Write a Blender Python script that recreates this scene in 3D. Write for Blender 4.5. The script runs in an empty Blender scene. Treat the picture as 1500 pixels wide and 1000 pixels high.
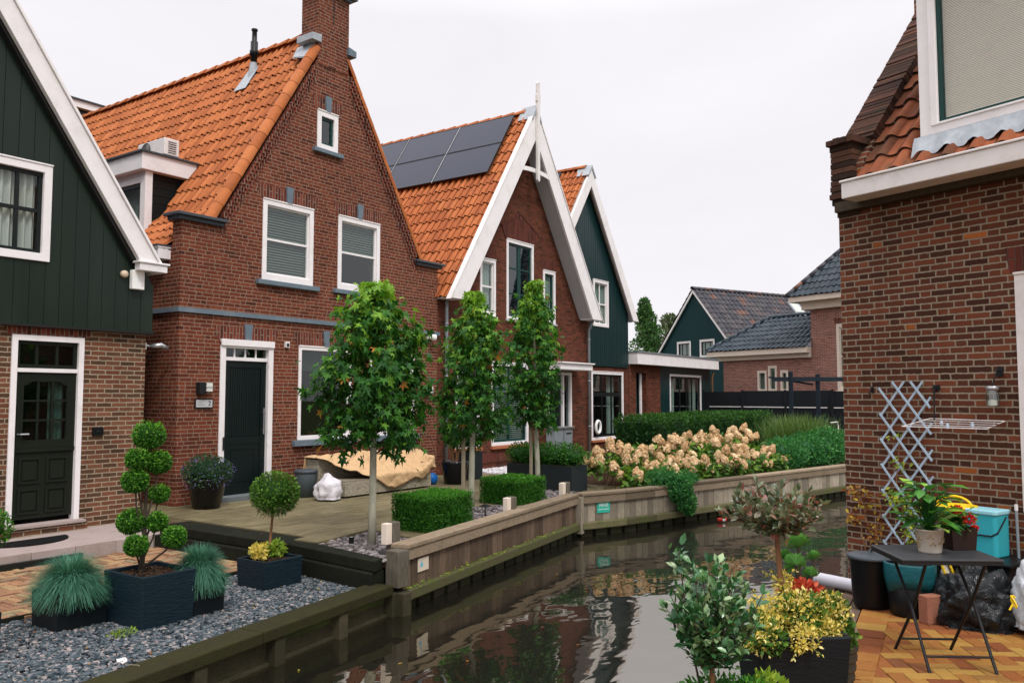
import bpy, bmesh, math, random
import numpy as np
from mathutils import Vector, Matrix
random.seed(7); RNG = np.random.default_rng(11)
PI = math.pi
scene = bpy.context.scene
COL = scene.collection
CAM = (-7.2356, -11.051, 1.6)
FWD = (0.8205, 0.5717); RGT = (0.5717, -0.8205)

# ------------------------------------------------------------------ node helpers
class NT:
    def __init__(s, name, world=False):
        if world:
            s.m = bpy.data.worlds.new(name)
        else:
            s.m = bpy.data.materials.new(name)
        s.m.use_nodes = True
        s.t = s.m.node_tree; s.t.nodes.clear()
    def n(s, typ, **kw):
        o = s.t.nodes.new(typ)
        for k, v in kw.items(): setattr(o, k, v)
        return o
    def l(s, a, b): s.t.links.new(a, b)
    def inp(s, sock, v):
        if hasattr(v, 'is_output') or isinstance(v, bpy.types.NodeSocket): s.l(v, sock)
        elif v is not None: sock.default_value = v
    def math(s, op, a, b=None, c=None, clamp=False):
        o = s.n('ShaderNodeMath', operation=op); o.use_clamp = clamp
        s.inp(o.inputs[0], a)
        if b is not None: s.inp(o.inputs[1], b)
        if c is not None: s.inp(o.inputs[2], c)
        return o.outputs[0]
    def sstep(s, x, a, b):
        o = s.n('ShaderNodeMapRange', interpolation_type='SMOOTHSTEP')
        s.inp(o.inputs[0], x); o.inputs[1].default_value = a; o.inputs[2].default_value = b
        return o.outputs[0]
    def mix(s, f, a, b, blend='MIX'):
        o = s.n('ShaderNodeMix', data_type='RGBA', blend_type=blend)
        s.inp(o.inputs[0], f); s.inp(o.inputs[6], c4(a)); s.inp(o.inputs[7], c4(b))
        return o.outputs[2]
    def noise(s, vec=None, scale=5, detail=3, rough=.55, dist=0, dims='3D'):
        o = s.n('ShaderNodeTexNoise', noise_dimensions=dims)
        if vec is not None: s.l(vec, o.inputs['Vector'])
        o.inputs['Scale'].default_value = scale; o.inputs['Detail'].default_value = detail
        o.inputs['Roughness'].default_value = rough; o.inputs['Distortion'].default_value = dist
        return o.outputs[0]
    def ramp(s, f, stops, mode='LINEAR'):
        o = s.n('ShaderNodeValToRGB'); r = o.color_ramp; r.interpolation = mode
        while len(r.elements) < len(stops): r.elements.new(.5)
        for e, (p, c) in zip(r.elements, stops): e.position = p; e.color = c4(c)
        s.inp(o.inputs[0], f); return o.outputs[0]
    def coord(s, which='Object'):
        return s.n('ShaderNodeTexCoord').outputs[which]
    def mapping(s, vec, scale=(1,1,1), rot=(0,0,0)):
        o = s.n('ShaderNodeMapping'); s.l(vec, o.inputs[0])
        o.inputs['Scale'].default_value = scale; o.inputs['Rotation'].default_value = rot
        return o.outputs[0]
    def xyz(s, vec):
        o = s.n('ShaderNodeSeparateXYZ'); s.l(vec, o.inputs[0]); return o.outputs
    def comb(s, x, y, z=0.0):
        o = s.n('ShaderNodeCombineXYZ')
        s.inp(o.inputs[0], x); s.inp(o.inputs[1], y); s.inp(o.inputs[2], z); return o.outputs[0]
    def white(s, vec):
        o = s.n('ShaderNodeTexWhiteNoise', noise_dimensions='3D'); s.l(vec, o.inputs['Vector']); return o.outputs['Value']
    def attr(s, name='tint'):
        o = s.n('ShaderNodeAttribute'); o.attribute_name = name; return o.outputs['Fac']
    def bump(s, h, dist=.01, strength=1.0, normal=None):
        o = s.n('ShaderNodeBump'); s.l(h, o.inputs['Height']); o.inputs['Distance'].default_value = dist
        o.inputs['Strength'].default_value = strength
        if normal is not None: s.l(normal, o.inputs['Normal'])
        return o.outputs[0]
    def principled(s, col, rough=.7, normal=None, spec=.4, metal=0, **kw):
        o = s.n('ShaderNodeBsdfPrincipled')
        s.inp(o.inputs['Base Color'], c4(col)); s.inp(o.inputs['Roughness'], rough)
        s.inp(o.inputs['Specular IOR Level'], spec*(.42 if spec < .65 else 1)); s.inp(o.inputs['Metallic'], metal)
        if normal is not None: s.l(normal, o.inputs['Normal'])
        return o.outputs[0]
    def out(s, sh):
        o = s.n('ShaderNodeOutputMaterial'); s.l(sh, o.inputs[0]); return s.m
def c4(c):
    if isinstance(c, (tuple, list)) and len(c) == 3: return (*c, 1.0)
    return c
M = {}

# ------------------------------------------------------------------ mesh builder
ORG = {}
def set_tint(me, t):
    a = me.attributes.new('tint', 'FLOAT', 'FACE'); a.data.foreach_set('value', np.asarray(t, dtype=np.float32))
def box_uv(me):
    n = len(me.loops)
    if n == 0: return
    co = np.empty(len(me.vertices)*3, np.float32); me.vertices.foreach_get('co', co); co = co.reshape(-1, 3)
    vi = np.empty(n, np.int32); me.loops.foreach_get('vertex_index', vi)
    pn = np.empty(len(me.polygons)*3, np.float32); me.polygons.foreach_get('normal', pn); pn = np.abs(pn.reshape(-1, 3))
    lt = np.empty(len(me.polygons), np.int32); me.polygons.foreach_get('loop_total', lt)
    fn = np.repeat(pn, lt, axis=0); c = co[vi]
    uv = np.where((fn[:, 2] > .7)[:, None], c[:, [0, 1]], np.where((fn[:, 0] > fn[:, 1])[:, None], c[:, [1, 2]], c[:, [0, 2]]))
    l = me.uv_layers.new(name='UVMap'); l.data.foreach_set('uv', uv.astype(np.float32).ravel())
def link(name, me, mat, parent=None, smooth=False, loc=None):
    o = bpy.data.objects.new(name, me); COL.objects.link(o)
    if mat is not None: me.materials.append(mat)
    me.polygons.foreach_set('use_smooth', [bool(smooth)]*len(me.polygons))
    if parent is not None:
        o.parent = parent; ORG[o.name] = ORG.get(parent.name, (0, 0, 0))
    return o
class MB:
    def __init__(s): s.v = []; s.f = []; s.t = []; s.big = []
    def add(s, vs, fs, tint=0.0):
        b = len(s.v); s.v.extend(tuple(map(float, v)) for v in vs)
        for f in fs: s.f.append([b+i for i in f]); s.t.append(tint)
        return s
    def box(s, x0, x1, y0, y1, z0, z1, tint=0.0, M4=None):
        vs = [(x, y, z) for z in (z0, z1) for y in (y0, y1) for x in (x0, x1)]
        if M4 is not None: vs = [M4 @ Vector(v) for v in vs]
        return s.add(vs, [(0,2,3,1),(4,5,7,6),(0,1,5,4),(2,6,7,3),(0,4,6,2),(1,3,7,5)], tint)
    def prism(s, pts, a, b, plane='xz', tint=0.0):
        n = len(pts)
        def P(p, d): return (p[0], d, p[1]) if plane == 'xz' else ((p[0], p[1], d) if plane == 'xy' else (d, p[0], p[1]))
        vs = [P(p, a) for p in pts]+[P(p, b) for p in pts]
        area = sum(pts[i][0]*pts[(i+1) % n][1]-pts[(i+1) % n][0]*pts[i][1] for i in range(n))
        fs = [list(range(n)), list(range(2*n-1, n-1, -1))]+[(i, i+n, (i+1) % n+n, (i+1) % n) for i in range(n)]
        return s.add(vs, fs, tint)
    def bar(s, p, q, w, h, up=(0, 0, 1), tint=0.0):
        p = Vector(p); q = Vector(q); d = (q-p).normalized(); u = Vector(up)
        r = d.cross(u)
        if r.length < 1e-4: r = d.cross(Vector((0, 1, 0)))
        r.normalize(); u = r.cross(d).normalized()
        vs = [e+r*a*w/2+u*b*h/2 for e in (p, q) for a, b in ((-1,-1),(1,-1),(1,1),(-1,1))]
        return s.add(vs, [(3,2,1,0),(4,5,6,7),(0,1,5,4),(1,2,6,5),(2,3,7,6),(3,0,4,7)], tint)
    def tube(s, pts, r, n=8, tint=0.0, cap=True):
        pts = [Vector(p) for p in pts]
        rs = r if isinstance(r, (list, tuple)) else [r]*len(pts)
        b = len(s.v); prev = None
        for i, p in enumerate(pts):
            d = (pts[min(i+1, len(pts)-1)]-pts[max(i-1, 0)]).normalized()
            if prev is None:
                a = d.cross(Vector((0, 0, 1)))
                if a.length < 1e-3: a = Vector((1, 0, 0))
            else:
                a = prev-d*prev.dot(d)
                if a.length < 1e-3: a = d.cross(Vector((.3, .8, .5)))
            a.normalize(); prev = a; c = d.cross(a)
            for k in range(n):
                th = 2*PI*k/n; s.v.append(tuple(p+(a*math.cos(th)+c*math.sin(th))*rs[i]))
        for i in range(len(pts)-1):
            for k in range(n):
                s.f.append([b+i*n+k, b+i*n+(k+1) % n, b+(i+1)*n+(k+1) % n, b+(i+1)*n+k]); s.t.append(tint)
        if cap:
            s.f.append([b+k for k in range(n-1, -1, -1)]); s.t.append(tint)
            e = b+(len(pts)-1)*n; s.f.append([e+k for k in range(n)]); s.t.append(tint)
        return s
    def lathe(s, prof, c=(0, 0, 0), n=24, tint=0.0, sq=None):
        b = len(s.v)
        for r, z in prof:
            for k in range(n):
                th = 2*PI*k/n; s.v.append((c[0]+r*math.cos(th), c[1]+r*math.sin(th), c[2]+z))
        for i in range(len(prof)-1):
            for k in range(n):
                s.f.append([b+i*n+k, b+i*n+(k+1) % n, b+(i+1)*n+(k+1) % n, b+(i+1)*n+k]); s.t.append(tint)
        if prof[0][0] > 0: s.f.append([b+k for k in range(n-1, -1, -1)]); s.t.append(tint)
        if prof[-1][0] > 0: e = b+(len(prof)-1)*n; s.f.append([e+k for k in range(n)]); s.t.append(tint)
        return s
    def bulk(s, V, F, T): s.big.append((np.asarray(V, np.float32).reshape(-1, 3), np.asarray(F, np.int32), np.asarray(T, np.float32))); return s
    def mesh(s, name, org=(0, 0, 0)):
        me = bpy.data.meshes.new(name)
        V = [np.array(s.v, np.float32).reshape(-1, 3)]; loops = [np.array([i for f in s.f for i in f], np.int32)]
        cnt = [np.array([len(f) for f in s.f], np.int32)]; T = [np.array(s.t, np.float32)]
        off = len(s.v)
        for v, f, t in s.big:
            V.append(v); loops.append((f+off).ravel()); cnt.append(np.full(len(f), f.shape[1], np.int32)); T.append(t); off += len(v)
        V = np.concatenate(V)-np.array(org, np.float32); loops = np.concatenate(loops); cnt = np.concatenate(cnt); T = np.concatenate(T)
        me.vertices.add(len(V)); me.vertices.foreach_set('co', V.ravel())
        me.loops.add(len(loops)); me.loops.foreach_set('vertex_index', loops.astype(np.int32))
        me.polygons.add(len(cnt)); st = np.concatenate([[0], np.cumsum(cnt)[:-1]]).astype(np.int32)
        me.polygons.foreach_set('loop_start', st); me.polygons.foreach_set('loop_total', cnt)
        me.update(calc_edges=True); me.validate()
        if len(me.polygons) == len(T): set_tint(me, T)
        box_uv(me)
        return me
    def build(s, name, mat, parent=None, smooth=False, bevel=0, fix=True):
        org = ORG.get(parent.name, (0, 0, 0)) if parent is not None else (0, 0, 0)
        me = s.mesh(name, org)
        if fix and not s.big:
            bm = bmesh.new(); bm.from_mesh(me); bmesh.ops.recalc_face_normals(bm, faces=bm.faces); bm.to_mesh(me); bm.free()
        o = link(name, me, M[mat] if isinstance(mat, str) else mat, parent, smooth)
        if bevel:
            m = o.modifiers.new('bevel', 'BEVEL'); m.width = bevel; m.segments = 2; m.limit_method = 'ANGLE'; m.angle_limit = .7
        return o
    def solo(s, name, mat, loc, label, cat, group=None, kind=None, **kw):
        """a thing that is one mesh; origin at loc"""
        me = s.mesh(name, loc)
        if not s.big:
            bm = bmesh.new(); bm.from_mesh(me); bmesh.ops.recalc_face_normals(bm, faces=bm.faces); bm.to_mesh(me); bm.free()
        o = link(name, me, M[mat], None, kw.get('smooth', False)); o.location = loc
        if kw.get('bevel'):
            m = o.modifiers.new('bevel', 'BEVEL'); m.width = kw['bevel']; m.segments = 2; m.limit_method = 'ANGLE'; m.angle_limit = .7
        tag(o, label, cat, group, kind); return o
def tag(o, label=None, cat=None, group=None, kind=None):
    if label: o['label'] = label
    if cat: o['category'] = cat
    if group: o['group'] = group
    if kind: o['kind'] = kind
def thing(name, label, cat, loc=(0, 0, 0), rot=0.0, group=None, local=False):
    """Empty at the base; children are given in world coordinates unless local / rotated"""
    o = bpy.data.objects.new(name, None); COL.objects.link(o)
    o.location = loc; o.rotation_euler = (0, 0, rot); o.empty_display_size = .2
    ORG[o.name] = (0, 0, 0) if (rot or local) else tuple(loc)
    tag(o, label, cat, group); return o
def copy_thing(root, loc, label=None, rot=None):
    r = root.copy(); COL.objects.link(r); r.location = loc
    if rot is not None: r.rotation_euler = (0, 0, rot)
    if label: r['label'] = label
    for ch in list(root.children):
        c = ch.copy(); COL.objects.link(c); c.parent = r
        for g in list(ch.children):
            d = g.copy(); COL.objects.link(d); d.parent = c
    return r
def text_mesh(name, txt, size, mat, parent, loc, rot, depth=.002, align='CENTER', extra=None):
    cu = bpy.data.curves.new(name, 'FONT'); cu.body = txt; cu.size = size; cu.extrude = depth; cu.align_x = align; cu.align_y = 'CENTER'
    tmp = bpy.data.objects.new(name+'_tmp', cu); COL.objects.link(tmp)
    dg = bpy.context.evaluated_depsgraph_get(); me = bpy.data.meshes.new_from_object(tmp.evaluated_get(dg))
    bpy.data.objects.remove(tmp)
    o = link(name, me, M[mat], parent)
    org = ORG.get(parent.name, (0, 0, 0))
    o.location = (loc[0]-org[0], loc[1]-org[1], loc[2]-org[2]); o.rotation_euler = rot
    return o

def facade(outline, holes, y0, y1, name, mat, parent):
    """wall in the xz plane from y0 (front) to y1 (back) with real openings"""
    org = ORG.get(parent.name, (0, 0, 0))
    bm = bmesh.new(); vs = [bm.verts.new((x, y0, z)) for x, z in outline]; bm.faces.new(vs)
    xs = sorted({h[0] for h in holes} | {h[1] for h in holes}); zs = sorted({h[2] for h in holes} | {h[3] for h in holes})
    for x in xs: bmesh.ops.bisect_plane(bm, geom=bm.verts[:]+bm.edges[:]+bm.faces[:], plane_co=(x, 0, 0), plane_no=(1, 0, 0))
    for z in zs: bmesh.ops.bisect_plane(bm, geom=bm.verts[:]+bm.edges[:]+bm.faces[:], plane_co=(0, 0, z), plane_no=(0, 0, 1))
    dele = []
    for f in bm.faces:
        c = f.calc_center_median()
        if any(h[0] < c.x < h[1] and h[2] < c.z < h[3] for h in holes): dele.append(f)
    bmesh.ops.delete(bm, geom=dele, context='FACES')
    r = bmesh.ops.extrude_face_region(bm, geom=bm.faces[:])
    for v in [g for g in r['geom'] if isinstance(g, bmesh.types.BMVert)]: v.co.y = y1
    bmesh.ops.recalc_face_normals(bm, faces=bm.faces)
    bmesh.ops.translate(bm, verts=bm.verts, vec=(-org[0], -org[1], -org[2]))
    me = bpy.data.meshes.new(name); bm.to_mesh(me); bm.free(); box_uv(me)
    return link(name, me, M[mat], parent)

def pantiles(O, U, S, W, L, tw=.205, tl=.33, amp=.046, step=.030, clips=(), prof=None):
    """tiled sheet as one mesh: eave origin O, U along the eave, S up the slope"""
    O = np.array(O, float); U = np.array(U, float); S = np.array(S, float); N = np.cross(U, S)
    if N[2] < 0: N = -N
    U /= np.linalg.norm(U); S /= np.linalg.norm(S); N /= np.linalg.norm(N)
    nt = max(1, int(round(W/tw))); tw2 = W/nt; nc = max(1, int(round(L/tl))); tl2 = L/nc
    ts = [0, .12, .26, .375, .38, .445, .45, .50, .57, .65, .73, .81, .89, .96, .995]
    def pz(t): return -.62*amp if .378 < t < .447 else -.22*amp*math.sin(PI*t/.38) if t < .379 else .12*amp if t < .46 else amp*max(0, math.sin(PI*(t-.46)/.54))**.75
    V = []; F = []; T = []
    cols = [(i+t)*tw2 for i in range(nt) for t in ts]; zz = [pz(t) for i in range(nt) for t in ts]
    nC = len(cols); cols = np.array(cols); zz = np.array(zz)
    jit = RNG.normal(0, .0035, (nc+1, nt)).repeat(len(ts), axis=1)
    rows = []
    for j in range(nc):
        for (s_, n_) in ((j*tl2-.025, step), (j*tl2+.004, step*1.05), ((j+1)*tl2, 0.0)):
            rows.append(O+np.outer(cols, U)+np.outer(np.full(nC, s_)+jit[j], S)+np.outer(zz+n_+jit[j]*.8, N))
    V = np.concatenate(rows); nR = len(rows)
    tt = RNG.random((nc, nt))
    for r in range(nR-1):
        if r % 3 == 2:
            continue
        a = np.arange(nC-1)
        F.append(np.stack([r*nC+a, r*nC+a+1, (r+1)*nC+a+1, (r+1)*nC+a], 1)); q_ = .06+.94*tt[r//3][np.minimum(a//len(ts), nt-1)]; T.append(np.where((a % len(ts) >= 3) & (a % len(ts) <= 5), .012, q_))  # groove beside each roll tinted dark, its shadow put into the colour
    # risers: shade under the tile edges put into their darkest tint
    for j in range(nc):
        a = np.arange(nC-1); base = len(V)
        lo = rows[j*3]-N*(step+.008)+S*.004; V = np.concatenate([V, lo, rows[j*3]])
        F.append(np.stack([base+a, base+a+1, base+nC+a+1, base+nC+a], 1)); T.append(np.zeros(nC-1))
    return V, np.concatenate(F), np.concatenate(T)
def tile_roof(name, mat, parent, O, U, S, W, L, clips=(), **kw):
    org = ORG.get(parent.name, (0, 0, 0))
    V, F, T = pantiles(O, U, S, W, L, **kw)
    mb = MB(); mb.bulk(V, F, T); me = mb.mesh(name, org)
    if clips:
        bm = bmesh.new(); bm.from_mesh(me)
        for co, no in clips:
            bmesh.ops.bisect_plane(bm, geom=bm.verts[:]+bm.edges[:]+bm.faces[:], plane_co=Vector(co)-Vector(org), plane_no=no, clear_outer=True)
        bm.to_mesh(me); bm.free()
    return link(name, me, M[mat], parent, True)
def cap_tiles(mb, p, q, r=.11, tl=.33, up=(0, 0, 1), half=True, arc=(0, PI), roll=None):
    """overlapping half round tiles from p to q"""
    p = Vector(p); q = Vector(q); d = q-p; L = d.length; d.normalize(); n = max(1, int(round(L/tl))); t = L/n
    u = Vector(up); r_ = d.cross(u).normalized(); u = r_.cross(d).normalized()
    K = 13
    for i in range(n):
        a = p+d*(i*t-.02); b = p+d*((i+1)*t+.015); tint = random.random()
        b0 = len(mb.v)
        a2 = a+d*(t*.24)
        for e, rr in (((a, r*(1.05 if not roll else roll)), (a2, r*(1.02 if not roll else roll*.97)), (b, r*.985)) if roll else ((a, r*1.05), (b, r*.985))):
            for rad in (rr, rr-.018):
                for k in range(K):
                    th = arc[0]+(arc[1]-arc[0])*k/(K-1)
                    mb.v.append(tuple(e+r_*math.cos(th)*rad+u*math.sin(th)*rad))
        for A, Ai, B, Bi in ([(b0, b0+K, b0+2*K, b0+3*K)] if not roll else [(b0, b0+K, b0+2*K, b0+3*K), (b0+2*K, b0+3*K, b0+4*K, b0+5*K)]):
         for k in range(K-1):
             fs_ = [(A+k, A+k+1, B+k+1, B+k), (Ai+k+1, Ai+k, Bi+k, Bi+k+1)]
             if A == b0: fs_.append((A+k+1, A+k, Ai+k, Ai+k+1))
             if B == b0+(4 if roll else 2)*K: fs_.append((B+k, B+k+1, Bi+k+1, Bi+k))
             for f in fs_: mb.f.append(list(f)); mb.t.append(.06+.94*tint)
# ------------------------------------------------------------------ materials
def brickmat(name, cols, mortar, course=.06, st=.21, hd=0.0, mw=.010, mode='half', rough=.85, stain=.35, vertical=False, offz=0.0):
    n = NT(name); uv = n.coord('UV'); o = n.xyz(uv); u, v = (o[1], o[0]) if vertical else (o[0], o[1])
    obj = n.coord('Object')
    wob = n.math('MULTIPLY', n.math('SUBTRACT', n.noise(obj, 18, 3), .5), .020)
    wob2 = n.math('MULTIPLY', n.math('SUBTRACT', n.noise(obj, 24, 3), .5), .017)
    u = n.math('ADD', u, wob); v = n.math('ADD', n.math('ADD', v, wob2), 50*course+offz)
    vv = n.math('DIVIDE', v, course); row = n.math('FLOOR', vv); fv = n.math('SUBTRACT', vv, row)
    P = st+hd
    if mode == 'half': off = n.math('MULTIPLY', row, .5)
    elif mode == 'third': off = n.math('MULTIPLY', row, .3712)
    else: off = n.math('ADD', n.math('MULTIPLY', n.white(n.comb(row, 3.1)), .42), n.math('MULTIPLY', row, .5))
    uu = n.math('ADD', n.math('ADD', n.math('DIVIDE', u, P), off), 200.0); cell = n.math('FLOOR', uu); fu = n.math('SUBTRACT', uu, cell)
    if hd:
        k = st/P
        isb = n.math('GREATER_THAN', fu, k); idn = n.math('ADD', n.math('MULTIPLY', cell, 2), isb)
        du = n.math('MINIMUM', n.math('MINIMUM', fu, n.math('SUBTRACT', 1, fu)), n.math('ABSOLUTE', n.math('SUBTRACT', fu, k)))
    else:
        idn = cell; du = n.math('MINIMUM', fu, n.math('SUBTRACT', 1, fu))
    du = n.math('MULTIPLY', du, P); dv = n.math('MULTIPLY', n.math('MINIMUM', fv, n.math('SUBTRACT', 1, fv)), course)
    d = n.math('MINIMUM', du, dv); mask = n.sstep(d, mw/2-.0015, mw/2+.003)
    rnd = n.white(n.comb(idn, row, 1.7)); rnd2 = n.white(n.comb(idn, row, 9.2))
    k = len(cols); base = n.ramp(rnd, [(i/max(1, k-1)*.98, c) for i, c in enumerate(cols)], 'CONSTANT' if k > 6 else 'LINEAR')
    val = n.math('ADD', .85, n.math('MULTIPLY', rnd2, .26)); base = n.mix(1.0, base, n.comb(val, val, val), 'MULTIPLY')
    mott = n.math('ADD', .78, n.math('MULTIPLY', n.noise(obj, 55, 4, .7), .44)); base = n.mix(1.0, base, n.comb(mott, mott, mott), 'MULTIPLY')
    col = n.mix(mask, mortar, base)
    big = n.sstep(n.noise(n.mapping(obj, (1, 1, .5)), 1.3, 5, .65), .42, .75)
    col = n.mix(n.math('MULTIPLY', big, stain), col, n.mix(1.0, col, (.42, .40, .38), 'MULTIPLY'))
    stk = n.sstep(n.noise(n.mapping(obj, (5, 5, .45)), 1.6, 4, .6), .56, .78)
    col = n.mix(n.math('MULTIPLY', stk, .35), col, n.mix(1.0, col, (.50, .48, .42), 'MULTIPLY'))
    efl = n.sstep(n.noise(n.mapping(obj, (1, 1, 1)), 3.1, 4, .7), .63, .80)
    col = n.mix(n.math('MULTIPLY', efl, .14), col, (.45, .40, .36))
    h = n.math('ADD', n.math('MULTIPLY', mask, 1.0), n.math('MULTIPLY', n.noise(obj, 90, 4, .7), .35))
    h = n.math('ADD', h, n.math('MULTIPLY', rnd, .25))
    M[name] = n.out(n.principled(col, rough, n.bump(h, .006, .9), .25)); return M[name]
brickmat('brick_h2', [(.105,.028,.015),(.150,.039,.020),(.180,.050,.026),(.125,.033,.018),(.160,.042,.022),(.082,.026,.016)], (.29,.205,.15), .0590, .205, .10, .0085, 'wild', stain=.35)
brickmat('brick_h1', [(.145,.054,.031),(.195,.082,.047),(.08,.045,.028),(.175,.062,.035),(.115,.058,.035),(.065,.038,.024)], (.33,.265,.185), .0635, .210, 0, .0135, 'half')
brickmat('brick_h3', [(.095,.027,.016),(.135,.037,.021),(.155,.044,.024),(.11,.031,.018),(.06,.022,.014)], (.12,.072,.048), .0590, .205, .10, .009, 'wild')
brickmat('brick_right', [(.070,.028,.017),(.115,.038,.021),(.160,.050,.026),(.090,.032,.019),(.180,.057,.029),(.105,.037,.021),(.060,.025,.016),(.135,.044,.024),(.32,.095,.026)], (.28,.225,.165), .0605, .212, .106, .013, 'half', stain=.45)
brickmat('brick_far', [(.25,.105,.080),(.33,.145,.11),(.28,.12,.088),(.20,.085,.065)], (.42,.34,.29), .062, .21, 0, .010, 'half', stain=.2)
brickmat('brick_soldier', [(.10,.026,.018),(.155,.040,.024),(.19,.050,.030),(.13,.034,.022),(.075,.023,.017)], (.25,.185,.145), .0590, .40, 0, .010, 'half', vertical=True, stain=.2)
brickmat('brick_soldier_dark', [(.085,.022,.016),(.12,.031,.022),(.135,.036,.025),(.06,.019,.015)], (.11,.065,.050), .0590, .40, 0, .009, 'half', vertical=True, stain=.2)

def plain(name, col, rough=.6, spec=.4, var=.12, scale=6, bump=.0, bscale=60, metal=0, dirt=None, dirtf=.3, dscale=3, grain=None):
    n = NT(name); obj = n.coord('Object'); v = n.mapping(obj, grain) if grain else obj
    a = n.noise(v, scale, 4, .6); k = n.math('ADD', 1-var/1.0, n.math('MULTIPLY', a, 2*var)); c = n.mix(1.0, col, n.comb(k, k, k), 'MULTIPLY')
    if dirt is not None:
        c = n.mix(n.math('MULTIPLY', n.sstep(n.noise(v, dscale, 5, .7), .45, .75), dirtf), c, dirt)
    t = n.attr('tint'); kt = n.math('ADD', 1.0, n.math('MULTIPLY', t, .0)); nrm = None
    if bump: nrm = n.bump(n.noise(v, bscale, 4, .65), bump)
    M[name] = n.out(n.principled(c, rough, nrm, spec, metal)); return M[name]
plain('white_paint', (.80,.765,.765), .45, .4, .06, 4, dirt=(.50,.47,.41), dirtf=.35, dscale=2.6, bump=.002, bscale=25)
plain('old_white', (.74,.70,.68), .5, .4, .06, 4, dirt=(.42,.39,.34), dirtf=.4, dscale=5)
plain('cream_paint', (.72,.62,.52), .55, .3, .06, 3, dirt=(.5,.42,.33), dirtf=.3)
plain('grey_trim', (.42,.42,.44), .5, .4, .08)
plain('bluestone', (.125,.165,.20), .6, .35, .15, 9, .002, dirt=(.22,.25,.27), dirtf=.4)
plain('dark_lead', (.055,.065,.075), .5, .5, .2, 5)
plain('lead', (.33,.36,.39), .45, .5, .25, 12, .006, 14, dirt=(.50,.52,.53), dirtf=.6, dscale=9)
plain('green_paint', (.020,.040,.032), .42, .5, .15, 2.5, dirt=(.035,.050,.045), dirtf=.5, dscale=1.2, grain=(1,1,.25))
plain('cladding_h1', (.013,.022,.016), .28, .55, .18, 1.2, dirt=(.021,.032,.024), dirtf=.6, dscale=.9, grain=(3,1,.3))
plain('cladding_h4', (.006,.026,.027), .30, .55, .15, 1.2, grain=(3,1,.3))
plain('cladding_far', (.006,.030,.034), .55, .3, .1, 1.2, grain=(3,1,.3))
plain('door_green', (.012,.015,.011), .33, .5, .1, 3)
plain('door_black', (.006,.011,.011), .25, .55, .1, 3)
plain('sash_black', (.010,.013,.013), .35, .5, .08)
plain('sash_green', (.010,.045,.040), .35, .5, .08)
plain('black_plastic', (.007,.008,.009), .35, .5, .1)
plain('black_fence', (.013,.016,.019), .6, .3, .2, 3)
plain('bluegrey_wood', (.014,.022,.030), .6, .3, .2, 3)
plain('steel', (.45,.46,.47), .35, .5, .08, metal=.8)
plain('zinc', (.26,.29,.31), .45, .5, .2, 8, metal=.3)
plain('dark_metal', (.02,.021,.023), .4, .5, .1, metal=.3)
plain('graphite_table', (.045,.048,.052), .38, .5, .08, 20)
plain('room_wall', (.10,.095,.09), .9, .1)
plain('curtain', (.48,.50,.47), .8, .1, .06, 3)
plain('blind', (.24,.25,.22), .6, .2, .05)
plain('blind_sun', (.88,.77,.67), .8, .2, .08, 60, grain=(.05,.05,1))
plain('soil', (.035,.022,.015), .95, .1, .4, 30, .02, 40, dirt=(.16,.085,.04), dirtf=.6, dscale=25)
plain('planter_blue', (.007,.017,.025), .38, .45, .2, 18, .008, 12, grain=(1,1,5), dirt=(.020,.034,.046), dirtf=.4, dscale=14)
plain('planter_black', (.007,.010,.012), .45, .4, .15, 8, .004, 16, grain=(1,1,5))
plain('planter_anthracite', (.020,.026,.029), .6, .3, .12, 5)
plain('pot_gloss', (.010,.010,.013), .12, .6, .1)
plain('bin_grey', (.085,.105,.115), .45, .4, .15, 6)
plain('white_plastic_bag', (.60,.57,.60), .35, .5, .08, 9, .01, 18)
plain('tarp', (.56,.37,.20), .7, .25, .12, 5, .030, 7, dirt=(.38,.24,.13), dirtf=.4, dscale=4)
plain('trunk_pale', (.36,.35,.27), .85, .15, .25, 22, .006, 30, grain=(1,1,.25), dirt=(.10,.10,.075), dirtf=.7, dscale=16)
plain('trunk_brown', (.23,.12,.06), .85, .15, .25, 25, .006, 40, grain=(1,1,.2), dirt=(.09,.045,.02), dirtf=.6, dscale=18)
plain('trunk_dark', (.065,.052,.038), .9, .1, .3, 25, .008, 40, grain=(1,1,.2))
plain('stake', (.28,.24,.17), .85, .15, .2, 20, grain=(1,1,.15))
plain('coral_red', (.42,.03,.02), .6, .3)
plain('yellow_plastic', (.80,.55,.02), .35, .5, .05)
plain('teal_plastic', (.035,.36,.42), .35, .5, .06, 6)
plain('teal_lid', (.30,.60,.68), .35, .5, .06, 6)
plain('turquoise_liner', (.010,.085,.10), .3, .5, .15, 12, .01, 20)
plain('pot_cream', (.55,.49,.41), .6, .3, .1, 12)
plain('pot_relief', (.36,.27,.17), .6, .3, .1, 12)
plain('pot_brown', (.030,.018,.015), .5, .3, .1, 12)
plain('brick_block', (.30,.13,.085), .9, .1, .2, 20, .005, 50)
plain('pipe_grey', (.50,.49,.54), .4, .4, .06)
plain('trellis_blue', (.40,.50,.60), .6, .3, .15, 14, dirt=(.16,.19,.22), dirtf=.4, dscale=9)
plain('aqua_pane', (.62,.62,.63), .6, .3)
plain('sign_green', (.03,.40,.30), .4, .4, .04)
plain('sign_cream', (.62,.54,.42), .5, .3, .05)
plain('sign_blue', (.13,.42,.62), .5, .3, .05)
plain('plate_grey', (.48,.49,.50), .35, .5, .08)
plain('ink', (.02,.02,.02), .5, .3)
plain('doormat', (.012,.012,.012), .95, .1, .3, 60, .008, 90)
plain('white_emit', (.85,.85,.82), .4, .4, .02)
plain('tan_plastic', (.62,.50,.36), .4, .4, .05)
plain('lamp_glass', (.62,.64,.60), .2, .6, .04)
plain('step_grey', (.13,.15,.155), .7, .3, .15, 8)
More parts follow.
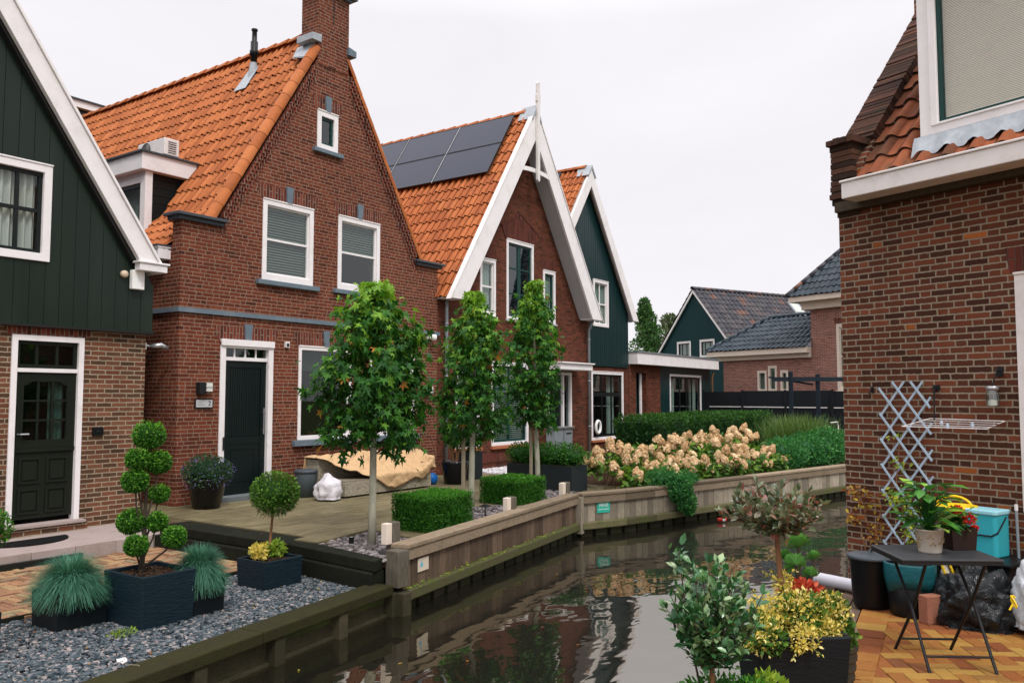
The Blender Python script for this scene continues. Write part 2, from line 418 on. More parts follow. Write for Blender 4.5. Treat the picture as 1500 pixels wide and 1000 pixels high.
plain('kerb_moss', (.013,.014,.010), .85, .2, .35, 7, .008, 30, dirt=(.020,.024,.010), dirtf=.6, dscale=5)
plain('drain_black', (.012,.014,.012), .5, .4)
plain('blue_ball', (.01,.12,.42), .4, .4)
plain('stone_pave', (.36,.29,.27), .85, .2, .15, 30, .003, 80, dirt=(.22,.18,.15), dirtf=.5, dscale=2.5)
plain('wicker_back', (.25,.21,.15), .8, .2)
plain('terracotta', (.36,.13,.06), .8, .2, .1, 10)

def wood(name, a, b, moss=None, mossf=.0, axis=(1,1,12), rough=.85):
    n = NT(name); obj = n.coord('Object'); t = n.attr('tint')
    g = n.noise(n.mapping(obj, axis), 14, 6, .7); c = n.ramp(g, [(.3, a), (.7, b)])
    k = n.math('ADD', .62, n.math('MULTIPLY', t, .75)); c = n.mix(1.0, c, n.comb(k, k, k), 'MULTIPLY')
    if moss:
        c = n.mix(n.math('MULTIPLY', n.sstep(n.noise(obj, 4.5, 5, .7), .38, .68), mossf), c, moss)
    sp = n.sstep(n.noise(obj, 9, 4, .75), .60, .72); c = n.mix(n.math('MULTIPLY', sp, .4), c, (.03,.028,.022))
    M[name] = n.out(n.principled(c, rough, n.bump(g, .006), .2)); return M[name]
wood('plank_brown', (.060,.040,.028), (.17,.120,.085), axis=(9,9,.7))
wood('plank_grey', (.16,.135,.105), (.36,.31,.24), axis=(9,9,.7), moss=(.12,.115,.06), mossf=.25)
wood('rail_wood', (.12,.090,.062), (.30,.23,.16), axis=(.8,9,9), moss=(.10,.095,.05), mossf=.25)
wood('waler_moss', (.075,.068,.036), (.17,.15,.085), moss=(.070,.100,.020), mossf=.55, axis=(1,7,9))
wood('beam_dark', (.022,.020,.010), (.050,.045,.022), moss=(.030,.031,.008), mossf=.7, axis=(.8,6,9))
wood('board_wet', (.035,.031,.019), (.075,.066,.038), moss=(.030,.030,.016), mossf=.6, axis=(.8,6,9))
wood('post_wood', (.075,.065,.050), (.19,.165,.13), axis=(9,9,.7), moss=(.04,.04,.02), mossf=.4)
wood('pile_wet', (.016,.016,.010), (.045,.042,.028), axis=(9,9,.7), moss=(.03,.04,.012), mossf=.4)
wood('bench_wood', (.20,.16,.11), (.34,.27,.20), axis=(.8,9,9))

def tilemat(name, ramp, rough=.6, dirt=(.10,.05,.03), dirtf=.5):
    n = NT(name); obj = n.coord('Object'); t = n.attr('tint')
    c = n.ramp(t, ramp); m = n.math('ADD', .75, n.math('MULTIPLY', n.noise(obj, 18, 4, .7), .5)); c = n.mix(1.0, c, n.comb(m, m, m), 'MULTIPLY')
    c = n.mix(n.math('MULTIPLY', n.sstep(n.noise(obj, 2.6, 5, .75), .48, .78), dirtf), c, dirt)
    M[name] = n.out(n.principled(c, rough, n.bump(n.noise(obj, 120, 3), .002), .3))
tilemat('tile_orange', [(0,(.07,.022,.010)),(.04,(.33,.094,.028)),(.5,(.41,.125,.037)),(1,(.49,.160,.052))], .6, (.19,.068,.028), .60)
tilemat('tile_red', [(0,(.07,.022,.010)),(.04,(.32,.088,.027)),(.5,(.40,.118,.036)),(1,(.47,.150,.048))], .6, (.18,.065,.028), .60)
tilemat('tile_old', [(0,(.045,.022,.015)),(.04,(.11,.042,.024)),(.5,(.20,.062,.030)),(1,(.30,.092,.040))], .85, (.085,.070,.040), .95)
tilemat('tile_dark', [(0,(.012,.018,.024)),(.05,(.022,.033,.044)),(.6,(.032,.046,.060)),(1,(.045,.060,.076))], .28, (.02,.025,.03), .3)
tilemat('tile_slate', [(0,(.020,.022,.028)),(.05,(.045,.046,.056)),(.6,(.070,.066,.074)),(.92,(.09,.078,.080)),(1,(.17,.08,.055))], .5, (.035,.04,.035), .5)
tilemat('coping_old', [(0,(.030,.018,.014)),(.5,(.058,.030,.022)),(1,(.11,.050,.033))], .9, (.026,.029,.016), .85)

def tintmat(name, ramp, rough=.8, spec=.2, nscale=30, nb=.003):
    n = NT(name); obj = n.coord('Object'); c = n.ramp(n.attr('tint'), ramp)
    m = n.math('ADD', .72, n.math('MULTIPLY', n.noise(obj, nscale, 4, .7), .55)); c = n.mix(1.0, c, n.comb(m, m, m), 'MULTIPLY')
    st = n.sstep(n.noise(obj, 1.7, 5, .7), .45, .75); c = n.mix(n.math('MULTIPLY', st, .35), c, n.mix(1.0, c, (.5,.48,.42), 'MULTIPLY'))
    M[name] = n.out(n.principled(c, rough, n.bump(n.noise(obj, 70, 4), nb), spec))
tintmat('paver_old', [(0,(.12,.06,.035)),(.3,(.27,.15,.085)),(.55,(.33,.17,.10)),(.8,(.36,.24,.12)),(1,(.20,.17,.11))])
tintmat('paver_yellow', [(0,(.17,.055,.024)),(.25,(.25,.085,.028)),(.6,(.31,.155,.038)),(.85,(.35,.205,.052)),(1,(.16,.055,.026))], .75)
tintmat('gravel', [(0,(.018,.026,.032)),(.35,(.052,.070,.082)),(.7,(.105,.125,.138)),(.9,(.20,.18,.175)),(1,(.34,.285,.27))], .75)
tintmat('slate_stone', [(0,(.05,.045,.045)),(.5,(.13,.115,.115)),(1,(.25,.22,.22))], .7)
tintmat('white_gravel', [(0,(.45,.43,.45)),(.7,(.68,.66,.68)),(1,(.78,.76,.78))], .8)
tintmat('wicker', [(0,(.20,.175,.13)),(.05,(.34,.30,.225)),(.5,(.38,.34,.26)),(1,(.43,.385,.30))], .75)
tintmat('deck_wood', [(0,(.05,.035,.028)),(1,(.15,.10,.075))], .8)
tintmat('stone_tint', [(0,(.33,.27,.24)),(1,(.40,.33,.31))], .85)

# terrace: long narrow stone slabs
n = NT('terrace_slabs'); uv = n.coord('UV'); o = n.xyz(uv); obj = n.coord('Object')
vv = n.math('ADD', n.math('DIVIDE', o[1], .40), 100.0); row = n.math('FLOOR', vv); fv = n.math('SUBTRACT', vv, row)
uu = n.math('ADD', n.math('ADD', n.math('DIVIDE', o[0], 1.2), n.math('MULTIPLY', row, .37)), 100.0); cell = n.math('FLOOR', uu); fu = n.math('SUBTRACT', uu, cell)
d = n.math('MINIMUM', n.math('MULTIPLY', n.math('MINIMUM', fu, n.math('SUBTRACT', 1, fu)), 1.2), n.math('MULTIPLY', n.math('MINIMUM', fv, n.math('SUBTRACT', 1, fv)), .40))
mask = n.sstep(d, .001, .005); rnd = n.white(n.comb(cell, row, 2.0))
g = n.noise(n.mapping(n.comb(n.math('ADD', o[0], n.math('MULTIPLY', rnd, 9.0)), o[1], 0.0), (.9, 6, 1)), 2.2, 6, .62, .6)
c = n.ramp(g, [(.28, (.085,.070,.036)), (.5, (.165,.138,.076)), (.72, (.25,.212,.125))])
k = n.math('ADD', .82, n.math('MULTIPLY', rnd, .36)); c = n.mix(1.0, c, n.comb(k, k, k), 'MULTIPLY')
c = n.mix(n.math('MULTIPLY', n.sstep(n.noise(obj, 1.1, 5, .7), .42, .7), .5), c, (.065,.058,.028))
c = n.mix(mask, (.035,.032,.018), c)
rg = n.math('ADD', .45, n.math('MULTIPLY', n.noise(obj, 2.0, 4), .35))
M['terrace_slabs'] = n.out(n.principled(c, rg, n.bump(n.math('ADD', mask, n.math('MULTIPLY', g, .3)), .004), .35))
# water
n = NT('water'); obj = n.coord('Object')
w1 = n.noise(n.mapping(obj, (1.0, 1.0, 1), (0, 0, .6)), 1.1, 1, .4, .5); w2 = n.noise(n.mapping(obj, (1.0, 1.8, 1), (0, 0, .3)), 3.6, 1, .4, .4)
h = n.math('ADD', n.math('MULTIPLY', w1, 1.0), n.math('MULTIPLY', w2, .16))
nb = n.bump(h, .030, .45)
lw = n.n('ShaderNodeFresnel'); lw.inputs[0].default_value = 1.33; n.l(nb, lw.inputs['Normal'])
fac = n.math('MINIMUM', n.math('MULTIPLY', n.math('POWER', lw.outputs[0], 1.5), 8.2), .38)
gl = n.n('ShaderNodeBsdfGlossy'); gl.inputs['Roughness'].default_value = .015; gl.inputs['Color'].default_value = (.95,.91,.82,1); n.l(nb, gl.inputs['Normal'])
df = n.principled(n.ramp(n.noise(obj, .5, 4), [(.3,(.005,.005,.003)),(.7,(.010,.009,.005))]), .6, None, .1)
mx = n.n('ShaderNodeMixShader'); n.l(fac, mx.inputs[0]); n.l(df, mx.inputs[1]); n.l(gl.outputs[0], mx.inputs[2])
M['water'] = n.out(mx.outputs[0])
# glass
def glassmat(name, tint, boost=1.4, base=.03):
    n = NT(name); fr = n.n('ShaderNodeFresnel'); fr.inputs[0].default_value = 1.5
    bf = n.n('ShaderNodeNewGeometry').outputs['Backfacing']
    fac = n.math('MULTIPLY', n.math('ADD', n.math('MULTIPLY', fr.outputs[0], boost), base, clamp=True), n.math('SUBTRACT', 1.0, bf))
    wv = n.bump(n.noise(n.coord('Object'), 1.2, 1), .003, .4)
    g = n.n('ShaderNodeBsdfGlossy'); g.inputs['Roughness'].default_value = .01; g.inputs['Color'].default_value = (.90,.95,.96,1); n.l(wv, g.inputs['Normal'])
    t = n.n('ShaderNodeBsdfTransparent'); t.inputs[0].default_value = c4(tint)
    m = n.n('ShaderNodeMixShader'); n.l(fac, m.inputs[0]); n.l(t.outputs[0], m.inputs[1]); n.l(g.outputs[0], m.inputs[2]); M[name] = n.out(m.outputs[0])
glassmat('glass', (.80,.87,.85)); glassmat('glass_clear', (.95,.97,.96), 1.0, .01); glassmat('glass_dark', (.50,.60,.58), 1.2, .02); glassmat('jar_glass', (.75,.80,.78), 1.5, .10)
# solar panel
n = NT('solar'); uv = n.xyz(n.coord('UV')); 
fr = n.math('FRACT', n.math('MULTIPLY', uv[0], 34.0)); ln = n.math('LESS_THAN', fr, .10)
c = n.mix(ln, (.016,.021,.042), (.050,.058,.085)); M['solar'] = n.out(n.principled(c, .28, None, .5))
# foliage
def leafmat(name, ramp, rough=.45, trans=.28, spec=.4):
    n = NT(name); obj = n.coord('Object'); c = n.ramp(n.attr('tint'), ramp)
    k = n.math('ADD', .8, n.math('MULTIPLY', n.noise(obj, 9, 3), .4)); c = n.mix(1.0, c, n.comb(k, k, k), 'MULTIPLY')
    p = n.principled(c, rough, None, spec); tr = n.n('ShaderNodeBsdfTranslucent'); n.l(n.mix(1.0, c, (1.25,1.35,.8), 'MULTIPLY'), tr.inputs[0])
    m = n.n('ShaderNodeMixShader'); m.inputs[0].default_value = trans; n.l(p, m.inputs[1]); n.l(tr.outputs[0], m.inputs[2]); M[name] = n.out(m.outputs[0])
leafmat('leaf_maple', [(0,(.010,.050,.010)),(.40,(.022,.100,.014)),(.68,(.055,.175,.018)),(.93,(.21,.38,.032)),(.96,(.34,.16,.03)),(1,(.45,.20,.04))])
leafmat('leaf_box', [(0,(.016,.075,.010)),(.5,(.042,.165,.016)),(1,(.11,.32,.030))])
leafmat('leaf_topiary', [(0,(.016,.068,.010)),(.5,(.045,.16,.016)),(1,(.16,.38,.035))])
leafmat('leaf_thuja', [(0,(.022,.068,.010)),(.6,(.065,.155,.020)),(1,(.15,.28,.035))])
leafmat('leaf_fescue', [(0,(.028,.11,.068)),(.6,(.070,.21,.135)),(1,(.16,.34,.22))], .6, .2)
leafmat('leaf_hedge', [(0,(.012,.042,.012)),(.6,(.028,.090,.016)),(1,(.070,.17,.028))])
leafmat('leaf_hydrangea', [(0,(.028,.075,.014)),(.6,(.075,.17,.025)),(1,(.20,.33,.045))])
leafmat('leaf_soft', [(0,(.020,.10,.030)),(.6,(.050,.20,.050)),(1,(.12,.31,.075))])
leafmat('leaf_grass', [(0,(.035,.085,.020)),(.6,(.090,.165,.040)),(1,(.26,.26,.11))])
leafmat('leaf_photinia', [(0,(.050,.085,.040)),(.5,(.14,.18,.095)),(.78,(.27,.28,.18)),(.88,(.26,.11,.08)),(1,(.36,.15,.12))], .3, .15, .7)
leafmat('leaf_pitto', [(0,(.014,.070,.022)),(.5,(.040,.15,.045)),(.80,(.12,.26,.095)),(1,(.36,.46,.24))], .28, .15, .7)
leafmat('leaf_yellow', [(0,(.10,.15,.025)),(.22,(.62,.50,.08)),(.6,(.82,.66,.20)),(1,(.90,.80,.42))])
leafmat('leaf_lime', [(0,(.10,.20,.02)),(.6,(.26,.38,.04)),(1,(.50,.50,.06))])
leafmat('leaf_succulent', [(0,(.045,.16,.030)),(1,(.16,.38,.09))], .4, .25)
leafmat('leaf_lily', [(0,(.020,.10,.020)),(.7,(.07,.24,.035)),(1,(.30,.48,.06))], .3, .2)
leafmat('leaf_poplar', [(0,(.025,.075,.022)),(.6,(.065,.15,.040)),(1,(.13,.24,.07))])
leafmat('leaf_olive', [(0,(.045,.070,.030)),(.6,(.095,.13,.055)),(1,(.19,.22,.10))])
leafmat('leaf_autumn', [(0,(.15,.05,.02)),(.5,(.32,.13,.03)),(1,(.48,.40,.05))])
leafmat('leaf_petunia', [(0,(.018,.050,.022)),(.7,(.045,.10,.045)),(1,(.10,.18,.08))])
leafmat('petal_hyd', [(0,(.44,.25,.12)),(.5,(.72,.50,.29)),(1,(.86,.71,.49))], .7, .2, .2)
leafmat('petal_red', [(0,(.45,.01,.01)),(1,(.70,.03,.03))], .6, .2)
leafmat('petal_violet', [(0,(.10,.08,.30)),(1,(.26,.20,.50))], .6, .2)
leafmat('petal_heuchera', [(0,(.30,.03,.02)),(.5,(.55,.07,.03)),(1,(.62,.20,.10))], .5, .2)
n = NT('ground_soil'); obj = n.coord('Object')
c = n.ramp(n.noise(obj, 1.2, 5, .7), [(.3,(.045,.055,.022)),(.55,(.07,.085,.03)),(.8,(.09,.07,.045))]); M['ground_soil'] = n.out(n.principled(c, .95, n.bump(n.noise(obj, 14, 5), .03), .1))
n = NT('black_bag'); obj = n.coord('Object')
M['black_bag'] = n.out(n.principled((.014,.016,.018), .22, n.bump(n.noise(obj, 9, 4, .6, 1.0), .03), .6))
n = NT('clear_bag'); obj = n.coord('Object')
M['clear_bag'] = n.out(n.principled((.52,.55,.58), .28, n.bump(n.noise(obj, 8, 4, .6, 1.2), .02), .6))
# ------------------------------------------------------------------ building pieces
def ring(mb, x0, x1, z0, z1, w, y0, y1, wb=None, tint=0.0):
    wb = w if wb is None else wb
    o = [(x0, z0), (x1, z0), (x1, z1), (x0, z1)]; i = [(x0+w, z0+wb), (x1-w, z0+wb), (x1-w, z1-w), (x0+w, z1-w)]
    vs = [(x, y0, z) for x, z in o+i]+[(x, y1, z) for x, z in o+i]; fs = []
    for k in range(4):
        j = (k+1) % 4
        fs += [(k, j, j+4, k+4), (k+8, k+12, j+12, j+8), (k, k+8, j+8, j), (k+4, j+4, j+12, k+12)]
    mb.add(vs, fs, tint)
def blind_mesh(x0, x1, z0, z1, y, pitch=.045):
    mb = MB(); n = int((z1-z0)/pitch)
    for i in range(n):
        z = z0+(i+.5)*pitch; mb.add([(x0, y-.012, z-.016), (x1, y-.012, z-.016), (x1, y+.012, z+.014), (x0, y+.012, z+.014)], [(0, 1, 2, 3)])
    mb.box(x0, x1, y-.014, y+.014, z1-.02, z1+.02); return mb
def curtain_mesh(x0, x1, z0, z1, y, fold=.09, amp=.03):
    mb = MB(); n = max(4, int((x1-x0)/fold*8)); vs = []
    for i in range(n+1):
        x = x0+(x1-x0)*i/n; yy = y+amp*math.sin(2*PI*(x-x0)/fold+.5*math.sin(x*9))
        vs += [(x, yy, z0), (x, yy, z1)]
    return mb.add(vs, [(2*i, 2*i+2, 2*i+3, 2*i+1) for i in range(n)])
def window(root, x0, x1, z0, z1, yw, frame='white_paint', fw=.085, fb=None, proud=.018, sash=None, sw=.045, v=(), h=(), bw=.03, barmat=None,
           glass='glass', behind=None, btop=None, sill=None, sillmat='bluestone', name='window', lay=.07):
    mb = MB(); ring(mb, x0, x1, z0, z1, fw, yw-proud, yw+.10, fb)
    if proud > .01: mb.box(x0-.004, x1+.004, yw-proud-.012, yw-proud+.003, z1-.004, z1+.018)
    w = mb.build(name, frame, root, bevel=.004)
    fbb = fw if fb is None else fb
    a0, a1, b0, b1 = x0+fw, x1-fw, z0+fbb, z1-fw
    if sash:
        mb = MB(); ring(mb, a0-.003, a1+.003, b0-.003, b1+.003, sw, yw+.022, yw+.072); mb.build('sash', sash, w)
        a0 += sw; a1 -= sw; b0 += sw; b1 -= sw
    if v or h:
        mb = MB()
        for x in v: mb.box(x-bw/2, x+bw/2, yw+.030, yw+.068, b0-.004, b1+.004)
        for z, t in [(q if isinstance(q, tuple) else (q, bw)) for q in h]: mb.box(a0-.004, a1+.004, yw+.027, yw+.070, z-t/2, z+t/2)
        mb.build('glazing_bar', barmat or sash or frame, w)
    MB().box(a0-.006, a1+.006, yw+.046, yw+.052, b0-.006, b1+.006).build('pane', glass, w)
    if behind == 'blind': blind_mesh(a0-.01, a1+.01, btop if btop else b0, b1, yw+.095).build('blind', 'blind', w)
    elif behind == 'curtain': curtain_mesh(a0-.01, a1+.01, b0-.05, b1+.05, yw+.115).build('curtain', 'curtain', w)
    elif behind == 'sides':
        s = (a1-a0)*.24; curtain_mesh(a0-.01, a0+s, b0-.05, b1+.05, yw+.2).build('curtain', 'curtain', w); curtain_mesh(a1-s, a1+.01, b0-.05, b1+.05, yw+.2).build('curtain', 'curtain', w)
    elif behind == 'roller': MB().box(a0-.01, a1+.01, yw+.12, yw+.125, btop, b1+.01).build('roller_blind', 'blind', w)
    if sill:
        e, t, pr = sill; MB().box(x0-e, x1+e, yw-pr, yw+.06, z0-t, z0-.003).build('sill', sillmat, w, bevel=.006)
    return w
def arch(root, x0, x1, z0, yw, hgt=.22, flare=.07, key=True, mat='brick_soldier', proud=.004):
    mb = MB(); mb.prism([(x0, z0), (x1, z0), (x1+flare, z0+hgt), (x0-flare, z0+hgt)], yw-proud, yw+.02); mb.build('lintel', mat, root)
    if key:
        c = (x0+x1)/2; MB().prism([(c-.055, z0-.01), (c+.055, z0-.01), (c+.075, z0+hgt+.05), (c-.075, z0+hgt+.05)], yw-.035, yw+.02).build('keystone', 'bluestone', root, bevel=.004)
def clad(root, x0, x1, zb, ztop, y, mat, holes=(), bw=.145, gap=.007, t=.02, name='cladding'):
    mb = MB(); n = int(round((x1-x0)/bw)); bw = (x1-x0)/n
    for i in range(n):
        a = x0+i*bw+gap/2; b = x0+(i+1)*bw-gap/2; c = (a+b)/2; yo = random.uniform(-.0015, .0015); tn = random.random()
        segs = [(zb, None)]
        for hx0, hx1, hz0, hz1 in holes:
            if hx0 < c < hx1: segs = [(zb, hz0), (hz1, None)]
        for s0, s1 in segs:
            ta, tb = (ztop(a), ztop(b)) if s1 is None else (s1, s1)
            if ta <= s0+.01 or tb <= s0+.01: continue
            mb.prism([(a, s0), (b, s0), (b, tb), (a, ta)], y+yo, y+t+yo, tint=tn)
    return mb.build(name, mat, root)
def side_wall(root, x0, x1, y0, y1, z0, z1, mat, name='wall'):
    return MB().box(x0, x1, y0, y1, z0, z1).build(name, mat, root)

# ================================================================== house with the chimney
h2 = thing('brick_house', 'tall red brick house with orange roof, gable chimney and black front door', 'house', (0, 0, 0))
def zr2(x): return 8.3-1.65*abs(x-2.95)
W2 = [(2.60, 3.09, 5.98, 6.67), (1.47, 2.55, 3.51, 4.85), (3.13, 4.20, 3.53, 4.87), (.72, 1.73, .05, 2.46), (2.27, 3.50, .87, 2.46), (3.98, 5.21, .87, 2.46)]
hol = [(a+.03, b-.03, c+.03, d-.03) for a, b, c, d in W2]; hol[3] = (.75, 1.70, -.1, 2.43)
facade([(0, -.3), (5.92, -.3), (5.92, 4.32), (5.26, 4.32), (3.31, 7.58), (3.31, 8.0), (2.59, 8.0), (2.59, 7.58), (.64, 4.32), (0, 4.32)], hol, 0, .22, 'front_wall', 'brick_h2', h2)
side_wall(h2, 0, .22, .224, 9.6, -.3, 3.88, 'brick_h2', 'side_wall'); side_wall(h2, 5.70, 5.92, .224, 9.6, -.3, 3.88, 'brick_h2', 'side_wall')
MB().prism([(0.23, -.3), (5.69, -.3), (5.69, 3.9), (2.95, 8.1), (.23, 3.9)], 9.4, 9.6).build('back_wall', 'brick_h2', h2)
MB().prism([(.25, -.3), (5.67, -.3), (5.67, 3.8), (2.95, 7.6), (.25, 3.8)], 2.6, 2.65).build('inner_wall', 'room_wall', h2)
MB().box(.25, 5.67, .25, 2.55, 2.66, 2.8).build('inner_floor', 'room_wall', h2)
# corbelled brick edge under the verge
for sg in (-1, 1):
    mb = MB()
    for k, (off, pr) in enumerate(((.20, .012), (.13, .030), (.065, .050))):
        for i in range(46):
            x = .70+i*(1.86/46); z = zr2(x)-off*1.9-.03; xx = x if sg < 0 else 5.9-x
            mb.box(xx-.018, xx+.022, -pr, .01, z-.045, z+.055, tint=random.random())
    mb.build('verge_corbel', 'brick_soldier', h2)
S1 = (2.23, 0, 3.68); S2 = (-2.23, 0, 3.68)
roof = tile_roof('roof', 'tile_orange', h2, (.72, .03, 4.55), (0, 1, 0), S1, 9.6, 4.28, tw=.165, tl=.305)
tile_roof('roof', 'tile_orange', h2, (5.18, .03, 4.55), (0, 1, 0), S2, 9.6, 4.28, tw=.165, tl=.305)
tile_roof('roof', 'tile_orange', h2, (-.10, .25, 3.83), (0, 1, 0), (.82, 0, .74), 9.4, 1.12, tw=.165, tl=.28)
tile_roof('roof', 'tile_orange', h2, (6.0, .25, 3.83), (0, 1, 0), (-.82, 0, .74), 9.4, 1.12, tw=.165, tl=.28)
mb = MB(); mb.prism([(-.05, 3.80), (.72, 4.50), (2.95, 8.17), (5.18, 4.50), (5.92, 3.80), (5.6, 3.80), (2.95, 8.0), (.3, 3.80)], .26, 9.4); mb.build('roof_boards', 'trunk_dark', h2)
mb = MB(); cap_tiles(mb, (2.95, .45, 8.25), (2.95, 9.6, 8.25), r=.085, tl=.36, roll=1.35); mb.build('ridge_tiles', 'tile_orange', h2, fix=False)
for a, b in (((.52, -.0, 4.34), (2.60, -.0, 7.78)), ((5.38, -.0, 4.34), (3.30, -.0, 7.78))):
    mb = MB(); sgn = 1 if a[0] < 3 else -1
    cap_tiles(mb, (a[0], .06, a[2]), (b[0], .06, b[2]), r=.098, tl=.315, up=(-sgn*.85, 0, .52), arc=(-.35, PI+.35)); mb.build('verge_tiles', 'tile_orange', h2, fix=False)
ch = MB(); ch.box(2.58, 3.32, -.015, .42, 7.50, 8.93); ch = ch.build('chimney', 'brick_h2', h2)
mb = MB(); mb.box(2.46, 3.44, -.13, .54, 8.93, 9.0); mb.box(2.53, 3.37, -.06, .47, 8.88, 8.928); mb.build('chimney_cap', 'bluestone', ch, bevel=.006)
MB().box(2.93, 2.955, -.018, .0, 8.32, 8.78).build('chimney_slit', 'ink', ch)
for x0, x1, zt in ((2.40, 2.62, 8.02), (3.28, 3.47, 8.02)):
    mb = MB(); mb.prism([(x0, zt-.15), (x1, zt-.15), (x1, zt), (x0, zt-.03)] if x0 < 3 else [(x0, zt-.15), (x1, zt-.15), (x1, zt-.03), (x0, zt)], -.07, .34); mb.build('shoulder_stone', 'bluestone' if x0 > 3 else 'lead', ch, bevel=.006)
mb = MB(); mb.add([(2.40, .08, 7.53), (2.60, .0, 7.86), (2.60, .50, 7.86), (2.46, .46, 7.63)], [(0, 1, 2, 3)]); mb.add([(2.40, .08, 7.51), (2.60, .0, 7.84), (2.60, .50, 7.84), (2.46, .46, 7.61)], [(0, 1, 2, 3)]); 
q = mb.build('lead_flashing', 'lead', ch); q.location = (-.045, 0, .03)
# shoulders, string course
for x0, x1 in ((-.13, .74), (5.16, 6.05)):
    mb = MB(); mb.box(x0+.05, x1-.04, -.06, .25, 4.24, 4.30); mb.box(x0, x1, -.12, .29, 4.30, 4.345); mb.build('shoulder_ledge', 'dark_lead', h2, bevel=.006)
mb = MB(); mb.box(-.045, 5.96, -.045, .01, 2.86, 2.93); mb.box(-.045, .01, .012, 9, 2.86, 2.93); mb.build('string_course', 'bluestone', h2)
# windows
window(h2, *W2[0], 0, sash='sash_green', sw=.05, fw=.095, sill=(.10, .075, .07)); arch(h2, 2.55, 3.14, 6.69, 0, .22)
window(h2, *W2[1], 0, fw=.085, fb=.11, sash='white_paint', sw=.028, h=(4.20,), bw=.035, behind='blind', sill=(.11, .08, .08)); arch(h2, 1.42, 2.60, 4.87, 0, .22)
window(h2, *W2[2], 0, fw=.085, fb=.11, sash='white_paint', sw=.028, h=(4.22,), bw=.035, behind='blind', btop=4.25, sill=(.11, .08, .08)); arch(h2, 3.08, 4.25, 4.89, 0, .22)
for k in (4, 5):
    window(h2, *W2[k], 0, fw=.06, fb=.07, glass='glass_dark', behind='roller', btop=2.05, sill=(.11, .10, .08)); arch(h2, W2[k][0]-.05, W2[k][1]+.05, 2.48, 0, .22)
arch(h2, .67, 1.78, 2.48, 0, .22)
# flower pots seen behind the lower left window
# front door
mb = MB(); ring(mb, .72, 1.73, .0, 2.46, .095, -.02, .10, .001); mb.box(.815, 1.635, .012, .09, 2.17, 2.225); mb.box(.72, 1.73, -.05, .0, 2.40, 2.50)
df = mb.build('door_frame', 'white_paint', h2, bevel=.004)
mb = MB()
for k in (1, 2, 3): mb.box(.815+.205*k-.012, .815+.205*k+.012, .045, .075, 2.226, 2.364)
mb.build('glazing_bar', 'white_paint', df)
MB().box(.81, 1.64, .058, .064, 2.22, 2.37).build('pane', 'glass_dark', df)
dr = MB(); ring(dr, .818, 1.632, .03, 2.165, .10, .040, .085, .16)
for i in range(14): x = .92+i*.0438; dr.box(x, x+.036, .055, .08, .98, 2.062)
dr.box(.92, 1.53, .045, .08, .86, .975); dr.box(.90, 1.55, .052, .08, .19, .862); ring(dr, .99, 1.46, .27, .80, .03, .044, .054)
dr = dr.build('front_door', 'door_black', h2)
mb = MB(); mb.tube([(1.575, .0, 1.0), (1.575, .0, 1.42)], .011); mb.box(1.57, 1.58, .0, .045, 1.06, 1.075); mb.box(1.57, 1.58, .0, .045, 1.35, 1.365); mb.build('door_handle', 'steel', dr)
MB().box(.785, .81, -.035, .0, .78, .98).build('hinge', 'ink', df)
MB().box(.66, 1.80, -.20, .03, -.01, .075).build('doorstep', 'step_grey', h2, bevel=.008)
# dormer on the left roof slope
dm = MB(); dm.box(.30, 1.46, 1.60, 4.9, 5.34, 5.63); dm = dm.build('dormer', 'white_paint', h2, bevel=.01)
MB().box(.26, 1.50, 1.56, 4.94, 5.625, 5.655).build('dormer_roof_edge', 'dark_lead', dm)
mb = MB()
for i in range(8):
    z = 4.30+i*.135; x0 = .50; x1 = max(.52, (z-4.62)/1.65+.80+.10); mb.box(x0, x1, 1.735+.002*i % .004, 1.76, z, z+.128)
mb.build('dormer_cheek', 'sash_black', dm)
mb = MB(); mb.box(.40, .53, 1.66, 1.80, 4.12, 5.338); mb.box(.40, .50, 2.62, 2.74, 4.12, 5.338); mb.box(.40, .50, 3.9, 4.9, 4.12, 5.338); mb.box(.41, .50, 1.80, 3.9, 5.16, 5.336); mb.box(.41, .50, 1.80, 3.9, 4.12, 4.24); mb.build('dormer_frame', 'white_paint', dm)
mb = MB()
for y0, y1 in ((1.81, 2.61), (2.75, 3.89)):
    for a, b, c, d in ((y0, y0+.07, 4.25, 5.15), (y1-.07, y1, 4.25, 5.15), (y0+.07, y1-.07, 4.25, 4.31), (y0+.07, y1-.07, 5.09, 5.15)): mb.box(.43, .48, a, b, c, d)
mb.build('dormer_sash', 'sash_black', dm)
MB().box(.452, .458, 1.86, 3.85, 4.28, 5.12).build('pane', 'glass', dm)
MB().box(.60, .62, 1.9, 3.85, 4.25, 5.3).build('curtain', 'curtain', dm)
mb = MB(); mb.box(-.20, .02, .26, 9.4, 3.66, 3.83); mb.box(-.22, .02, .25, 9.4, 3.82, 3.85); mb.build('gutter', 'white_paint', h2, bevel=.006)
MB().box(-.235, .0, .24, 9.4, 3.85, 3.87).build('gutter_lip', 'dark_lead', h2)
MB().box(5.9, 5.97, .26, 9.4, 3.70, 3.85).build('gutter', 'zinc', h2)
bx = thing('rear_building', 'dark boarded flat-roofed building glimpsed above the far end of the orange roof', 'building', (2.5, 12, 0))
MB().box(-1.9, 4.5, 10.35, 14, -.35, 9.08).build('wall', 'cladding_h1', bx)
MB().box(-2.0, 4.65, 10.2, 14.1, 9.08, 9.26).build('fascia', 'white_paint', bx)
MB().box(-2.05, 4.7, 10.15, 14.15, 9.26, 9.30).build('roof_edge', 'dark_lead', bx)
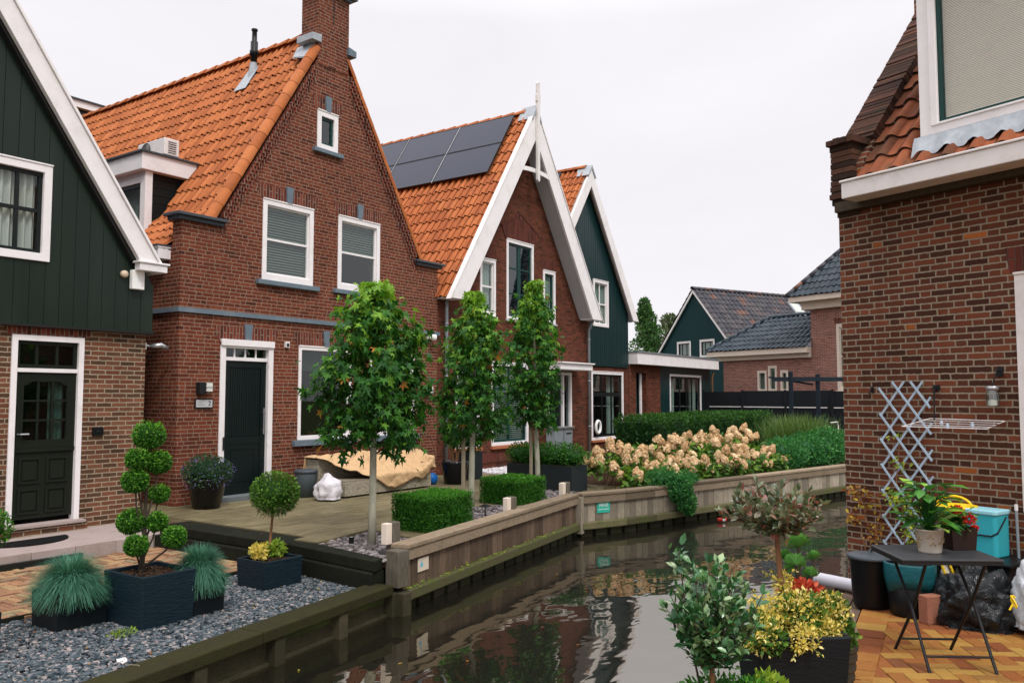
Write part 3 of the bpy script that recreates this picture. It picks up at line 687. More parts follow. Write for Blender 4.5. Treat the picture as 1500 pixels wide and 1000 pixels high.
# flue
fl = thing('roof_flue', 'black flue pipe with flanged cap on the orange roof beside the chimney', 'flue', (2.60, 1.78, 7.6))
MB().lathe([(.055, -.1), (.055, .50), (.085, .52), (.085, .60), (.07, .62), (.07, .78), (.05, .80), (.045, .98), (.06, 1.0), (.06, 1.03)], (2.60, 1.78, 7.55), 16).build('pipe', 'black_plastic', fl, smooth=True)
mb = MB(); mb.lathe([(.14, -.12), (.10, .05), (.062, .30)], (2.59, 1.78, 7.62), 16); mb.add([(2.30, 1.62, 7.32), (2.30, 1.98, 7.32), (2.62, 1.94, 7.84), (2.62, 1.66, 7.84)], [(0, 1, 2, 3)]); mb.build('lead_collar', 'lead', fl, smooth=False)
ac = thing('air_conditioner', 'beige air conditioning unit standing on the flat roof of the dormer', 'air conditioner', (.85, 2.05, 5.66))
MB().box(.70, .98, 1.62, 2.42, 5.68, 5.97).build('casing', 'old_white', ac, bevel=.015)
mb = MB()
for r in (.05, .09, .13, .165): mb.tube([(.694, 2.16+r*.78*math.cos(t*PI/12), 5.825+r*.78*math.sin(t*PI/12)) for t in range(25)], .005, 5)
for i in range(6): z = 5.72+i*.037; mb.box(.77, .92, 1.612, 1.62, z, z+.010)
mb.build('grille', 'dark_metal', ac)
mb = MB(); mb.box(.72, .97, 1.70, 1.75, 5.655, 5.68); mb.box(.72, .97, 2.30, 2.35, 5.655, 5.68); mb.build('foot', 'dark_metal', ac)

# ================================================================== house with green boards (left)
h1 = thing('green_boarded_house', 'left house with dark green boarded gable over brown brick', 'house', (-3.6, 0, 0))
def zr1(x): return 3.14+1.52*(-.0-x)-.0 if x > -3.5 else 3.14+1.52*(x+7.0)
def zb1(x):   # underside of barge board
    xx = x if x > -3.5 else -7.0-x
    return 3.49+1.475*(-.78-xx)
facade([(-6.5, -.4), (-.50, -.4), (-.50, 2.50), (-6.5, 2.50)], [(-2.26, -1.41, -.1, 2.35)], .03, .25, 'front_wall', 'brick_h1', h1)
MB().prism([(-2.36, 2.385), (-1.32, 2.385), (-1.28, 2.515), (-2.40, 2.515)], .024, .05).build('lintel', 'brick_soldier', h1)
side_wall(h1, -.72, -.50, .26, 8, -.4, 3.4, 'brick_h1', 'side_wall')
side_wall(h1, -6.5, -6.3, .26, 8, -.4, 3.4, 'brick_h1', 'side_wall')
hb = (-3.45, -1.96, 3.38, 4.55)
MB().prism([(-6.5, 2.6), (-3.5, 2.6), (-3.5, 7.3), (-6.5, 3.0)], .0, .06).build('gable_boarding', 'cladding_h1', h1)
facade([(-3.49, 2.56), (-.50, 2.56), (-.50, 3.2), (-3.49, 7.3)], [hb], -.02, .06, 'gable_board', 'cladding_h1', h1)
clad(h1, -6.5, -.46, 2.52, lambda x: zb1(x)+.15, -.06, 'cladding_h1', [(-3.45, -1.95, 3.36, 4.56)], bw=.19, gap=.006, t=.03)
MB().box(-6.5, -.45, -.075, .028, 2.49, 2.52).build('cladding_foot', 'ink', h1)
window(h1, -3.5, -1.93, 3.33, 4.58, -.06, fw=.10, fb=.10, proud=.03, sash='sash_black', sw=.05, v=(-2.85, -2.33), h=(3.98,), bw=.045, behind='curtain', glass='glass_clear')
MB().prism([(-6.2, 2.6), (-.9, 2.6), (-3.5, 6.2)], 1.0, 1.05).build('inner_wall', 'room_wall', h1); MB().box(-6.2, -.74, .9, .95, -.3, 2.5).build('inner_wall', 'room_wall', h1)
for sg in (0, 1):
    f = (lambda p: p) if sg == 0 else (lambda p: [(-7.0-x, z) for x, z in p])
    mb = MB(); mb.prism(f([(-.78, 3.495), (-.505, 3.495), (-3.5, 7.91), (-3.5, 7.50)]), -.24, -.16); mb.build('barge_board', 'white_paint', h1, bevel=.006)
    mb = MB(); mb.prism(f([(-.503, 3.495), (-.465, 3.495), (-3.5, 7.97), (-3.5, 7.912)]), -.27, -.12); mb.build('barge_trim', 'white_paint', h1)
    mb = MB(); mb.prism(f([(-.84, 3.495), (-.76, 3.51), (-3.5, 7.55), (-3.5, 7.44)]), -.158, -.05); mb.build('soffit', 'ink', h1)
    mb = MB(); mb.prism(f([(-.49, 3.50), (-3.5, 7.94), (-3.5, 7.84), (-.58, 3.50)]), -.11, 8.0); mb.build('roof', 'tile_slate', h1)
mb = MB(); mb.box(-.80, -.38, -.27, -.14, 3.36, 3.465); mb.box(-.83, -.35, -.29, -.13, 3.465, 3.492); mb.box(-.50, -.38, -.138, 8, 3.36, 3.465); mb.build('gutter_box', 'white_paint', h1, bevel=.006)
# door
mb = MB(); ring(mb, -2.30, -1.39, -.02, 2.385, .07, .005, .13, .001); mb.box(-2.23, -1.46, .03, .12, 1.915, 1.965); df = mb.build('door_frame', 'white_paint', h1, bevel=.004)
mb = MB(); ring(mb, -2.232, -1.458, 1.965, 2.318, .05, .05, .10); mb.box(-1.99, -1.955, .06, .09, 2.0, 2.28); mb.box(-1.735, -1.70, .06, .09, 2.0, 2.28); tr = mb.build('fanlight', 'door_green', df)
MB().box(-2.19, -1.50, .078, .083, 2.0, 2.28).build('pane', 'glass_dark', df)
dr = MB(); ring(dr, -2.232, -1.458, .95, 1.912, .115, .055, .11, .10); dr.box(-2.232, -1.458, .04, .11, .90, .948); dr.box(-2.232, -1.458, .065, .11, .06, .898)
for x0, x1, z0, z1 in ((-2.15, -1.88, .50, .83), (-1.81, -1.54, .50, .83), (-2.15, -1.88, .12, .44), (-1.81, -1.54, .12, .44)): ring(dr, x0, x1, z0, z1, .028, .048, .068); dr.prism([(x0+.05, z0+.05), (x1-.05, z0+.05), (x1-.05, z1-.05), (x0+.05, z1-.05)], .052, .066)
for k in (1, 2): x = -2.117+k*.181; dr.box(x-.014, x+.014, .062, .10, 1.05, 1.80); z = 1.05+k*.25; dr.box(-2.117, -1.573, .064, .10, z-.013, z+.013)
dr.prism([(-2.12, 1.74), (-2.12, 1.80), (-2.0, 1.80), (-2.07, 1.76)], .06, .1); dr.prism([(-1.57, 1.74), (-1.62, 1.76), (-1.69, 1.80), (-1.57, 1.80)], .06, .1)
dr = dr.build('front_door', 'door_green', h1)
MB().box(-2.12, -1.57, .084, .088, 1.04, 1.80).build('pane', 'glass_dark', dr)
curtain_mesh(-1.78, -1.58, 1.05, 1.8, .14, .06, .012).build('curtain', 'curtain', dr)
mb = MB(); mb.tube([(-2.17, .05, 1.13), (-2.17, -.01, 1.13), (-2.07, -.015, 1.13)], .012); mb.lathe([(.022, 0), (.022, .01)], (-2.17, .04, 1.125), 12); mb.build('door_handle', 'steel', dr)
MB().box(-2.45, -1.33, -.10, .03, -.145, -.03).build('doorstep', 'brick_h1', h1); MB().box(-2.40, -1.37, -.14, .10, -.032, .0).build('threshold', 'stone_pave', h1)

# ================================================================== house with white bargeboards (middle)
h3 = thing('gabled_brick_house', 'middle brick house with broad white bargeboards and white finial', 'house', (9.07, .02, 0))
W3 = [(7.40, 7.99, 3.42, 4.70), (8.42, 9.56, 3.40, 5.28), (9.99, 10.56, 3.43, 4.74), (6.55, 7.40, .50, 2.38), (7.84, 9.32, .50, 2.38), (10.2, 11.42, -.1, 2.26)]
facade([(5.93, -.4), (12.28, -.4), (12.28, 3.6), (9.07, 8.25), (5.93, 3.6)], [(a+.03, b-.03, c+.03, d-.03) for a, b, c, d in W3], .02, .24, 'front_wall', 'brick_h3', h3)
side_wall(h3, 5.93, 6.1, .245, 9, -.4, 3.6, 'brick_h3', 'side_wall'); side_wall(h3, 12.06, 12.28, .245, 9, -.4, 3.6, 'brick_h3', 'side_wall')
MB().prism([(6.2, -.3), (12, -.3), (12, 3.5), (9.07, 8), (6.2, 3.5)], 8.8, 9).build('back_wall', 'brick_h3', h3)
MB().prism([(6.12, -.3), (12.04, -.3), (12.04, 3.5), (9.07, 7.8), (6.12, 3.5)], 2.6, 2.65).build('inner_wall', 'room_wall', h3); MB().box(6.12, 12.04, .25, 2.55, 2.66, 2.8).build('inner_floor', 'room_wall', h3)
def zr3(x): return 8.40-1.52*abs(x-9.07)
for sg in (0, 1):
    f = (lambda p: p) if sg == 0 else (lambda p: [(18.14-x, z) for x, z in p])
    mb = MB(); mb.prism(f([(5.87, 3.62), (6.37, 3.62), (9.07, 7.74), (9.07, 8.47)]), -.40, -.34); mb.build('barge_board', 'white_paint', h3, bevel=.006)
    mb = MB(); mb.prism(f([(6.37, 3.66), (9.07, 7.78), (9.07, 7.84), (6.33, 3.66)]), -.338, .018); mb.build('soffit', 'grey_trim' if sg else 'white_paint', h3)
    mb = MB(); mb.prism(f([(5.90, 3.625), (6.36, 3.625), (6.36, 3.72), (6.20, 3.95), (6.05, 3.85), (5.90, 3.66)]), -.337, -.0); mb.build('eave_box', 'white_paint', h3)
    mb = MB(); mb.prism(f([(5.86, 3.60), (9.07, 8.475), (9.07, 8.515), (5.83, 3.60)]), -.42, -.30); mb.build('barge_trim', 'white_paint', h3)
    mb = MB(); mb.prism(f([(5.95, 3.62), (9.07, 8.28), (9.07, 8.1), (6.08, 3.62)]), .03, 9); mb.build('roof_boards', 'trunk_dark', h3)
tile_roof('roof', 'tile_red', h3, (5.90, -.29, 3.66+.0), (0, 1, 0), (3.17, 0, 4.74), 9.3, 5.68, tw=.19, tl=.33)
tile_roof('roof', 'tile_red', h3, (12.24, -.29, 3.66), (0, 1, 0), (-3.17, 0, 4.74), 9.3, 5.68, tw=.19, tl=.33)
mb = MB(); cap_tiles(mb, (9.07, -.1, 8.40), (9.07, 9.0, 8.40), r=.085, tl=.36, roll=1.3); mb.build('ridge_tiles', 'tile_red', h3, fix=False)
mb = MB(); mb.prism([(8.86, 8.19), (8.9, 8.17), (9.07, 8.44), (9.24, 8.17), (9.28, 8.19), (9.07, 8.56)], -.43, .0); mb.build('apex_cap', 'lead', h3)
mb = MB(); mb.prism([(9.03, 6.74), (9.08, 6.68), (9.13, 6.74), (9.13, 8.62), (9.15, 8.64), (9.15, 8.80), (9.13, 8.82), (9.13, 9.08), (9.08, 9.14), (9.03, 9.08), (9.03, 8.82), (9.01, 8.80), (9.01, 8.64), (9.03, 8.62)], -.47, -.405); mb.build('finial', 'old_white', h3, bevel=.005)
mb = MB(); n_ = 10; up = [(8.25+1.66*i/n_, 6.93+.05*math.sin(PI*i/n_)*1.6) for i in range(n_+1)]
mb.prism(up+[(x, z-.10) for x, z in reversed(up)], -.395, -.345); mb.build('collar_tie', 'white_paint', h3)
window(h3, *W3[0], .02, fw=.075, sash='white_paint', sw=.03, h=(4.08,), bw=.04, glass='glass', behind='curtain', sill=(.03, .05, .05), sillmat='white_paint')
window(h3, *W3[1], .02, fw=.075, sash='sash_green', sw=.055, v=(8.99,), h=((4.02, .035), (4.62, .035)), bw=.13, glass='glass', behind=None, sill=(.03, .05, .05), sillmat='grey_trim')
window(h3, *W3[2], .02, fw=.075, sash='sash_green', sw=.05, h=(4.08,), bw=.04, glass='glass', behind='curtain', sill=(.03, .05, .05), sillmat='grey_trim')
window(h3, *W3[3], .02, fw=.075, sash='sash_green', sw=.05, h=((1.78, .07),), glass='glass', behind='blind', sill=(.03, .07, .07), sillmat='terracotta')
window(h3, *W3[4], .02, fw=.075, sash='sash_green', sw=.05, v=(8.58,), h=((1.78, .07),), bw=.04, glass='glass', behind='blind', sill=(.03, .07, .07), sillmat='terracotta')
arch(h3, 7.36, 8.03, 4.73, .02, .22, .05, False, 'brick_soldier_dark'); arch(h3, 9.95, 10.60, 4.77, .02, .22, .05, False, 'brick_soldier_dark')
mb = MB(); mb.prism([(8.36, 5.30), (9.62, 5.30), (9.74, 5.55), (8.99, 5.93), (8.24, 5.55)], -.002, .03); mb.build('lintel', 'brick_soldier_dark', h3)
mb = MB(); mb.prism([(8.22, 5.55), (8.99, 5.94), (9.76, 5.55), (9.79, 5.58), (8.99, 6.0), (8.19, 5.58)], -.012, .03); mb.build('lintel_trim', 'brick_soldier_dark', h3)
MB().box(6.5, 9.4, -.0, .019, .14, .34).build('plinth_course', 'brick_soldier_dark', h3)
mb = MB(); mb.box(9.95, 11.52, -.52, .02, 2.27, 2.42); mb.box(9.92, 11.56, -.57, .02, 2.42, 2.455); pc = mb.build('porch_canopy', 'white_paint', h3, bevel=.008)
mb = MB(); ring(mb, 10.2, 11.42, -.1, 2.265, .11, .03, .16, .001); mb.box(10.95, 11.02, .04, .15, -.1, 2.15); df = mb.build('door_frame', 'white_paint', h3)
dr = MB(); dr.box(10.31, 10.95, .10, .15, -.08, 2.15); ring(dr, 10.40, 10.86, .1, .9, .03, .09, .101); dr = dr.build('front_door', 'door_black', h3)
MB().box(11.02, 11.31, .09, .096, -.08, 2.15).build('pane', 'glass_dark', df)
for x, y, z1, nm in ((6.14, -.07, 3.62, 'downpipe'), (12.12, -.07, 3.62, 'downpipe')):
    mb = MB(); mb.tube([(x, y-.12 if x > 9 else y, z1), (x, y, z1-.25), (x, y, -.2)], .036, 12)
    for z in (.8, 2.0, 3.1): mb.lathe([(.043, 0), (.043, .04)], (x, y, z), 12)
    mb.build(nm, 'zinc', h3, smooth=True)

# solar panels
S3 = Vector((3.17, 0, 4.74)).normalized(); N3 = Vector((-4.74, 0, 3.17)).normalized(); A3 = Vector((9.07, 0, 8.40))
def panel(name, base, y0, s0, label, group, sv=S3, nv=N3, w=1.66, l=.98):
    p = base-sv*s0; c = p-sv*l/2+Vector((0, y0+w/2, 0))+nv*.11
    t = thing(name, label, 'solar panel', tuple(c), 0, group)
    def slab(mb, y0_, y1_, a0, a1, t0, t1):
        vs = [p-sv*a+Vector((0, y, 0))+nv*q for q in (t0, t1) for a in (a0, a1) for y in (y0_, y1_)]
        mb.add(vs, [(0,2,3,1),(4,5,7,6),(0,1,5,4),(2,6,7,3),(0,4,6,2),(1,3,7,5)]); return mb
    g = slab(MB(), y0+.012, y0+w-.012, .012, l-.012, .10, .128); o = g.build('glass_face', 'solar', t)
    f = MB(); slab(f, y0, y0+.012, 0, l, .095, .134); slab(f, y0+w-.012, y0+w, 0, l, .095, .134); slab(f, y0+.012, y0+w-.012, 0, .012, .095, .134); slab(f, y0+.012, y0+w-.012, l-.012, l, .095, .134)
    f.build('frame', 'steel' if False else 'sash_black', t)
    r = MB(); slab(r, y0+w+.0, y0+w+.035, 0, l, .09, .125); r.build('rail', 'steel', t)
    return t
ordn = ('nearest the white bargeboard', 'in the middle of its row', 'farthest left beside the brick gable')
for i in range(3):
    for j in range(2):
        panel('solar_panel', A3, .12+i*1.70, .10+j*1.0, 'solar panel in the %s row, %s' % (('upper', 'lower')[j], ordn[i]), 'solar panels on the middle roof')

# ================================================================== house with dark boards (behind)
h4 = thing('dark_gabled_house', 'farther house with glossy dark green boarded gable and white bargeboards', 'house', (15.2, 1.72, 0))
AX = 15.12
def zr4(x): return 8.70-1.42*abs(x-AX)
G4 = [(15.5, 16.5, 3.82, 5.30), (15.45, 17.60, .25, 2.40)]
clad(h4, 12.35, 17.92, 2.57, lambda x: min(zr4(x)-.35, 9), 1.70, 'cladding_h4', [(15.52, 16.48, 3.84, 5.28)], bw=.14, gap=.012, t=.03)
facade([(12.3, 2.6), (17.9, 2.6), (17.9, 4.3), (AX, 8.2), (12.35, 4.3)], [(15.53, 16.47, 3.85, 5.27)], 1.735, 1.9, 'gable_wall', 'cladding_h4', h4)
facade([(12.3, -.4), (18.0, -.4), (18.0, 2.55), (12.3, 2.55)], [(15.48, 17.57, .28, 2.37)], 1.75, 1.97, 'front_wall', 'brick_h3', h4)
side_wall(h4, 12.3, 12.5, 1.98, 10, -.4, 4.2, 'brick_h3', 'side_wall'); side_wall(h4, 17.8, 18.0, 1.98, 10, -.4, 4.2, 'brick_h3', 'side_wall')
MB().prism([(12.5, -.3), (17.8, -.3), (17.8, 4.3), (AX, 8.2), (12.5, 4.3)], 9.8, 10).build('back_wall', 'brick_h3', h4)
MB().prism([(12.5, -.3), (17.8, -.3), (17.8, 4.2), (15.12, 7.8), (12.5, 4.2)], 4.5, 4.55).build('inner_wall', 'room_wall', h4)
for sg in (0, 1):
    f = (lambda p: p) if sg == 1 else (lambda p: [(2*AX-x, z) for x, z in p])
    mb = MB(); mb.prism(f([(18.33, 4.14), (AX, 8.72), (AX, 8.14), (17.92, 4.14)]), 1.50, 1.56); mb.build('barge_board', 'white_paint', h4, bevel=.006)
    mb = MB(); mb.prism(f([(18.30, 4.14), (AX, 8.64), (AX, 8.50), (18.16, 4.14)]), 1.562, 10); mb.build('roof_boards', 'old_white', h4)
tile_roof('roof', 'tile_red', h4, (2*AX-18.33, 1.60, 4.16), (0, 1, 0), (3.2, 0, 4.55), 8.6, 5.56, tw=.19, tl=.33)
tile_roof('roof', 'tile_red', h4, (18.33, 1.60, 4.16), (0, 1, 0), (-3.2, 0, 4.55), 8.6, 5.56, tw=.19, tl=.33)
mb = MB(); cap_tiles(mb, (AX, 1.7, 8.74), (AX, 10.0, 8.74), r=.10, tl=.36); mb.build('ridge_tiles', 'tile_red', h4, smooth=True, fix=False)
MB().prism([(14.9, 8.42), (15.12, 8.70), (15.34, 8.42), (15.38, 8.45), (15.12, 8.82), (14.86, 8.45)], 1.47, 1.95).build('apex_cap', 'lead', h4)
panel('solar_panel', Vector((AX, 0, 8.72)), 2.5, .12, 'single solar panel glimpsed on the rear roof between the two white gables', None, Vector((3.2, 0, 4.55)).normalized(), Vector((-4.55, 0, 3.2)).normalized(), 2.6, 1.6)
window(h4, *G4[0], 1.70, fw=.09, proud=.03, sash='white_paint', sw=.035, v=(16.0,), h=(4.55,), bw=.04, behind='curtain')
window(h4, *G4[1], 1.75, fw=.085, sash='sash_black', sw=.055, v=(16.20, 16.85), h=((1.68, .13),), bw=.05, glass='glass', behind=None, sill=(.03, .07, .07), sillmat='terracotta')
curtain_mesh(17.0, 17.45, .4, 2.3, 2.05).build('curtain', 'curtain', h4)
# flat roofed extension
ex = thing('flat_roof_extension', 'low flat-roofed extension with deep white fascia and dark boarded wall', 'extension', (21.5, 1.8, 0))
facade([(18.02, -.4), (20.5, -.4), (20.5, 2.7), (18.02, 2.7)], [(18.55, 19.32, -.1, 2.42)], 1.74, 1.96, 'brick_pier', 'brick_h3', ex)
facade([(20.51, -.4), (25.3, -.4), (25.3, 2.7), (20.51, 2.7)], [(21.38, 24.32, .0, 2.40)], 1.76, 1.96, 'boarded_wall', 'cladding_h4', ex)
side_wall(ex, 25.1, 25.3, 1.97, 7, -.4, 2.7, 'cladding_h4', 'side_wall'); side_wall(ex, 18.1, 25.0, 6.8, 7, -.4, 2.7, 'brick_h3', 'back_wall')
MB().box(18.05, 25.45, 1.42, 7.1, 2.70, 3.10).build('fascia', 'white_paint', ex, bevel=.01); MB().box(18.02, 25.50, 1.38, 7.15, 3.10, 3.14).build('roof_edge', 'zinc', ex)
window(ex, 21.35, 24.35, -.05, 2.43, 1.76, fw=.07, sash='sash_black', sw=.07, v=(22.35, 23.0, 23.5), bw=.09, behind='sides', glass='glass')
MB().box(18.5, 19.36, 2.05, 2.1, -.1, 2.45).build('side_door', 'sash_green', ex); MB().box(19.2, 19.32, 1.9, 1.95, -.1, 2.42).build('door_frame', 'white_paint', ex)
mb = MB(); mb.tube([(25.2, 1.55, 2.6), (25.2, 1.62, 2.4), (25.2, 1.62, -.2)], .04, 10); mb.build('downpipe', 'trunk_brown', ex, smooth=True)

# ================================================================== far houses
fa = thing('far_gabled_house', 'far dark teal boarded house with white verge and long grey tiled roof', 'house', (32.48, 5.42, 0), math.radians(-115.7))
facade([(-3.25, -.4), (3.4, -.4), (3.4, 3.35), (.12, 6.98), (-3.25, 3.35)], [(-1.2, -.24, 3.64, 4.38), (.51, 1.48, 3.61, 4.39)], 0, .2, 'gable_wall', 'cladding_far', fa)
MB().box(3.2, 3.4, .21, 8.5, -.4, 3.4).build('side_wall', 'cladding_far', fa); MB().box(-3.25, -3.05, .21, 8.5, -.4, 3.4).build('side_wall', 'cladding_far', fa)
MB().prism([(-3, -.3), (3.2, -.3), (3.2, 3.3), (.12, 6.9), (-3, 3.3)], 8.2, 8.4).build('back_wall', 'cladding_far', fa)
MB().box(-3, 3.1, 1.5, 1.55, 0, 5).build('inner_wall', 'room_wall', fa)
tile_roof('roof', 'tile_slate', fa, (3.75, -.15, 3.08), (0, 1, 0), (-3.63, 0, 3.99), 8.8, 5.4, tw=.30, tl=.36)
tile_roof('roof', 'tile_slate', fa, (-3.51, -.15, 3.08), (0, 1, 0), (3.63, 0, 3.99), 8.8, 5.4, tw=.30, tl=.36)
mb = MB(); cap_tiles(mb, (.12, -.15, 7.06), (.12, 8.7, 7.06), r=.12, tl=.4); mb.build('ridge_tiles', 'tile_slate', fa, smooth=True, fix=False)
for s in (1, -1):
    mb = MB(); mb.prism([(.12+s*3.60, 3.05), (.12, 7.01), (.12, 6.86), (.12+s*3.46, 3.05)], -.12, -.06); mb.build('barge_board', 'white_paint', fa)
    mb = MB(); mb.prism([(.12+s*3.6, 3.0), (.12, 6.95), (.12, 6.7), (.12+s*3.4, 3.0)], .21, 8.5); mb.build('roof_boards', 'trunk_dark', fa)
window(fa, -1.24, -.20, 3.60, 4.42, 0, fw=.09, sash='sash_black', sw=.05, v=(-.9, -.55), behind='curtain'); window(fa, .47, 1.52, 3.57, 4.43, 0, fw=.09, sash='sash_black', sw=.05, v=(.82, 1.17), behind='curtain')
sk = MB(); S_ = Vector((-3.63, 0, 3.99)).normalized(); N_ = Vector((3.99, 0, 3.63)).normalized(); B_ = Vector((3.75, 0, 3.08))
def slabf(mb, y0, y1, a0, a1, t0, t1):
    vs = [B_+S_*a+Vector((0, y, 0))+N_*q for q in (t0, t1) for a in (a0, a1) for y in (y0, y1)]
    mb.add(vs, [(0,2,3,1),(4,5,7,6),(0,1,5,4),(2,6,7,3),(0,4,6,2),(1,3,7,5)]); return mb
sk = slabf(MB(), 6.1, 6.9, 3.9, 4.8, .0, .12).build('skylight', 'zinc', fa); slabf(MB(), 6.2, 6.8, 4.0, 4.7, .115, .13).build('pane', 'curtain', sk); slabf(MB(), 6.05, 7.1, 3.55, 3.88, .03, .06).build('lead_apron', 'old_white', sk)

fb = thing('far_brick_house', 'far pale brick house with cream cornices, dark hipped roofs and three narrow windows', 'house', (25.62, -2.23, 0), math.radians(-110.6))
WB = [(-2.60, -2.14, 1.82, 2.66), (-2.06, -1.64, 1.82, 2.84), (-1.47, -1.10, 1.82, 2.64)]
facade([(-4.4, -.4), (-.002, -.4), (-.002, 3.2), (-4.4, 3.2)], [(a+.03, b-.03, c+.03, d-.03) for a, b, c, d in WB], .02, .22, 'wing_wall', 'brick_far', fb)
MB().box(-4.4, -4.2, .23, 4.5, -.4, 3.2).build('side_wall', 'brick_far', fb)
for w in WB: window(fb, *w, .02, frame='cream_paint', fw=.09, glass='glass', behind='roller', btop=w[2]+.1, sill=(.04, .05, .05), sillmat='cream_paint')
mb = MB(); mb.box(-5.0, -.003, -.32, .24, 3.30, 3.52); mb.box(-4.7, -.003, -.10, .23, 3.12, 3.298); mb.box(-5.0, -4.4, .242, 4.8, 3.30, 3.52); mb.build('cornice', 'cream_paint', fb, bevel=.01)
facade([(0, -.4), (8, -.4), (8, 5.0), (0, 5.0)], [(1.14, 2.2, 1.86, 4.28)], 0, .22, 'main_wall', 'brick_far', fb)
MB().box(0.001, .22, .23, 6, -.4, 5.0).build('side_wall', 'brick_far', fb)
window(fb, 1.11, 2.23, 1.83, 4.31, 0, frame='cream_paint', fw=.11, sash='cream_paint', sw=.05, h=((3.1, .07),), behind='curtain', sill=(.05, .06, .06), sillmat='cream_paint')
arch(fb, 1.05, 2.29, 4.33, 0, .22, .06, False)
mb = MB(); mb.box(-.58, 8, -.58, 6.4, 5.24, 5.45); mb.box(-.24, 8, -.24, 6.2, 4.95, 5.238); mb.build('cornice', 'cream_paint', fb, bevel=.01)
tile_roof('wing_roof', 'tile_dark', fb, (-5.05, -.36, 3.54), (1, 0, 0), (0, 1.9, 1.42), 5.1, 2.37, clips=[((-5.05, -.36, 0), (-.80, -.60, 0) if False else (-1, 1, 0))], tw=.24, tl=.33, amp=.04)
tile_roof('wing_roof', 'tile_dark', fb, (-5.05, -.36, 3.54), (0, 1, 0), (1.9, 0, 1.42), 5.0, 2.37, clips=[((-5.05, -.36, 0), (1, -1, 0))], tw=.24, tl=.33, amp=.04)
mb = MB(); cap_tiles(mb, (-3.1, 1.55, 4.97), (0, 1.55, 4.97), r=.11, tl=.38); cap_tiles(mb, (-5.0, -.31, 3.58), (-3.12, 1.53, 4.97), r=.10, tl=.38); mb.build('ridge_tiles', 'tile_dark', fb, smooth=True, fix=False)
tile_roof('main_roof', 'tile_dark', fb, (-.62, -.62, 5.47), (1, 0, 0), (0, 3, 3.6), 8.6, 4.7, clips=[((-.62, -.62, 0), (-1, 1, 0))], tw=.24, tl=.33, amp=.04)
tile_roof('main_roof', 'tile_dark', fb, (-.62, -.62, 5.47), (0, 1, 0), (3, 0, 3.6), 6.6, 4.7, clips=[((-.62, -.62, 0), (1, -1, 0))], tw=.24, tl=.33, amp=.04)
mb = MB(); cap_tiles(mb, (-.60, -.60, 5.50), (2.35, 2.35, 9.05), r=.11, tl=.38); mb.build('hip_tiles', 'tile_slate', fb, smooth=True, fix=False)
MB().box(-2.6, .0, 3.0, 4.2, 4.2, 4.9).build('cornice_block', 'cream_paint', fb)

# ================================================================== right house
AR = math.radians(-110.9)
hr = thing('old_brick_house', 'old dark brick house at the right edge with moss-stained tiles', 'house', (1.75, -8.95, 0), AR)
facade([(0, -.6), (7.5, -.6), (7.5, 3.60), (0, 3.60)], [(1.74, 2.70, .66, 2.62)], 0, .24, 'front_wall', 'brick_right', hr)
MB().box(0, .24, .242, 5.2, -.6, 3.6).build('side_wall', 'brick_right', hr)
MB().box(.26, 7.4, 1.6, 1.65, -.5, 5).build('inner_wall', 'room_wall', hr)
window(hr, 1.70, 2.74, .62, 2.66, 0, frame='old_white', fw=.10, sash='sash_green', sw=.05, behind='curtain', glass='glass')
arch(hr, 1.66, 2.78, 2.68, 0, .22, .03, False, 'brick_soldier_dark')
tile_roof('roof', 'tile_old', hr, (.30, -.12, 3.776), (1, 0, 0), (0, 1, 1.2), 7.2, 4.4, tw=.245, tl=.30, amp=.048, step=.034)
MB().prism([(-.12, 3.66), (2.6, 6.92), (2.7, 6.84), (-.02, 3.6)], .31, 7.4, 'yz').build('roof_boards', 'trunk_dark', hr)
mb = MB(); mb.box(.27, 7.5, -.35, -.10, 3.56, 3.72); mb.build('gutter', 'old_white', hr, bevel=.008)
mb = MB(); mb.box(.255, 7.5, -.365, -.31, 3.72, 3.745); mb.build('gutter_lip', 'old_white', hr, bevel=.008)
MB().box(.02, 7.5, -.099, -.002, 3.50, 3.60).build('soffit', 'trunk_dark', hr)
# stepped brick parapet on the gable
mb = MB()
mb.prism([(.0, 3.6), (.32, 3.60), (.32, 3.95), (3.2, 7.40), (3.2, 7.85), (2.16, 6.6), (.0, 4.0)], -.001, .292, 'yz'); pw = mb.build('parapet_wall', 'brick_right', hr)
mb = MB(); p0 = Vector((0, .20, 4.285)); p1 = Vector((0, 1.70, 6.10)); d = (p1-p0).normalized(); nn = Vector((0, -d.z, d.y)); L_ = (p1-p0).length; k = int(L_/.058)
for i in range(k):
    c = p0+d*((i+.5)*L_/k); j = random.uniform(-.008, .008)
    a = c-d*.0255; b = c+d*.0255; hh = .062+j*.5
    vs = []
    for q in (a, b):
        for x in (-.06+j*.6, .30+j*.6):
            for s_ in (-hh, .03+j): vs.append(q+Vector((x, 0, 0))+nn*s_)
    mb.add(vs, [(0,1,3,2),(4,6,7,5),(0,4,5,1),(2,3,7,6),(0,2,6,4),(1,5,7,3)], random.random())
mb.build('coping_bricks', 'coping_old', hr)
mb = MB()
for i in range(9): mb.box(-.035+random.uniform(-.008, .008), .22, -.07+random.uniform(-.005, .005), .26, 4.20-i*.06-.052, 4.20-i*.06, tint=random.random())
for i in range(4): z = 3.695-i*.061; mb.box(-.035+i*.012, .25, -.10+i*.025, .02, z-.053, z, tint=random.random())
for i in range(4): mb.box(-.05+i*.08, .02+i*.08, -.13+random.uniform(-.01, .01), .20, 4.205, 4.262+.010*(i % 2), tint=random.random())
mb.build('kneeler', 'coping_old', hr)
mb = MB(); mb.box(-.06, .28, 1.68, 2.2, 5.9, 6.9); mb.build('parapet_top', 'brick_right', hr)
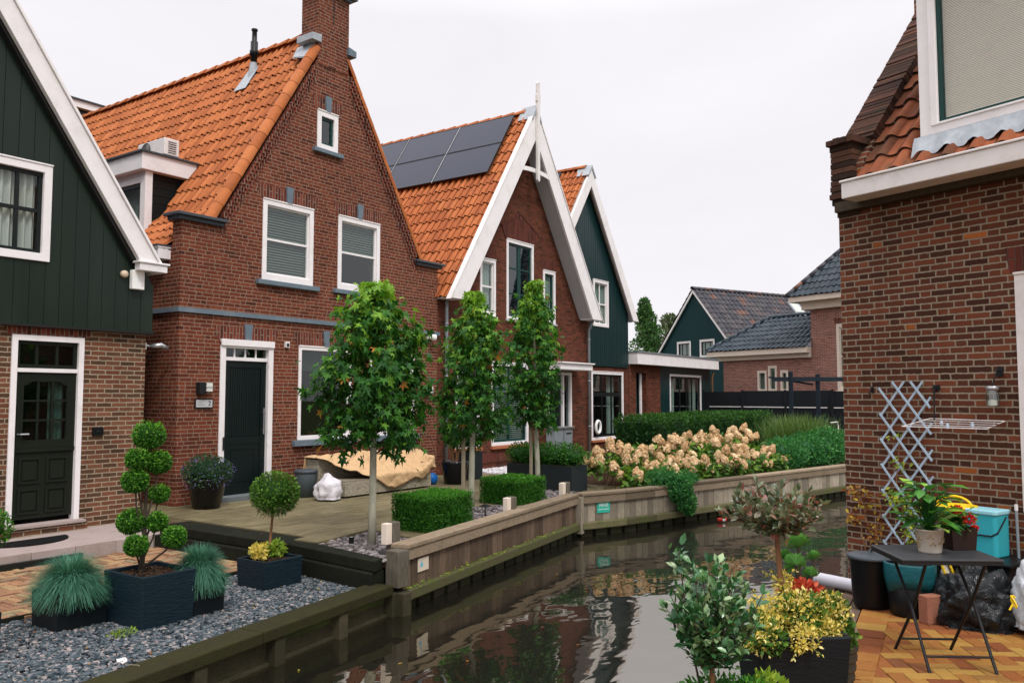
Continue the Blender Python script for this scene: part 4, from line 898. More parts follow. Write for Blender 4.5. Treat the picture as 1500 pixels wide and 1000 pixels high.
# dormer
mb = MB(); ring(mb, .95, 4.4, 4.05, 5.75, .17, -.13, -.04, .10); ring(mb, 1.06, 4.29, 4.14, 5.64, .07, -.145, -.08, .02); dmr = mb.build('dormer', 'white_paint', hr, bevel=.006); dmr.location = (-.05, .13, .02)
MB().prism([(-.04, 4.1), (-.04, 5.74), (2.2, 5.74), (1.5, 5.7)], .96, 1.05, 'yz').build('dormer_cheek', 'sash_black', dmr)
MB().box(.93, 4.42, -.20, 2.2, 5.75, 5.9).build('dormer_fascia', 'white_paint', dmr)
mb = MB(); ring(mb, 1.12, 4.23, 4.145, 5.59, .045, -.112, -.06); mb.box(2.65, 2.72, -.110, -.062, 4.19, 5.545); mb.build('dormer_sash', 'sash_green', dmr)
MB().box(1.16, 4.19, -.092, -.086, 4.185, 5.55).build('pane', 'glass_clear', dmr)
mb = MB(); n_ = 90
for i in range(n_):
    z = 4.16+i*1.42/n_; mb.add([(1.17, -.068, z), (4.18, -.068, z), (4.18, -.058, z+.0165), (1.17, -.058, z+.0165)], [(0, 1, 2, 3)])
mb.build('pleated_blind', 'blind_sun', dmr)
mb = MB(); n_ = 150; vs = []
for i in range(n_+1):
    x = .84+3.6*i/n_; ph = 2*PI*(x-.1)/.2467-1.2; zz = -.020*math.sin(ph); j = random.uniform(-.004, .004)
    for f_, (y, z) in enumerate(((.0, 4.085), (-.025, 4.03), (-.085, 3.915))): vs.append((x, y+(zz*.8 if f_ == 2 else 0), z+(-1.2*zz+j-.012 if f_ == 2 else j*.5)))
mb.add(vs, [(3*i+a, 3*i+a+1, 3*i+a+4, 3*i+a+3) for i in range(n_) for a in (0, 1)]); mb.build('lead_apron', 'lead', hr, smooth=True)
# ================================================================== ground, water, canal banks
NB = [(-300, -52), (-10, -6.78), (-4.17, -5.85), (-1.13, -5.37), (-.85, -5.28), (4.0, -4.45), (4.86, -4.83), (5.53, -5.02), (6.53, -5.22), (8.41, -5.68), (12.1, -6.54), (26, -9.9), (60, -18.0), (300, -75)]
SB = [(-300, -60), (-10, -10.44), (-1.96, -9.39), (1.70, -8.91), (1.75, -8.95), (10, -12.1), (60, -31.2), (300, -122)]
mb = MB()
mb.prism([(x, y+.12) for x, y in NB]+[(300, 400), (-300, 400)], -.42, -.36, 'xy')
mb.solo('ground', 'ground_soil', (0, 0, -.36), None, None, kind='structure')
mb = MB(); mb.prism([(x, y-.12) for x, y in reversed(SB)]+[(-300, -400), (300, -400)], -.42, -.30, 'xy')
mb.solo('ground', 'ground_soil', (0, -12, -.30), None, None, kind='structure')
mb = MB(); mb.add([(-310, -130, -.555), (310, -130, -.555), (310, 20, -.555), (-310, 20, -.555)], [(0, 1, 2, 3)]); mb.solo('water', 'water', (0, -7, -.555), None, None, kind='structure')
mb = MB(); mb.add([(-310, -130, -1.6), (310, -130, -1.6), (310, 20, -1.6), (-310, 20, -1.6)], [(0, 1, 2, 3)]); mb.solo('canal_bed', 'soil', (0, -7, -1.6), None, None, kind='structure')
# terrace slab
def w1y(x): return -5.28+(x+.85)*(.83/4.85)
TP = [(-.65, .25), (-.65, -3.58), (-.86, -3.62), (-.84, -3.97), (.15, -3.80), (-.01, -4.62), (.10, w1y(.1)+.20), (3.9, w1y(3.9)+.20), (5.3, -4.65), (6.2, -4.2), (6.2, -1.7), (13.5, -1.7), (13.5, 1.9), (-.65, 1.9)]
mb = MB(); mb.prism([(-.65, .02), (-.65, -3.58), (-.86, -3.62), (-.84, -3.97), (.15, -3.80), (-.01, -4.62), (1.05, -4.58), (1.05, w1y(1.05)+.18), (-.02, w1y(-.02)+.18), (-.02, w1y(-.02)+.10), (3.98, w1y(3.98)+.10), (5.0, -4.80), (6.2, -4.95), (6.2, -1.9), (14.5, -1.9), (14.5, 1.9), (-.45, 1.9), (-.45, .02)], -.30, 0, 'xy')
mb.solo('terrace', 'terrace_slabs', (0, -2, 0), None, None, kind='structure')
# pits filled with slate: sheets + stones laid later
def inpoly(x, y, P):
    c = False; j = len(P)-1
    for i in range(len(P)):
        if (P[i][1] > y) != (P[j][1] > y) and x < (P[j][0]-P[i][0])*(y-P[i][1])/(P[j][1]-P[i][1])+P[i][0]: c = not c
        j = i
    return c
ICO = None
def stones(poly, z, n, r0, r1, flat=.5):
    global ICO
    if ICO is None:
        bm = bmesh.new(); bmesh.ops.create_icosphere(bm, subdivisions=1, radius=1)
        ICO = (np.array([v.co[:] for v in bm.verts]), np.array([[v.index for v in f.verts] for f in bm.faces])); bm.free()
    V0, F0 = ICO; xs = [p[0] for p in poly]; ys = [p[1] for p in poly]; pts = []
    while len(pts) < n:
        x = random.uniform(min(xs), max(xs)); y = random.uniform(min(ys), max(ys))
        if inpoly(x, y, poly): pts.append((x, y, z+random.uniform(-.3, .5)*r0))
    P = np.array(pts); k = len(V0); sc = RNG.uniform(r0, r1, (n, 1, 1))*np.array([1.25, .85, flat])[None, None]*RNG.uniform(.75, 1.25, (n, 1, 3))
    V = V0[None]*sc*(1+RNG.uniform(-.28, .28, (n, k, 1)))
    a = RNG.uniform(0, 2*PI, n); t = RNG.normal(0, .35, n)
    ct, st = np.cos(t), np.sin(t); Y = V[..., 1]*ct[:, None]-V[..., 2]*st[:, None]; Z = V[..., 1]*st[:, None]+V[..., 2]*ct[:, None]
    ca, sa = np.cos(a), np.sin(a); X2 = V[..., 0]*ca[:, None]-Y*sa[:, None]; Y2 = V[..., 0]*sa[:, None]+Y*ca[:, None]
    V = np.stack([X2, Y2, Z], -1)+P[:, None]
    F = (F0[None]+np.arange(n)[:, None, None]*k).reshape(-1, 3)
    return V.reshape(-1, 3), F, np.repeat(RNG.random(n), len(F0))
PIT = [([(-.83, -3.96), (.14, -3.80), (-.02, -4.64), (-.10, -5.0), (-1.05, -5.18)], 700), ([(1.05, -4.52), (2.0, -3.75), (2.6, -3.9), (2.75, -4.52)], 380), ([(3.45, -3.95), (4.2, -3.15), (4.75, -3.3), (4.75, -4.30), (3.95, -4.32)], 420)]
for P, n in PIT:
    mb = MB(); cx = sum(p[0] for p in P)/len(P); cy = sum(p[1] for p in P)/len(P)
    zz = -.05 if P is PIT[0][0] else .006
    mb.prism(P, zz-.05, zz, 'xy', tint=.1); mb.solo('planting_bed', 'soil', (cx, cy, zz), None, None, kind='structure')
    mb = MB(); mb.bulk(*stones(P, zz+.015, n, .022, .05)); o = mb.solo('slate_chips', 'slate_stone', (cx, cy, zz), 'dark slate chips around the foot of a young maple', 'slate chips', kind='stuff')
# gravel bed
GP = [(-7.5, -3.46), (-1.06, -3.46), (-1.06, -5.14), (-7.5, -6.12)]
mb = MB(); mb.prism(GP, -.37, -.315, 'xy'); mb.solo('gravel_bed', 'soil', (-4, -4.5, -.315), None, None, kind='structure')
mb = MB(); mb.bulk(*stones([(-6.0, -3.48), (-1.06, -3.48), (-1.06, -5.15), (-6.0, -5.90)], -.300, 26000, .010, .022, .5)); mb.solo('gravel', 'gravel', (-3.5, -4.4, -.3), 'blue grey gravel spread around the dark planters', 'gravel', kind='stuff')
mb = MB(); mb.prism([(6.9, .01), (9.6, .01), (9.6, -1.35), (6.9, -1.35)], -.01, .004, 'xy'); mb.bulk(*stones([(6.95, .0), (9.55, .0), (9.55, -1.3), (6.95, -1.3)], .012, 2200, .014, .028, .6)); mb.solo('white_gravel', 'white_gravel', (8, -.7, .0), 'white gravel strip along the foot of the middle house', 'gravel', kind='stuff')

# herringbone paving
def herring(mb, x0, x1, y0, y1, z, L=.20, W=.10, ang=0.0, g=.006, th=.05, clip=None):
    n = int(max(x1-x0, y1-y0)/W)+8; cx, cy = (x0+x1)/2, (y0+y1)/2; ca, sa = math.cos(ang), math.sin(ang)
    r = int(round(L/W))
    for i in range(-n, n):
        for j in range(-n, n):
            m = (i-j) % (2*r)
            if m == 0: rect = (i*W, j*W, i*W+L, j*W+W)
            elif m == 2*r-1: rect = (i*W, j*W, i*W+W, j*W+L)
            else: continue
            a, b, c, d = rect; px, py = (a+c)/2, (b+d)/2; wx = cx+px*ca-py*sa; wy = cy+px*sa+py*ca
            if not (x0 < wx < x1 and y0 < wy < y1): continue
            if clip and not clip(wx, wy): continue
            hz = z+random.uniform(-.003, .003); hw, hh = (c-a)/2-g/2, (d-b)/2-g/2; tx, ty = random.uniform(-.004, .004), random.uniform(-.004, .004)
            vs = []
            for zz, k in ((hz-th, 1.0), (hz-.004, 1.0), (hz, .965)):
                for sx, sy in ((-1, -1), (1, -1), (1, 1), (-1, 1)):
                    lx, ly = sx*(hw-(0 if k == 1 else .004)), sy*(hh-(0 if k == 1 else .004))
                    vs.append((wx+lx*ca-ly*sa, wy+lx*sa+ly*ca, zz+(tx*sx+ty*sy)*.5))
            mb.add(vs, [(8,9,10,11),(0,1,5,4),(1,2,6,5),(2,3,7,6),(3,0,4,7),(4,5,9,8),(5,6,10,9),(6,7,11,10),(7,4,8,11)], random.random())
mb = MB(); mb.prism([(-7.5, -1.30), (-.9, -1.30), (-.9, -3.47), (-7.5, -3.47)], -.36, -.292, 'xy', tint=.0); herring(mb, -6.4, -.95, -3.44, -1.33, -.270, .19, .065, .0, .006); mb.solo('brick_path', 'paver_old', (-3.5, -2.4, -.28), None, None, kind='structure')
MB().box(-7.5, -1.06, -3.475, -3.445, -.35, -.262).solo('path_edging', 'kerb_moss', (-4, -3.46, -.3), None, None, kind='structure')
# stone platform before the left house
mb = MB(); mb.box(-7.5, -.66, -1.24, .028, -.30, -.135, .5); mb.solo('stone_platform', 'stone_pave', (-3.5, -.6, -.135), None, None, kind='structure')
mb = MB()
for i in range(14):
    x = -7.5+i*.49; mb.box(x+.003, min(x+.487, -.66), -1.31, -1.243, -.30, -.128, random.random())
mb.solo('platform_kerb', 'stone_tint', (-3.5, -1.27, -.13), None, None, kind='structure')
MB().box(-6.6, -2.05, -1.37, -1.315, -.30, -.205).solo('drain_channel', 'drain_black', (-4, -1.34, -.2), 'black drain channel at the foot of the stone platform', 'drain', bevel=.006)
# sleepers edging the terrace
sl = thing('sleeper_edging', 'mossy dark timber sleepers stacked as the raised edge of the terrace', 'edging', (-.9, -3.4, -.3))
MB().box(-1.06, -.655, -3.60, -1.32, -.12, -.012, .2).build('sleeper', 'kerb_moss', sl, bevel=.01)
MB().box(-1.13, -.70, -3.58, -1.32, -.30, -.125, .1).build('sleeper', 'kerb_moss', sl, bevel=.012)
mb = MB(); mb.prism([(-1.05, -3.61), (-.87, -3.61), (-.85, -3.98), (-1.04, -5.16), (-1.22, -5.22)], -.12, -.008, 'xy'); mb.build('sleeper', 'kerb_moss', sl, bevel=.01)
mb = MB(); mb.prism([(-1.09, -3.59), (-.80, -3.6), (-1.02, -5.16), (-1.26, -5.20)], -.30, -.124, 'xy'); mb.build('sleeper', 'kerb_moss', sl, bevel=.012)

# canal wall, near part with low beam
def seg(p, q, off=0.0):
    d = Vector((q[0]-p[0], q[1]-p[1], 0)); L = d.length; d.normalize(); nrm = Vector((d.y, -d.x, 0)); return d, nrm, L
def wall_run(t, pts, f):
    for i in range(len(pts)-1):
        p, q = Vector((*pts[i], 0)), Vector((*pts[i+1], 0)); d, nr, L = seg(p, q); f(p, q, d, nr, L, i)
def obx(mb, p, d, nr, a0, a1, n0, n1, z0, z1, tint=0.0):
    vs = [p+d*a+nr*b+Vector((0, 0, z)) for z in (z0, z1) for b in (n0, n1) for a in (a0, a1)]
    mb.add(vs, [(0,2,3,1),(4,5,7,6),(0,1,5,4),(2,6,7,3),(0,4,6,2),(1,3,7,5)], tint)
w0 = thing('canal_wall', 'low mossy canal wall with flat capping beam and recessed boards beside the gravel', 'canal wall', (-3, -5.65, -.5))
A0, B0 = Vector((-10, -6.78, 0)), Vector((-1.10, -5.365, 0)); d, nr, L = seg(A0, B0)
mb = MB(); a = 0
while a < L-.05:
    b = min(a+2.4, L); obx(mb, A0, d, nr, a+.003, b-.003, -.27, .0, -.335, -.238, random.random()); a = b
mb.build('capping_beam', 'beam_dark', w0, bevel=.012)
mb = MB()
for k in range(2): obx(mb, A0, d, nr, 0, L, -.16-.02*k, -.12-.015*k, -.60-.30*k, -.34 if k == 0 else -.603, random.random())
mb.build('board', 'board_wet', w0)
mb = MB(); obx(mb, A0, d, nr, 0, L, -.119, -.085, -.56, -.53, .5); mb.build('rail', 'board_wet', w0)
for x in [-1.0-.82*k for k in range(10)]:
    s = (x+10)/d.x; mb = MB(); obx(mb, A0, d, nr, s-.09, s+.03, -.13, -.02, -1.2, -.337, random.random()); mb.build('post', 'board_wet', w0, bevel=.008)
def plank_wall(t, pts, mat, n_pile=True, pitch=.145, top=.11):
    rl, fr, wl, pile = MB(), MB(), MB(), []
    pk = MB()
    def f(p, q, d, nr, L, i):
        a = 0
        while a < L-.02:
            b = min(a+3.0, L); tn = random.random()
            obx(rl, p, d, nr, a, b-.004, -.17, .045, top-.045, top, tn); obx(fr, p, d, nr, a, b-.004, -.0, .03, top-.16, top-.048, random.random()); a = b
        k = max(1, int(round(L/pitch))); w = L/k
        for j in range(k): obx(pk, p, d, nr, j*w+.003, (j+1)*w-.003, -.045, -.012+random.uniform(-.003, .003), -.36, top-.047, random.random())
        obx(wl, p, d, nr, .0, L, -.04, .065, -.445, -.335, random.random())
        for j in range(int(L/.30)+1): obx(PL, p, d, nr, j*.30+.02, j*.30+.25, -.12, -.02, -1.4, -.446, random.random())
    PL = MB(); wall_run(t, pts, f)
    rl.build('top_rail', 'rail_wood', t, bevel=.008); fr.build('front_rail', 'rail_wood', t, bevel=.005); pk.build('plank', mat, t, bevel=.004); wl.build('waler', 'waler_moss', t, bevel=.015); PL.build('pile', 'pile_wet', t)
w1 = thing('plank_wall', 'brown plank canal wall with broad top rail running beside the terrace', 'canal wall', (1.5, -4.86, -.5))
plank_wall(w1, [(-.86, -5.285), (3.97, -4.46)], 'plank_brown')
mb = MB(); mb.box(-1.03, -.87, -5.36, -5.18, -.29, .07, .4); mb.build('corner_post', 'post_wood', w1, bevel=.008); mb = MB(); mb.box(-1.02, -.90, -5.42, -5.20, -1.2, -.335, .4); mb.build('pile', 'board_wet', w1, bevel=.008)
for x in (3.98,): mb = MB(); mb.box(x-.03, x+.06, -4.55, -4.42, -.5, .06, .5); mb.build('corner_post', 'plank_grey', w1, bevel=.006)
w2 = thing('curved_plank_wall', 'grey weathered plank canal wall curving away under the hydrangeas', 'canal wall', (8, -5.6, -.5))
plank_wall(w2, [(4.02, -4.50), (4.86, -4.83), (5.53, -5.02), (6.53, -5.22), (8.41, -5.68), (12.1, -6.54), (19, -8.2), (26, -9.9)], 'plank_grey')
# bed behind the curved wall
mb = MB(); mb.prism([(6.2, -4.98), (8.41, -5.52), (12.1, -6.38), (26, -9.7), (26, 1.7), (14.5, 1.7), (14.5, -1.92), (6.2, -1.92)], -.35, -.02, 'xy'); mb.solo('planting_bed', 'soil', (12, -3, -.02), None, None, kind='structure')
# signs on the walls
def plaque(name, label, cat, p, d, nr, a, n0, z0, w, h, mat): 
    t = thing(name, label, cat, tuple(p+d*(a+w/2)+nr*n0+Vector((0, 0, z0))))
    mb = MB(); obx(mb, p, d, nr, a, a+w, n0, n0+.008, z0, z0+h); mb.build('board', mat, t); return t
p, q = Vector((-.86, -5.285, 0)), Vector((3.97, -4.46, 0)); d, nr, L = seg(p, q)
s1 = plaque('notice_plate', 'cream notice plate with blue triangle screwed to the brown planks', 'sign', p, d, nr, .26, -.006, -.215, .21, .135, 'sign_cream')
mb = MB(); P_ = p+d*.325+nr*.004
mb.add([P_+d*-.035+Vector((0, 0, -.165)), P_+d*.035+Vector((0, 0, -.165)), P_+Vector((0, 0, -.10))], [(0, 1, 2)]); mb.build('triangle_mark', 'sign_blue', s1)
p, q = Vector((4.02, -4.50, 0)), Vector((4.86, -4.83, 0)); d, nr, L = seg(p, q)
s2 = plaque('green_sign', 'small green sign with white lettering on the grey plank wall', 'sign', p, d, nr, .33, -.006, -.215, .26, .25, 'sign_green')
ang = math.atan2(d.y, d.x); c_ = p+d*.46+nr*.006
text_mesh('lettering', 'STEIGER', .058, 'white_paint', s2, (c_.x, c_.y, -.03), (PI/2, 0, ang), .001)
text_mesh('lettering', 'PRIVE', .075, 'white_paint', s2, (c_.x, c_.y, -.10), (PI/2, 0, ang), .001)
mb = MB(); obx(mb, p, d, nr, .35, .57, .003, .006, -.165, -.158); mb.build('line_mark', 'white_paint', s2)
# square wooden posts with white lamp boxes
PG = 'wooden posts with white lamps along the canal rail'
for x, y, h, lab in ((-.78, -5.0, .30, 'wooden post with white lamp box standing at the near corner of the terrace'), (1.92, -4.62, .27, 'wooden post with white lamp box between the two clipped box hedges'), (3.98, -4.22, .27, 'wooden post with white lamp box before the anthracite planter, farthest of three')):
    t = thing('post_lamp', lab, 'post lamp', (x, y, -.1), 0, PG)
    MB().box(x-.005, x+.10, y-.06, y+.05, -.15, h, .5).build('post', 'post_wood', t, bevel=.008)
    MB().box(x-.09, x-.007, y-.045, y+.035, h-.22, h-.005).build('lamp_box', 'cream_paint', t, bevel=.006)
sp = thing('garden_spotlight', 'small black garden spotlight among the slate chips beside the pale trunk', 'spotlight', (-.62, -4.28, -.03)); MB().lathe([(.028, 0), (.028, .09), (.022, .09), (.022, .085)], (-.62, -4.28, -.03), 16).build('housing', 'black_plastic', sp)
MB().lathe([(.021, .0), (.021, .006)], (-.62, -4.28, .052), 16).build('lens', 'lamp_glass', sp)
sp = thing('garden_light', 'black mushroom-shaped garden light between the hedges', 'garden light', (1.62, -4.45, 0)); mb = MB(); mb.tube([(1.62, -4.45, 0), (1.62, -4.45, .17)], .008); mb.build('stem', 'black_plastic', sp)
MB().lathe([(.09, 0), (.02, .03), (.0, .03)], (1.62, -4.45, .165), 16).build('cap', 'black_plastic', sp)

# patio on our side
ed = lambda x: -9.39+(x+1.96)*.131
PZ = -.17
patio_ok = lambda x, y: y < ed(x)-.52 and (x-1.75)*.934-(y+8.95)*.356 < .02
mb = MB(); mb.prism([(-12, ed(-12)-.30), (1.72, ed(1.72)-.30), (1.55, -9.40), (-2.5, -20), (-12, -20)], -.40, -.179, 'xy', tint=.3)
herring(mb, -3.4, 2.0, -12.4, -8.8, PZ, .21, .105, math.radians(30), .006, .05, patio_ok)
x = -9.0
while x < 1.55:
    for r_ in range(1):
        d_ = Vector((1, .131, 0)).normalized(); n_ = Vector((d_.y, -d_.x, 0)); p_ = Vector((x, ed(x)-.30, 0))
        if (x-1.75)*.934-(ed(x)-.45+8.95)*.356 < -.02: obx(mb, p_, d_, n_, .003, .202, .003, .218, PZ-.05, PZ+random.uniform(-.003, .003), random.random())
    x += .205
mb.solo('patio', 'paver_yellow', (0, -10, PZ), None, None, kind='structure')
dk = thing('timber_edge', 'weathered timber boards edging the yellow patio above the water', 'edging', (-2, -9.5, -.2))
mb = MB(); p_ = Vector((-9, ed(-9), 0)); d_ = Vector((1, .131, 0)).normalized(); n_ = Vector((d_.y, -d_.x, 0))
for k in range(3): obx(mb, p_, d_, n_, 0, 10.6, .0+.097*k, .091+.097*k, -.23, PZ-.02+.004*(k % 2), random.random())
mb.build('deck_board', 'deck_wood', dk, bevel=.004)
mb = MB(); obx(mb, p_, d_, n_, 0, 10.6, .01, .05, -1.2, -.232, .3); mb.build('board', 'board_wet', dk)
# ================================================================== foliage helpers
def frames(nr, roll=None):
    N = nr/np.maximum(np.linalg.norm(nr, axis=1, keepdims=True), 1e-6); n = len(N)
    r = RNG.normal(size=(n, 3)); A = np.cross(N, r); A /= np.maximum(np.linalg.norm(A, axis=1, keepdims=True), 1e-6); return A, np.cross(N, A), N
OVAL = (np.array([(0,0,0),(.45,-.26,.06),(1,0,-.04),(.45,.26,.06)]), np.array([(0,1,2),(0,2,3)]))
OVAL2 = (np.array([(0,0,0),(.22,-.20,.05),(.58,-.25,.06),(1,0,-.06),(.58,.25,.06),(.22,.20,.05),(.5,0,0)]), np.array([(0,1,6),(1,2,6),(2,3,6),(3,4,6),(4,5,6),(5,0,6)]))
NEED = (np.array([(0,-.06,0),(0,.06,0),(1,0,.0)]), np.array([(0,1,2)]))
_t = [(0, 0)]
for a, r in ((-150,.45),(-115,.62),(-85,.30),(-55,.92),(-25,.42),(0,1.08),(25,.42),(55,.92),(85,.30),(115,.62),(150,.45)): _t.append((r*math.cos(math.radians(a)), r*math.sin(math.radians(a))))
MAPLE = (np.array([(x*.75+.3, y*.75, -.18*(x*x+y*y)) for x, y in _t]), np.array([(0, i, i+1) for i in range(1, 11)]))
_t = [(0, 0)]
for a, r in ((-120,.35),(-95,.66),(-70,.40),(-48,.80),(-22,.55),(0,1.0),(26,.50),(50,.88),(72,.36),(98,.58),(125,.35)): _t.append((r*math.cos(math.radians(a)), r*math.sin(math.radians(a))))
MAPLE2 = (np.array([(x*.75+.25, y*.62, .16*abs(y)-.30*max(0, x)**2) for x, y in _t]), np.array([(0, i, i+1) for i in range(1, 11)]))
def leaves(P, Nn, size, shape=OVAL, tint=None, sv=.35, A=None):
    P = np.asarray(P); n = len(P); V0, F0 = shape
    if A is None: a, b, c = frames(np.asarray(Nn))
    else:
        a = A/np.maximum(np.linalg.norm(A, axis=1, keepdims=True), 1e-6); c = np.asarray(Nn)-a*np.sum(a*np.asarray(Nn), 1, keepdims=True); c /= np.maximum(np.linalg.norm(c, axis=1, keepdims=True), 1e-6); b = np.cross(c, a)
    s = (size*(1+RNG.uniform(-sv, sv, n)))[:, None, None]
    V = P[:, None]+s*(V0[None, :, 0:1]*a[:, None]+V0[None, :, 1:2]*b[:, None]+V0[None, :, 2:3]*c[:, None])
    F = (F0[None]+np.arange(n)[:, None, None]*len(V0)).reshape(-1, F0.shape[1])
    t = RNG.random(n) if tint is None else np.clip(tint, 0, 1)
    return V.reshape(-1, 3), F, np.repeat(t, len(F0))
def sph(n): v = RNG.normal(size=(n, 3)); return v/np.linalg.norm(v, axis=1, keepdims=True)
def ball(c, r, n, size, inner=.75, shape=OVAL, up=.3, tb=0.0, bump=.10, kb=6):
    """foliage ball: leaves through the outer shell, lumpy outline"""
    d = sph(n); lump = np.zeros(n)
    for k in range(kb): q = sph(1)[0]; lump += np.exp(-((1-d@q)/.10))*RNG.uniform(-.6, 1)
    rr = (1+bump*lump)*(inner+(1-inner)*RNG.random(n)**.5)
    P = np.array(c)+d*rr[:, None]*np.array(r)
    Nn = d+np.array([0, 0, up])+RNG.normal(0, .55, (n, 3)); A = d*.8+np.array([0, 0, .2])+RNG.normal(0, .6, (n, 3))
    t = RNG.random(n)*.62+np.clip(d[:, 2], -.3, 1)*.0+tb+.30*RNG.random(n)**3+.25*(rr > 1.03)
    return leaves(P, Nn, size, shape, t, A=A)
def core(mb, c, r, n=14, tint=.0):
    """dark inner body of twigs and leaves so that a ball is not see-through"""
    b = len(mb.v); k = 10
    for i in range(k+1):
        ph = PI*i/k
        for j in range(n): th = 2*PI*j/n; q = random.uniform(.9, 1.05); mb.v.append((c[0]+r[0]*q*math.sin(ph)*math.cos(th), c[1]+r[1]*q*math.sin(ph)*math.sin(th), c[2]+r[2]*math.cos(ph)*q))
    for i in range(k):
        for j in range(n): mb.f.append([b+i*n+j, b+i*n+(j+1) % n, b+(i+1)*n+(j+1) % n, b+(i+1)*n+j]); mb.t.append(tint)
def fol(name, mat, parent, *parts, cores=()):
    mb = MB()
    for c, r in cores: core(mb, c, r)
    for p in parts: mb.bulk(*p)
    return mb.build(name, mat, parent)
def branch(mb, p, q, r0, r1, wob=.02, n=5):
    p = Vector(p); q = Vector(q); pts = [p.lerp(q, i/n)+Vector((random.gauss(0, wob), random.gauss(0, wob), 0 if i in (0, n) else random.gauss(0, wob)*.5))*(0 if i in (0, n) else 1) for i in range(n+1)]
    mb.tube(pts, [r0+(r1-r0)*i/n for i in range(n+1)], 7)
    return pts

# ------------------------------------------------------------------ three young maples
def maple(loc, zb, zt, w, dp, label, lean=(0, 0), n=1500, seed=1, trunkr=.045, stake=None, shape=None):
    global RNG; RNG = np.random.default_rng(seed); random.seed(seed)
    x, y = loc; t = thing('maple_tree', label, 'tree', (x, y, 0), 0, 'young maples along the terrace')
    mb = MB(); top = Vector((x+lean[0], y+lean[1], zt-.15))
    pts = [Vector((x, y, -.1)), Vector((x+.01, y, .4)), Vector((x+.0+lean[0]*.3, y+lean[1]*.3, zb+.1)), Vector((x+lean[0]*.6, y+lean[1]*.6, (zb+zt)/2)), top]
    mb.tube(pts, [trunkr*1.25, trunkr, trunkr*.88, trunkr*.5, .008], 12)
    mb.build('trunk', 'trunk_pale', t, smooth=True)
    C = []; N = []; T = []; br = MB(); cx, cy = x+lean[0]*.6, y+lean[1]*.6; H_ = zt-zb
    k = 34
    for i in range(k):
        f = (i+.5)/k; z0 = zb+.05+f*H_*.82; wf = shape(f) if shape else (.95-.55*f)
        a = i*2.4+random.uniform(-.4, .4); rr = w*wf*random.uniform(.72, 1.05)
        q = Vector((cx+math.cos(a)*rr, cy+math.sin(a)*rr*dp, z0+random.uniform(.05, .28)*rr+.06)); p_ = Vector((cx, cy, z0-.12))
        branch(br, p_, q, .012, .004, .02)
        m = int(n/k)
        for j in range(m):
            s = random.random()**.6; c = p_.lerp(q, .25+.8*s)+Vector((random.gauss(0, .075), random.gauss(0, .075), random.gauss(-.02, .085)))
            C.append(c); out = (c-Vector((cx, cy, c.z))); N.append(Vector((out.x*.9, out.y*.9, .45))+Vector((random.gauss(0, .4), random.gauss(0, .4), random.gauss(0, .3))))
            tt = random.random()*.70+.32*f**1.8+(.10 if random.random() < .15 else 0)
            T.append(.985 if random.random() < .010 else min(tt, .90))
    for j in range(int(n*.08)):
        C.append(Vector((cx+random.gauss(0, .12*w), cy+random.gauss(0, .12*w), zt-abs(random.gauss(0, .16))))); N.append(Vector((random.gauss(0, .5), random.gauss(0, .5), .6))); T.append(.80+.12*random.random())
    br.build('branch', 'trunk_dark', t)
    out = np.array([(n_.x, n_.y, -.7) for n_ in N])+RNG.normal(0, .35, (len(N), 3))
    fol('crown', 'leaf_maple', t, leaves(np.array(C)[::2], np.array(N)[::2], .100, MAPLE, np.array(T)[::2], .5, A=out[::2]), leaves(np.array(C)[1::2], np.array(N)[1::2], .098, MAPLE2, np.array(T)[1::2], .5, A=out[1::2]))
    if stake:
        mb = MB(); mb.box(x+stake-.02, x+stake+.02, y+.05, y+.09, 0, zb+.25, .5); mb.build('stake', 'stake', t)
    return t
maple((-.50, -4.47), 1.00, 2.90, .68, .80, 'nearest maple with the widest leafy crown, pale trunk before the tan covered sofa', (.06, .02), 3300, 3, .042, shape=lambda f: (.80+.25*math.sin(PI*min(1, f*1.3)) if f < .62 else .98-1.5*(f-.62)))
maple((2.30, -3.69), 1.00, 3.15, .52, .85, 'middle maple with a tall narrow crown and two wooden stakes, before the grey downpipe', (.08, -.02), 2700, 5, .044, stake=-.09, shape=lambda f: (1.0 if f < .6 else 1.0-1.5*(f-.6)))
maple((4.39, -3.46), 1.10, 3.55, .56, .8, 'farthest maple with slim bright-topped crown, before the white framed ground floor window', (-.10, .02), 2600, 8, .042, stake=-.08, shape=lambda f: (.55+.9*f if f < .5 else 1.0-.95*(f-.5)*1.15))
RNG = np.random.default_rng(21); random.seed(21)

# ------------------------------------------------------------------ cloud-pruned tree, lollipop, fescue in blue grey boxes
def rotbox(mb, c, a, b, z0, z1, ang, taper=0.0, tint=0.0, inner=None):
    ca, sa = math.cos(ang), math.sin(ang)
    def P(u, v, z): return (c[0]+u*ca-v*sa, c[1]+u*sa+v*ca, z)
    k = 1-taper; o0 = [P(sx*a*k, sy*b*k, z0) for sx, sy in ((-1,-1),(1,-1),(1,1),(-1,1))]; o1 = [P(sx*a, sy*b, z1) for sx, sy in ((-1,-1),(1,-1),(1,1),(-1,1))]
    w = inner or .02; i1 = [P(sx*(a-w), sy*(b-w), z1) for sx, sy in ((-1,-1),(1,-1),(1,1),(-1,1))]; i0 = [P(sx*(a-w), sy*(b-w), z1-.06) for sx, sy in ((-1,-1),(1,-1),(1,1),(-1,1))]
    fs = [(3,2,1,0)]+[(k_, (k_+1) % 4, 4+(k_+1) % 4, 4+k_) for k_ in range(4)]+[(4+k_, 4+(k_+1) % 4, 8+(k_+1) % 4, 8+k_) for k_ in range(4)]+[(8+k_, 8+(k_+1) % 4, 12+(k_+1) % 4, 12+k_) for k_ in range(4)]+[(12,13,14,15)]
    mb.add(o0+o1+i1+i0, fs, tint); return mb
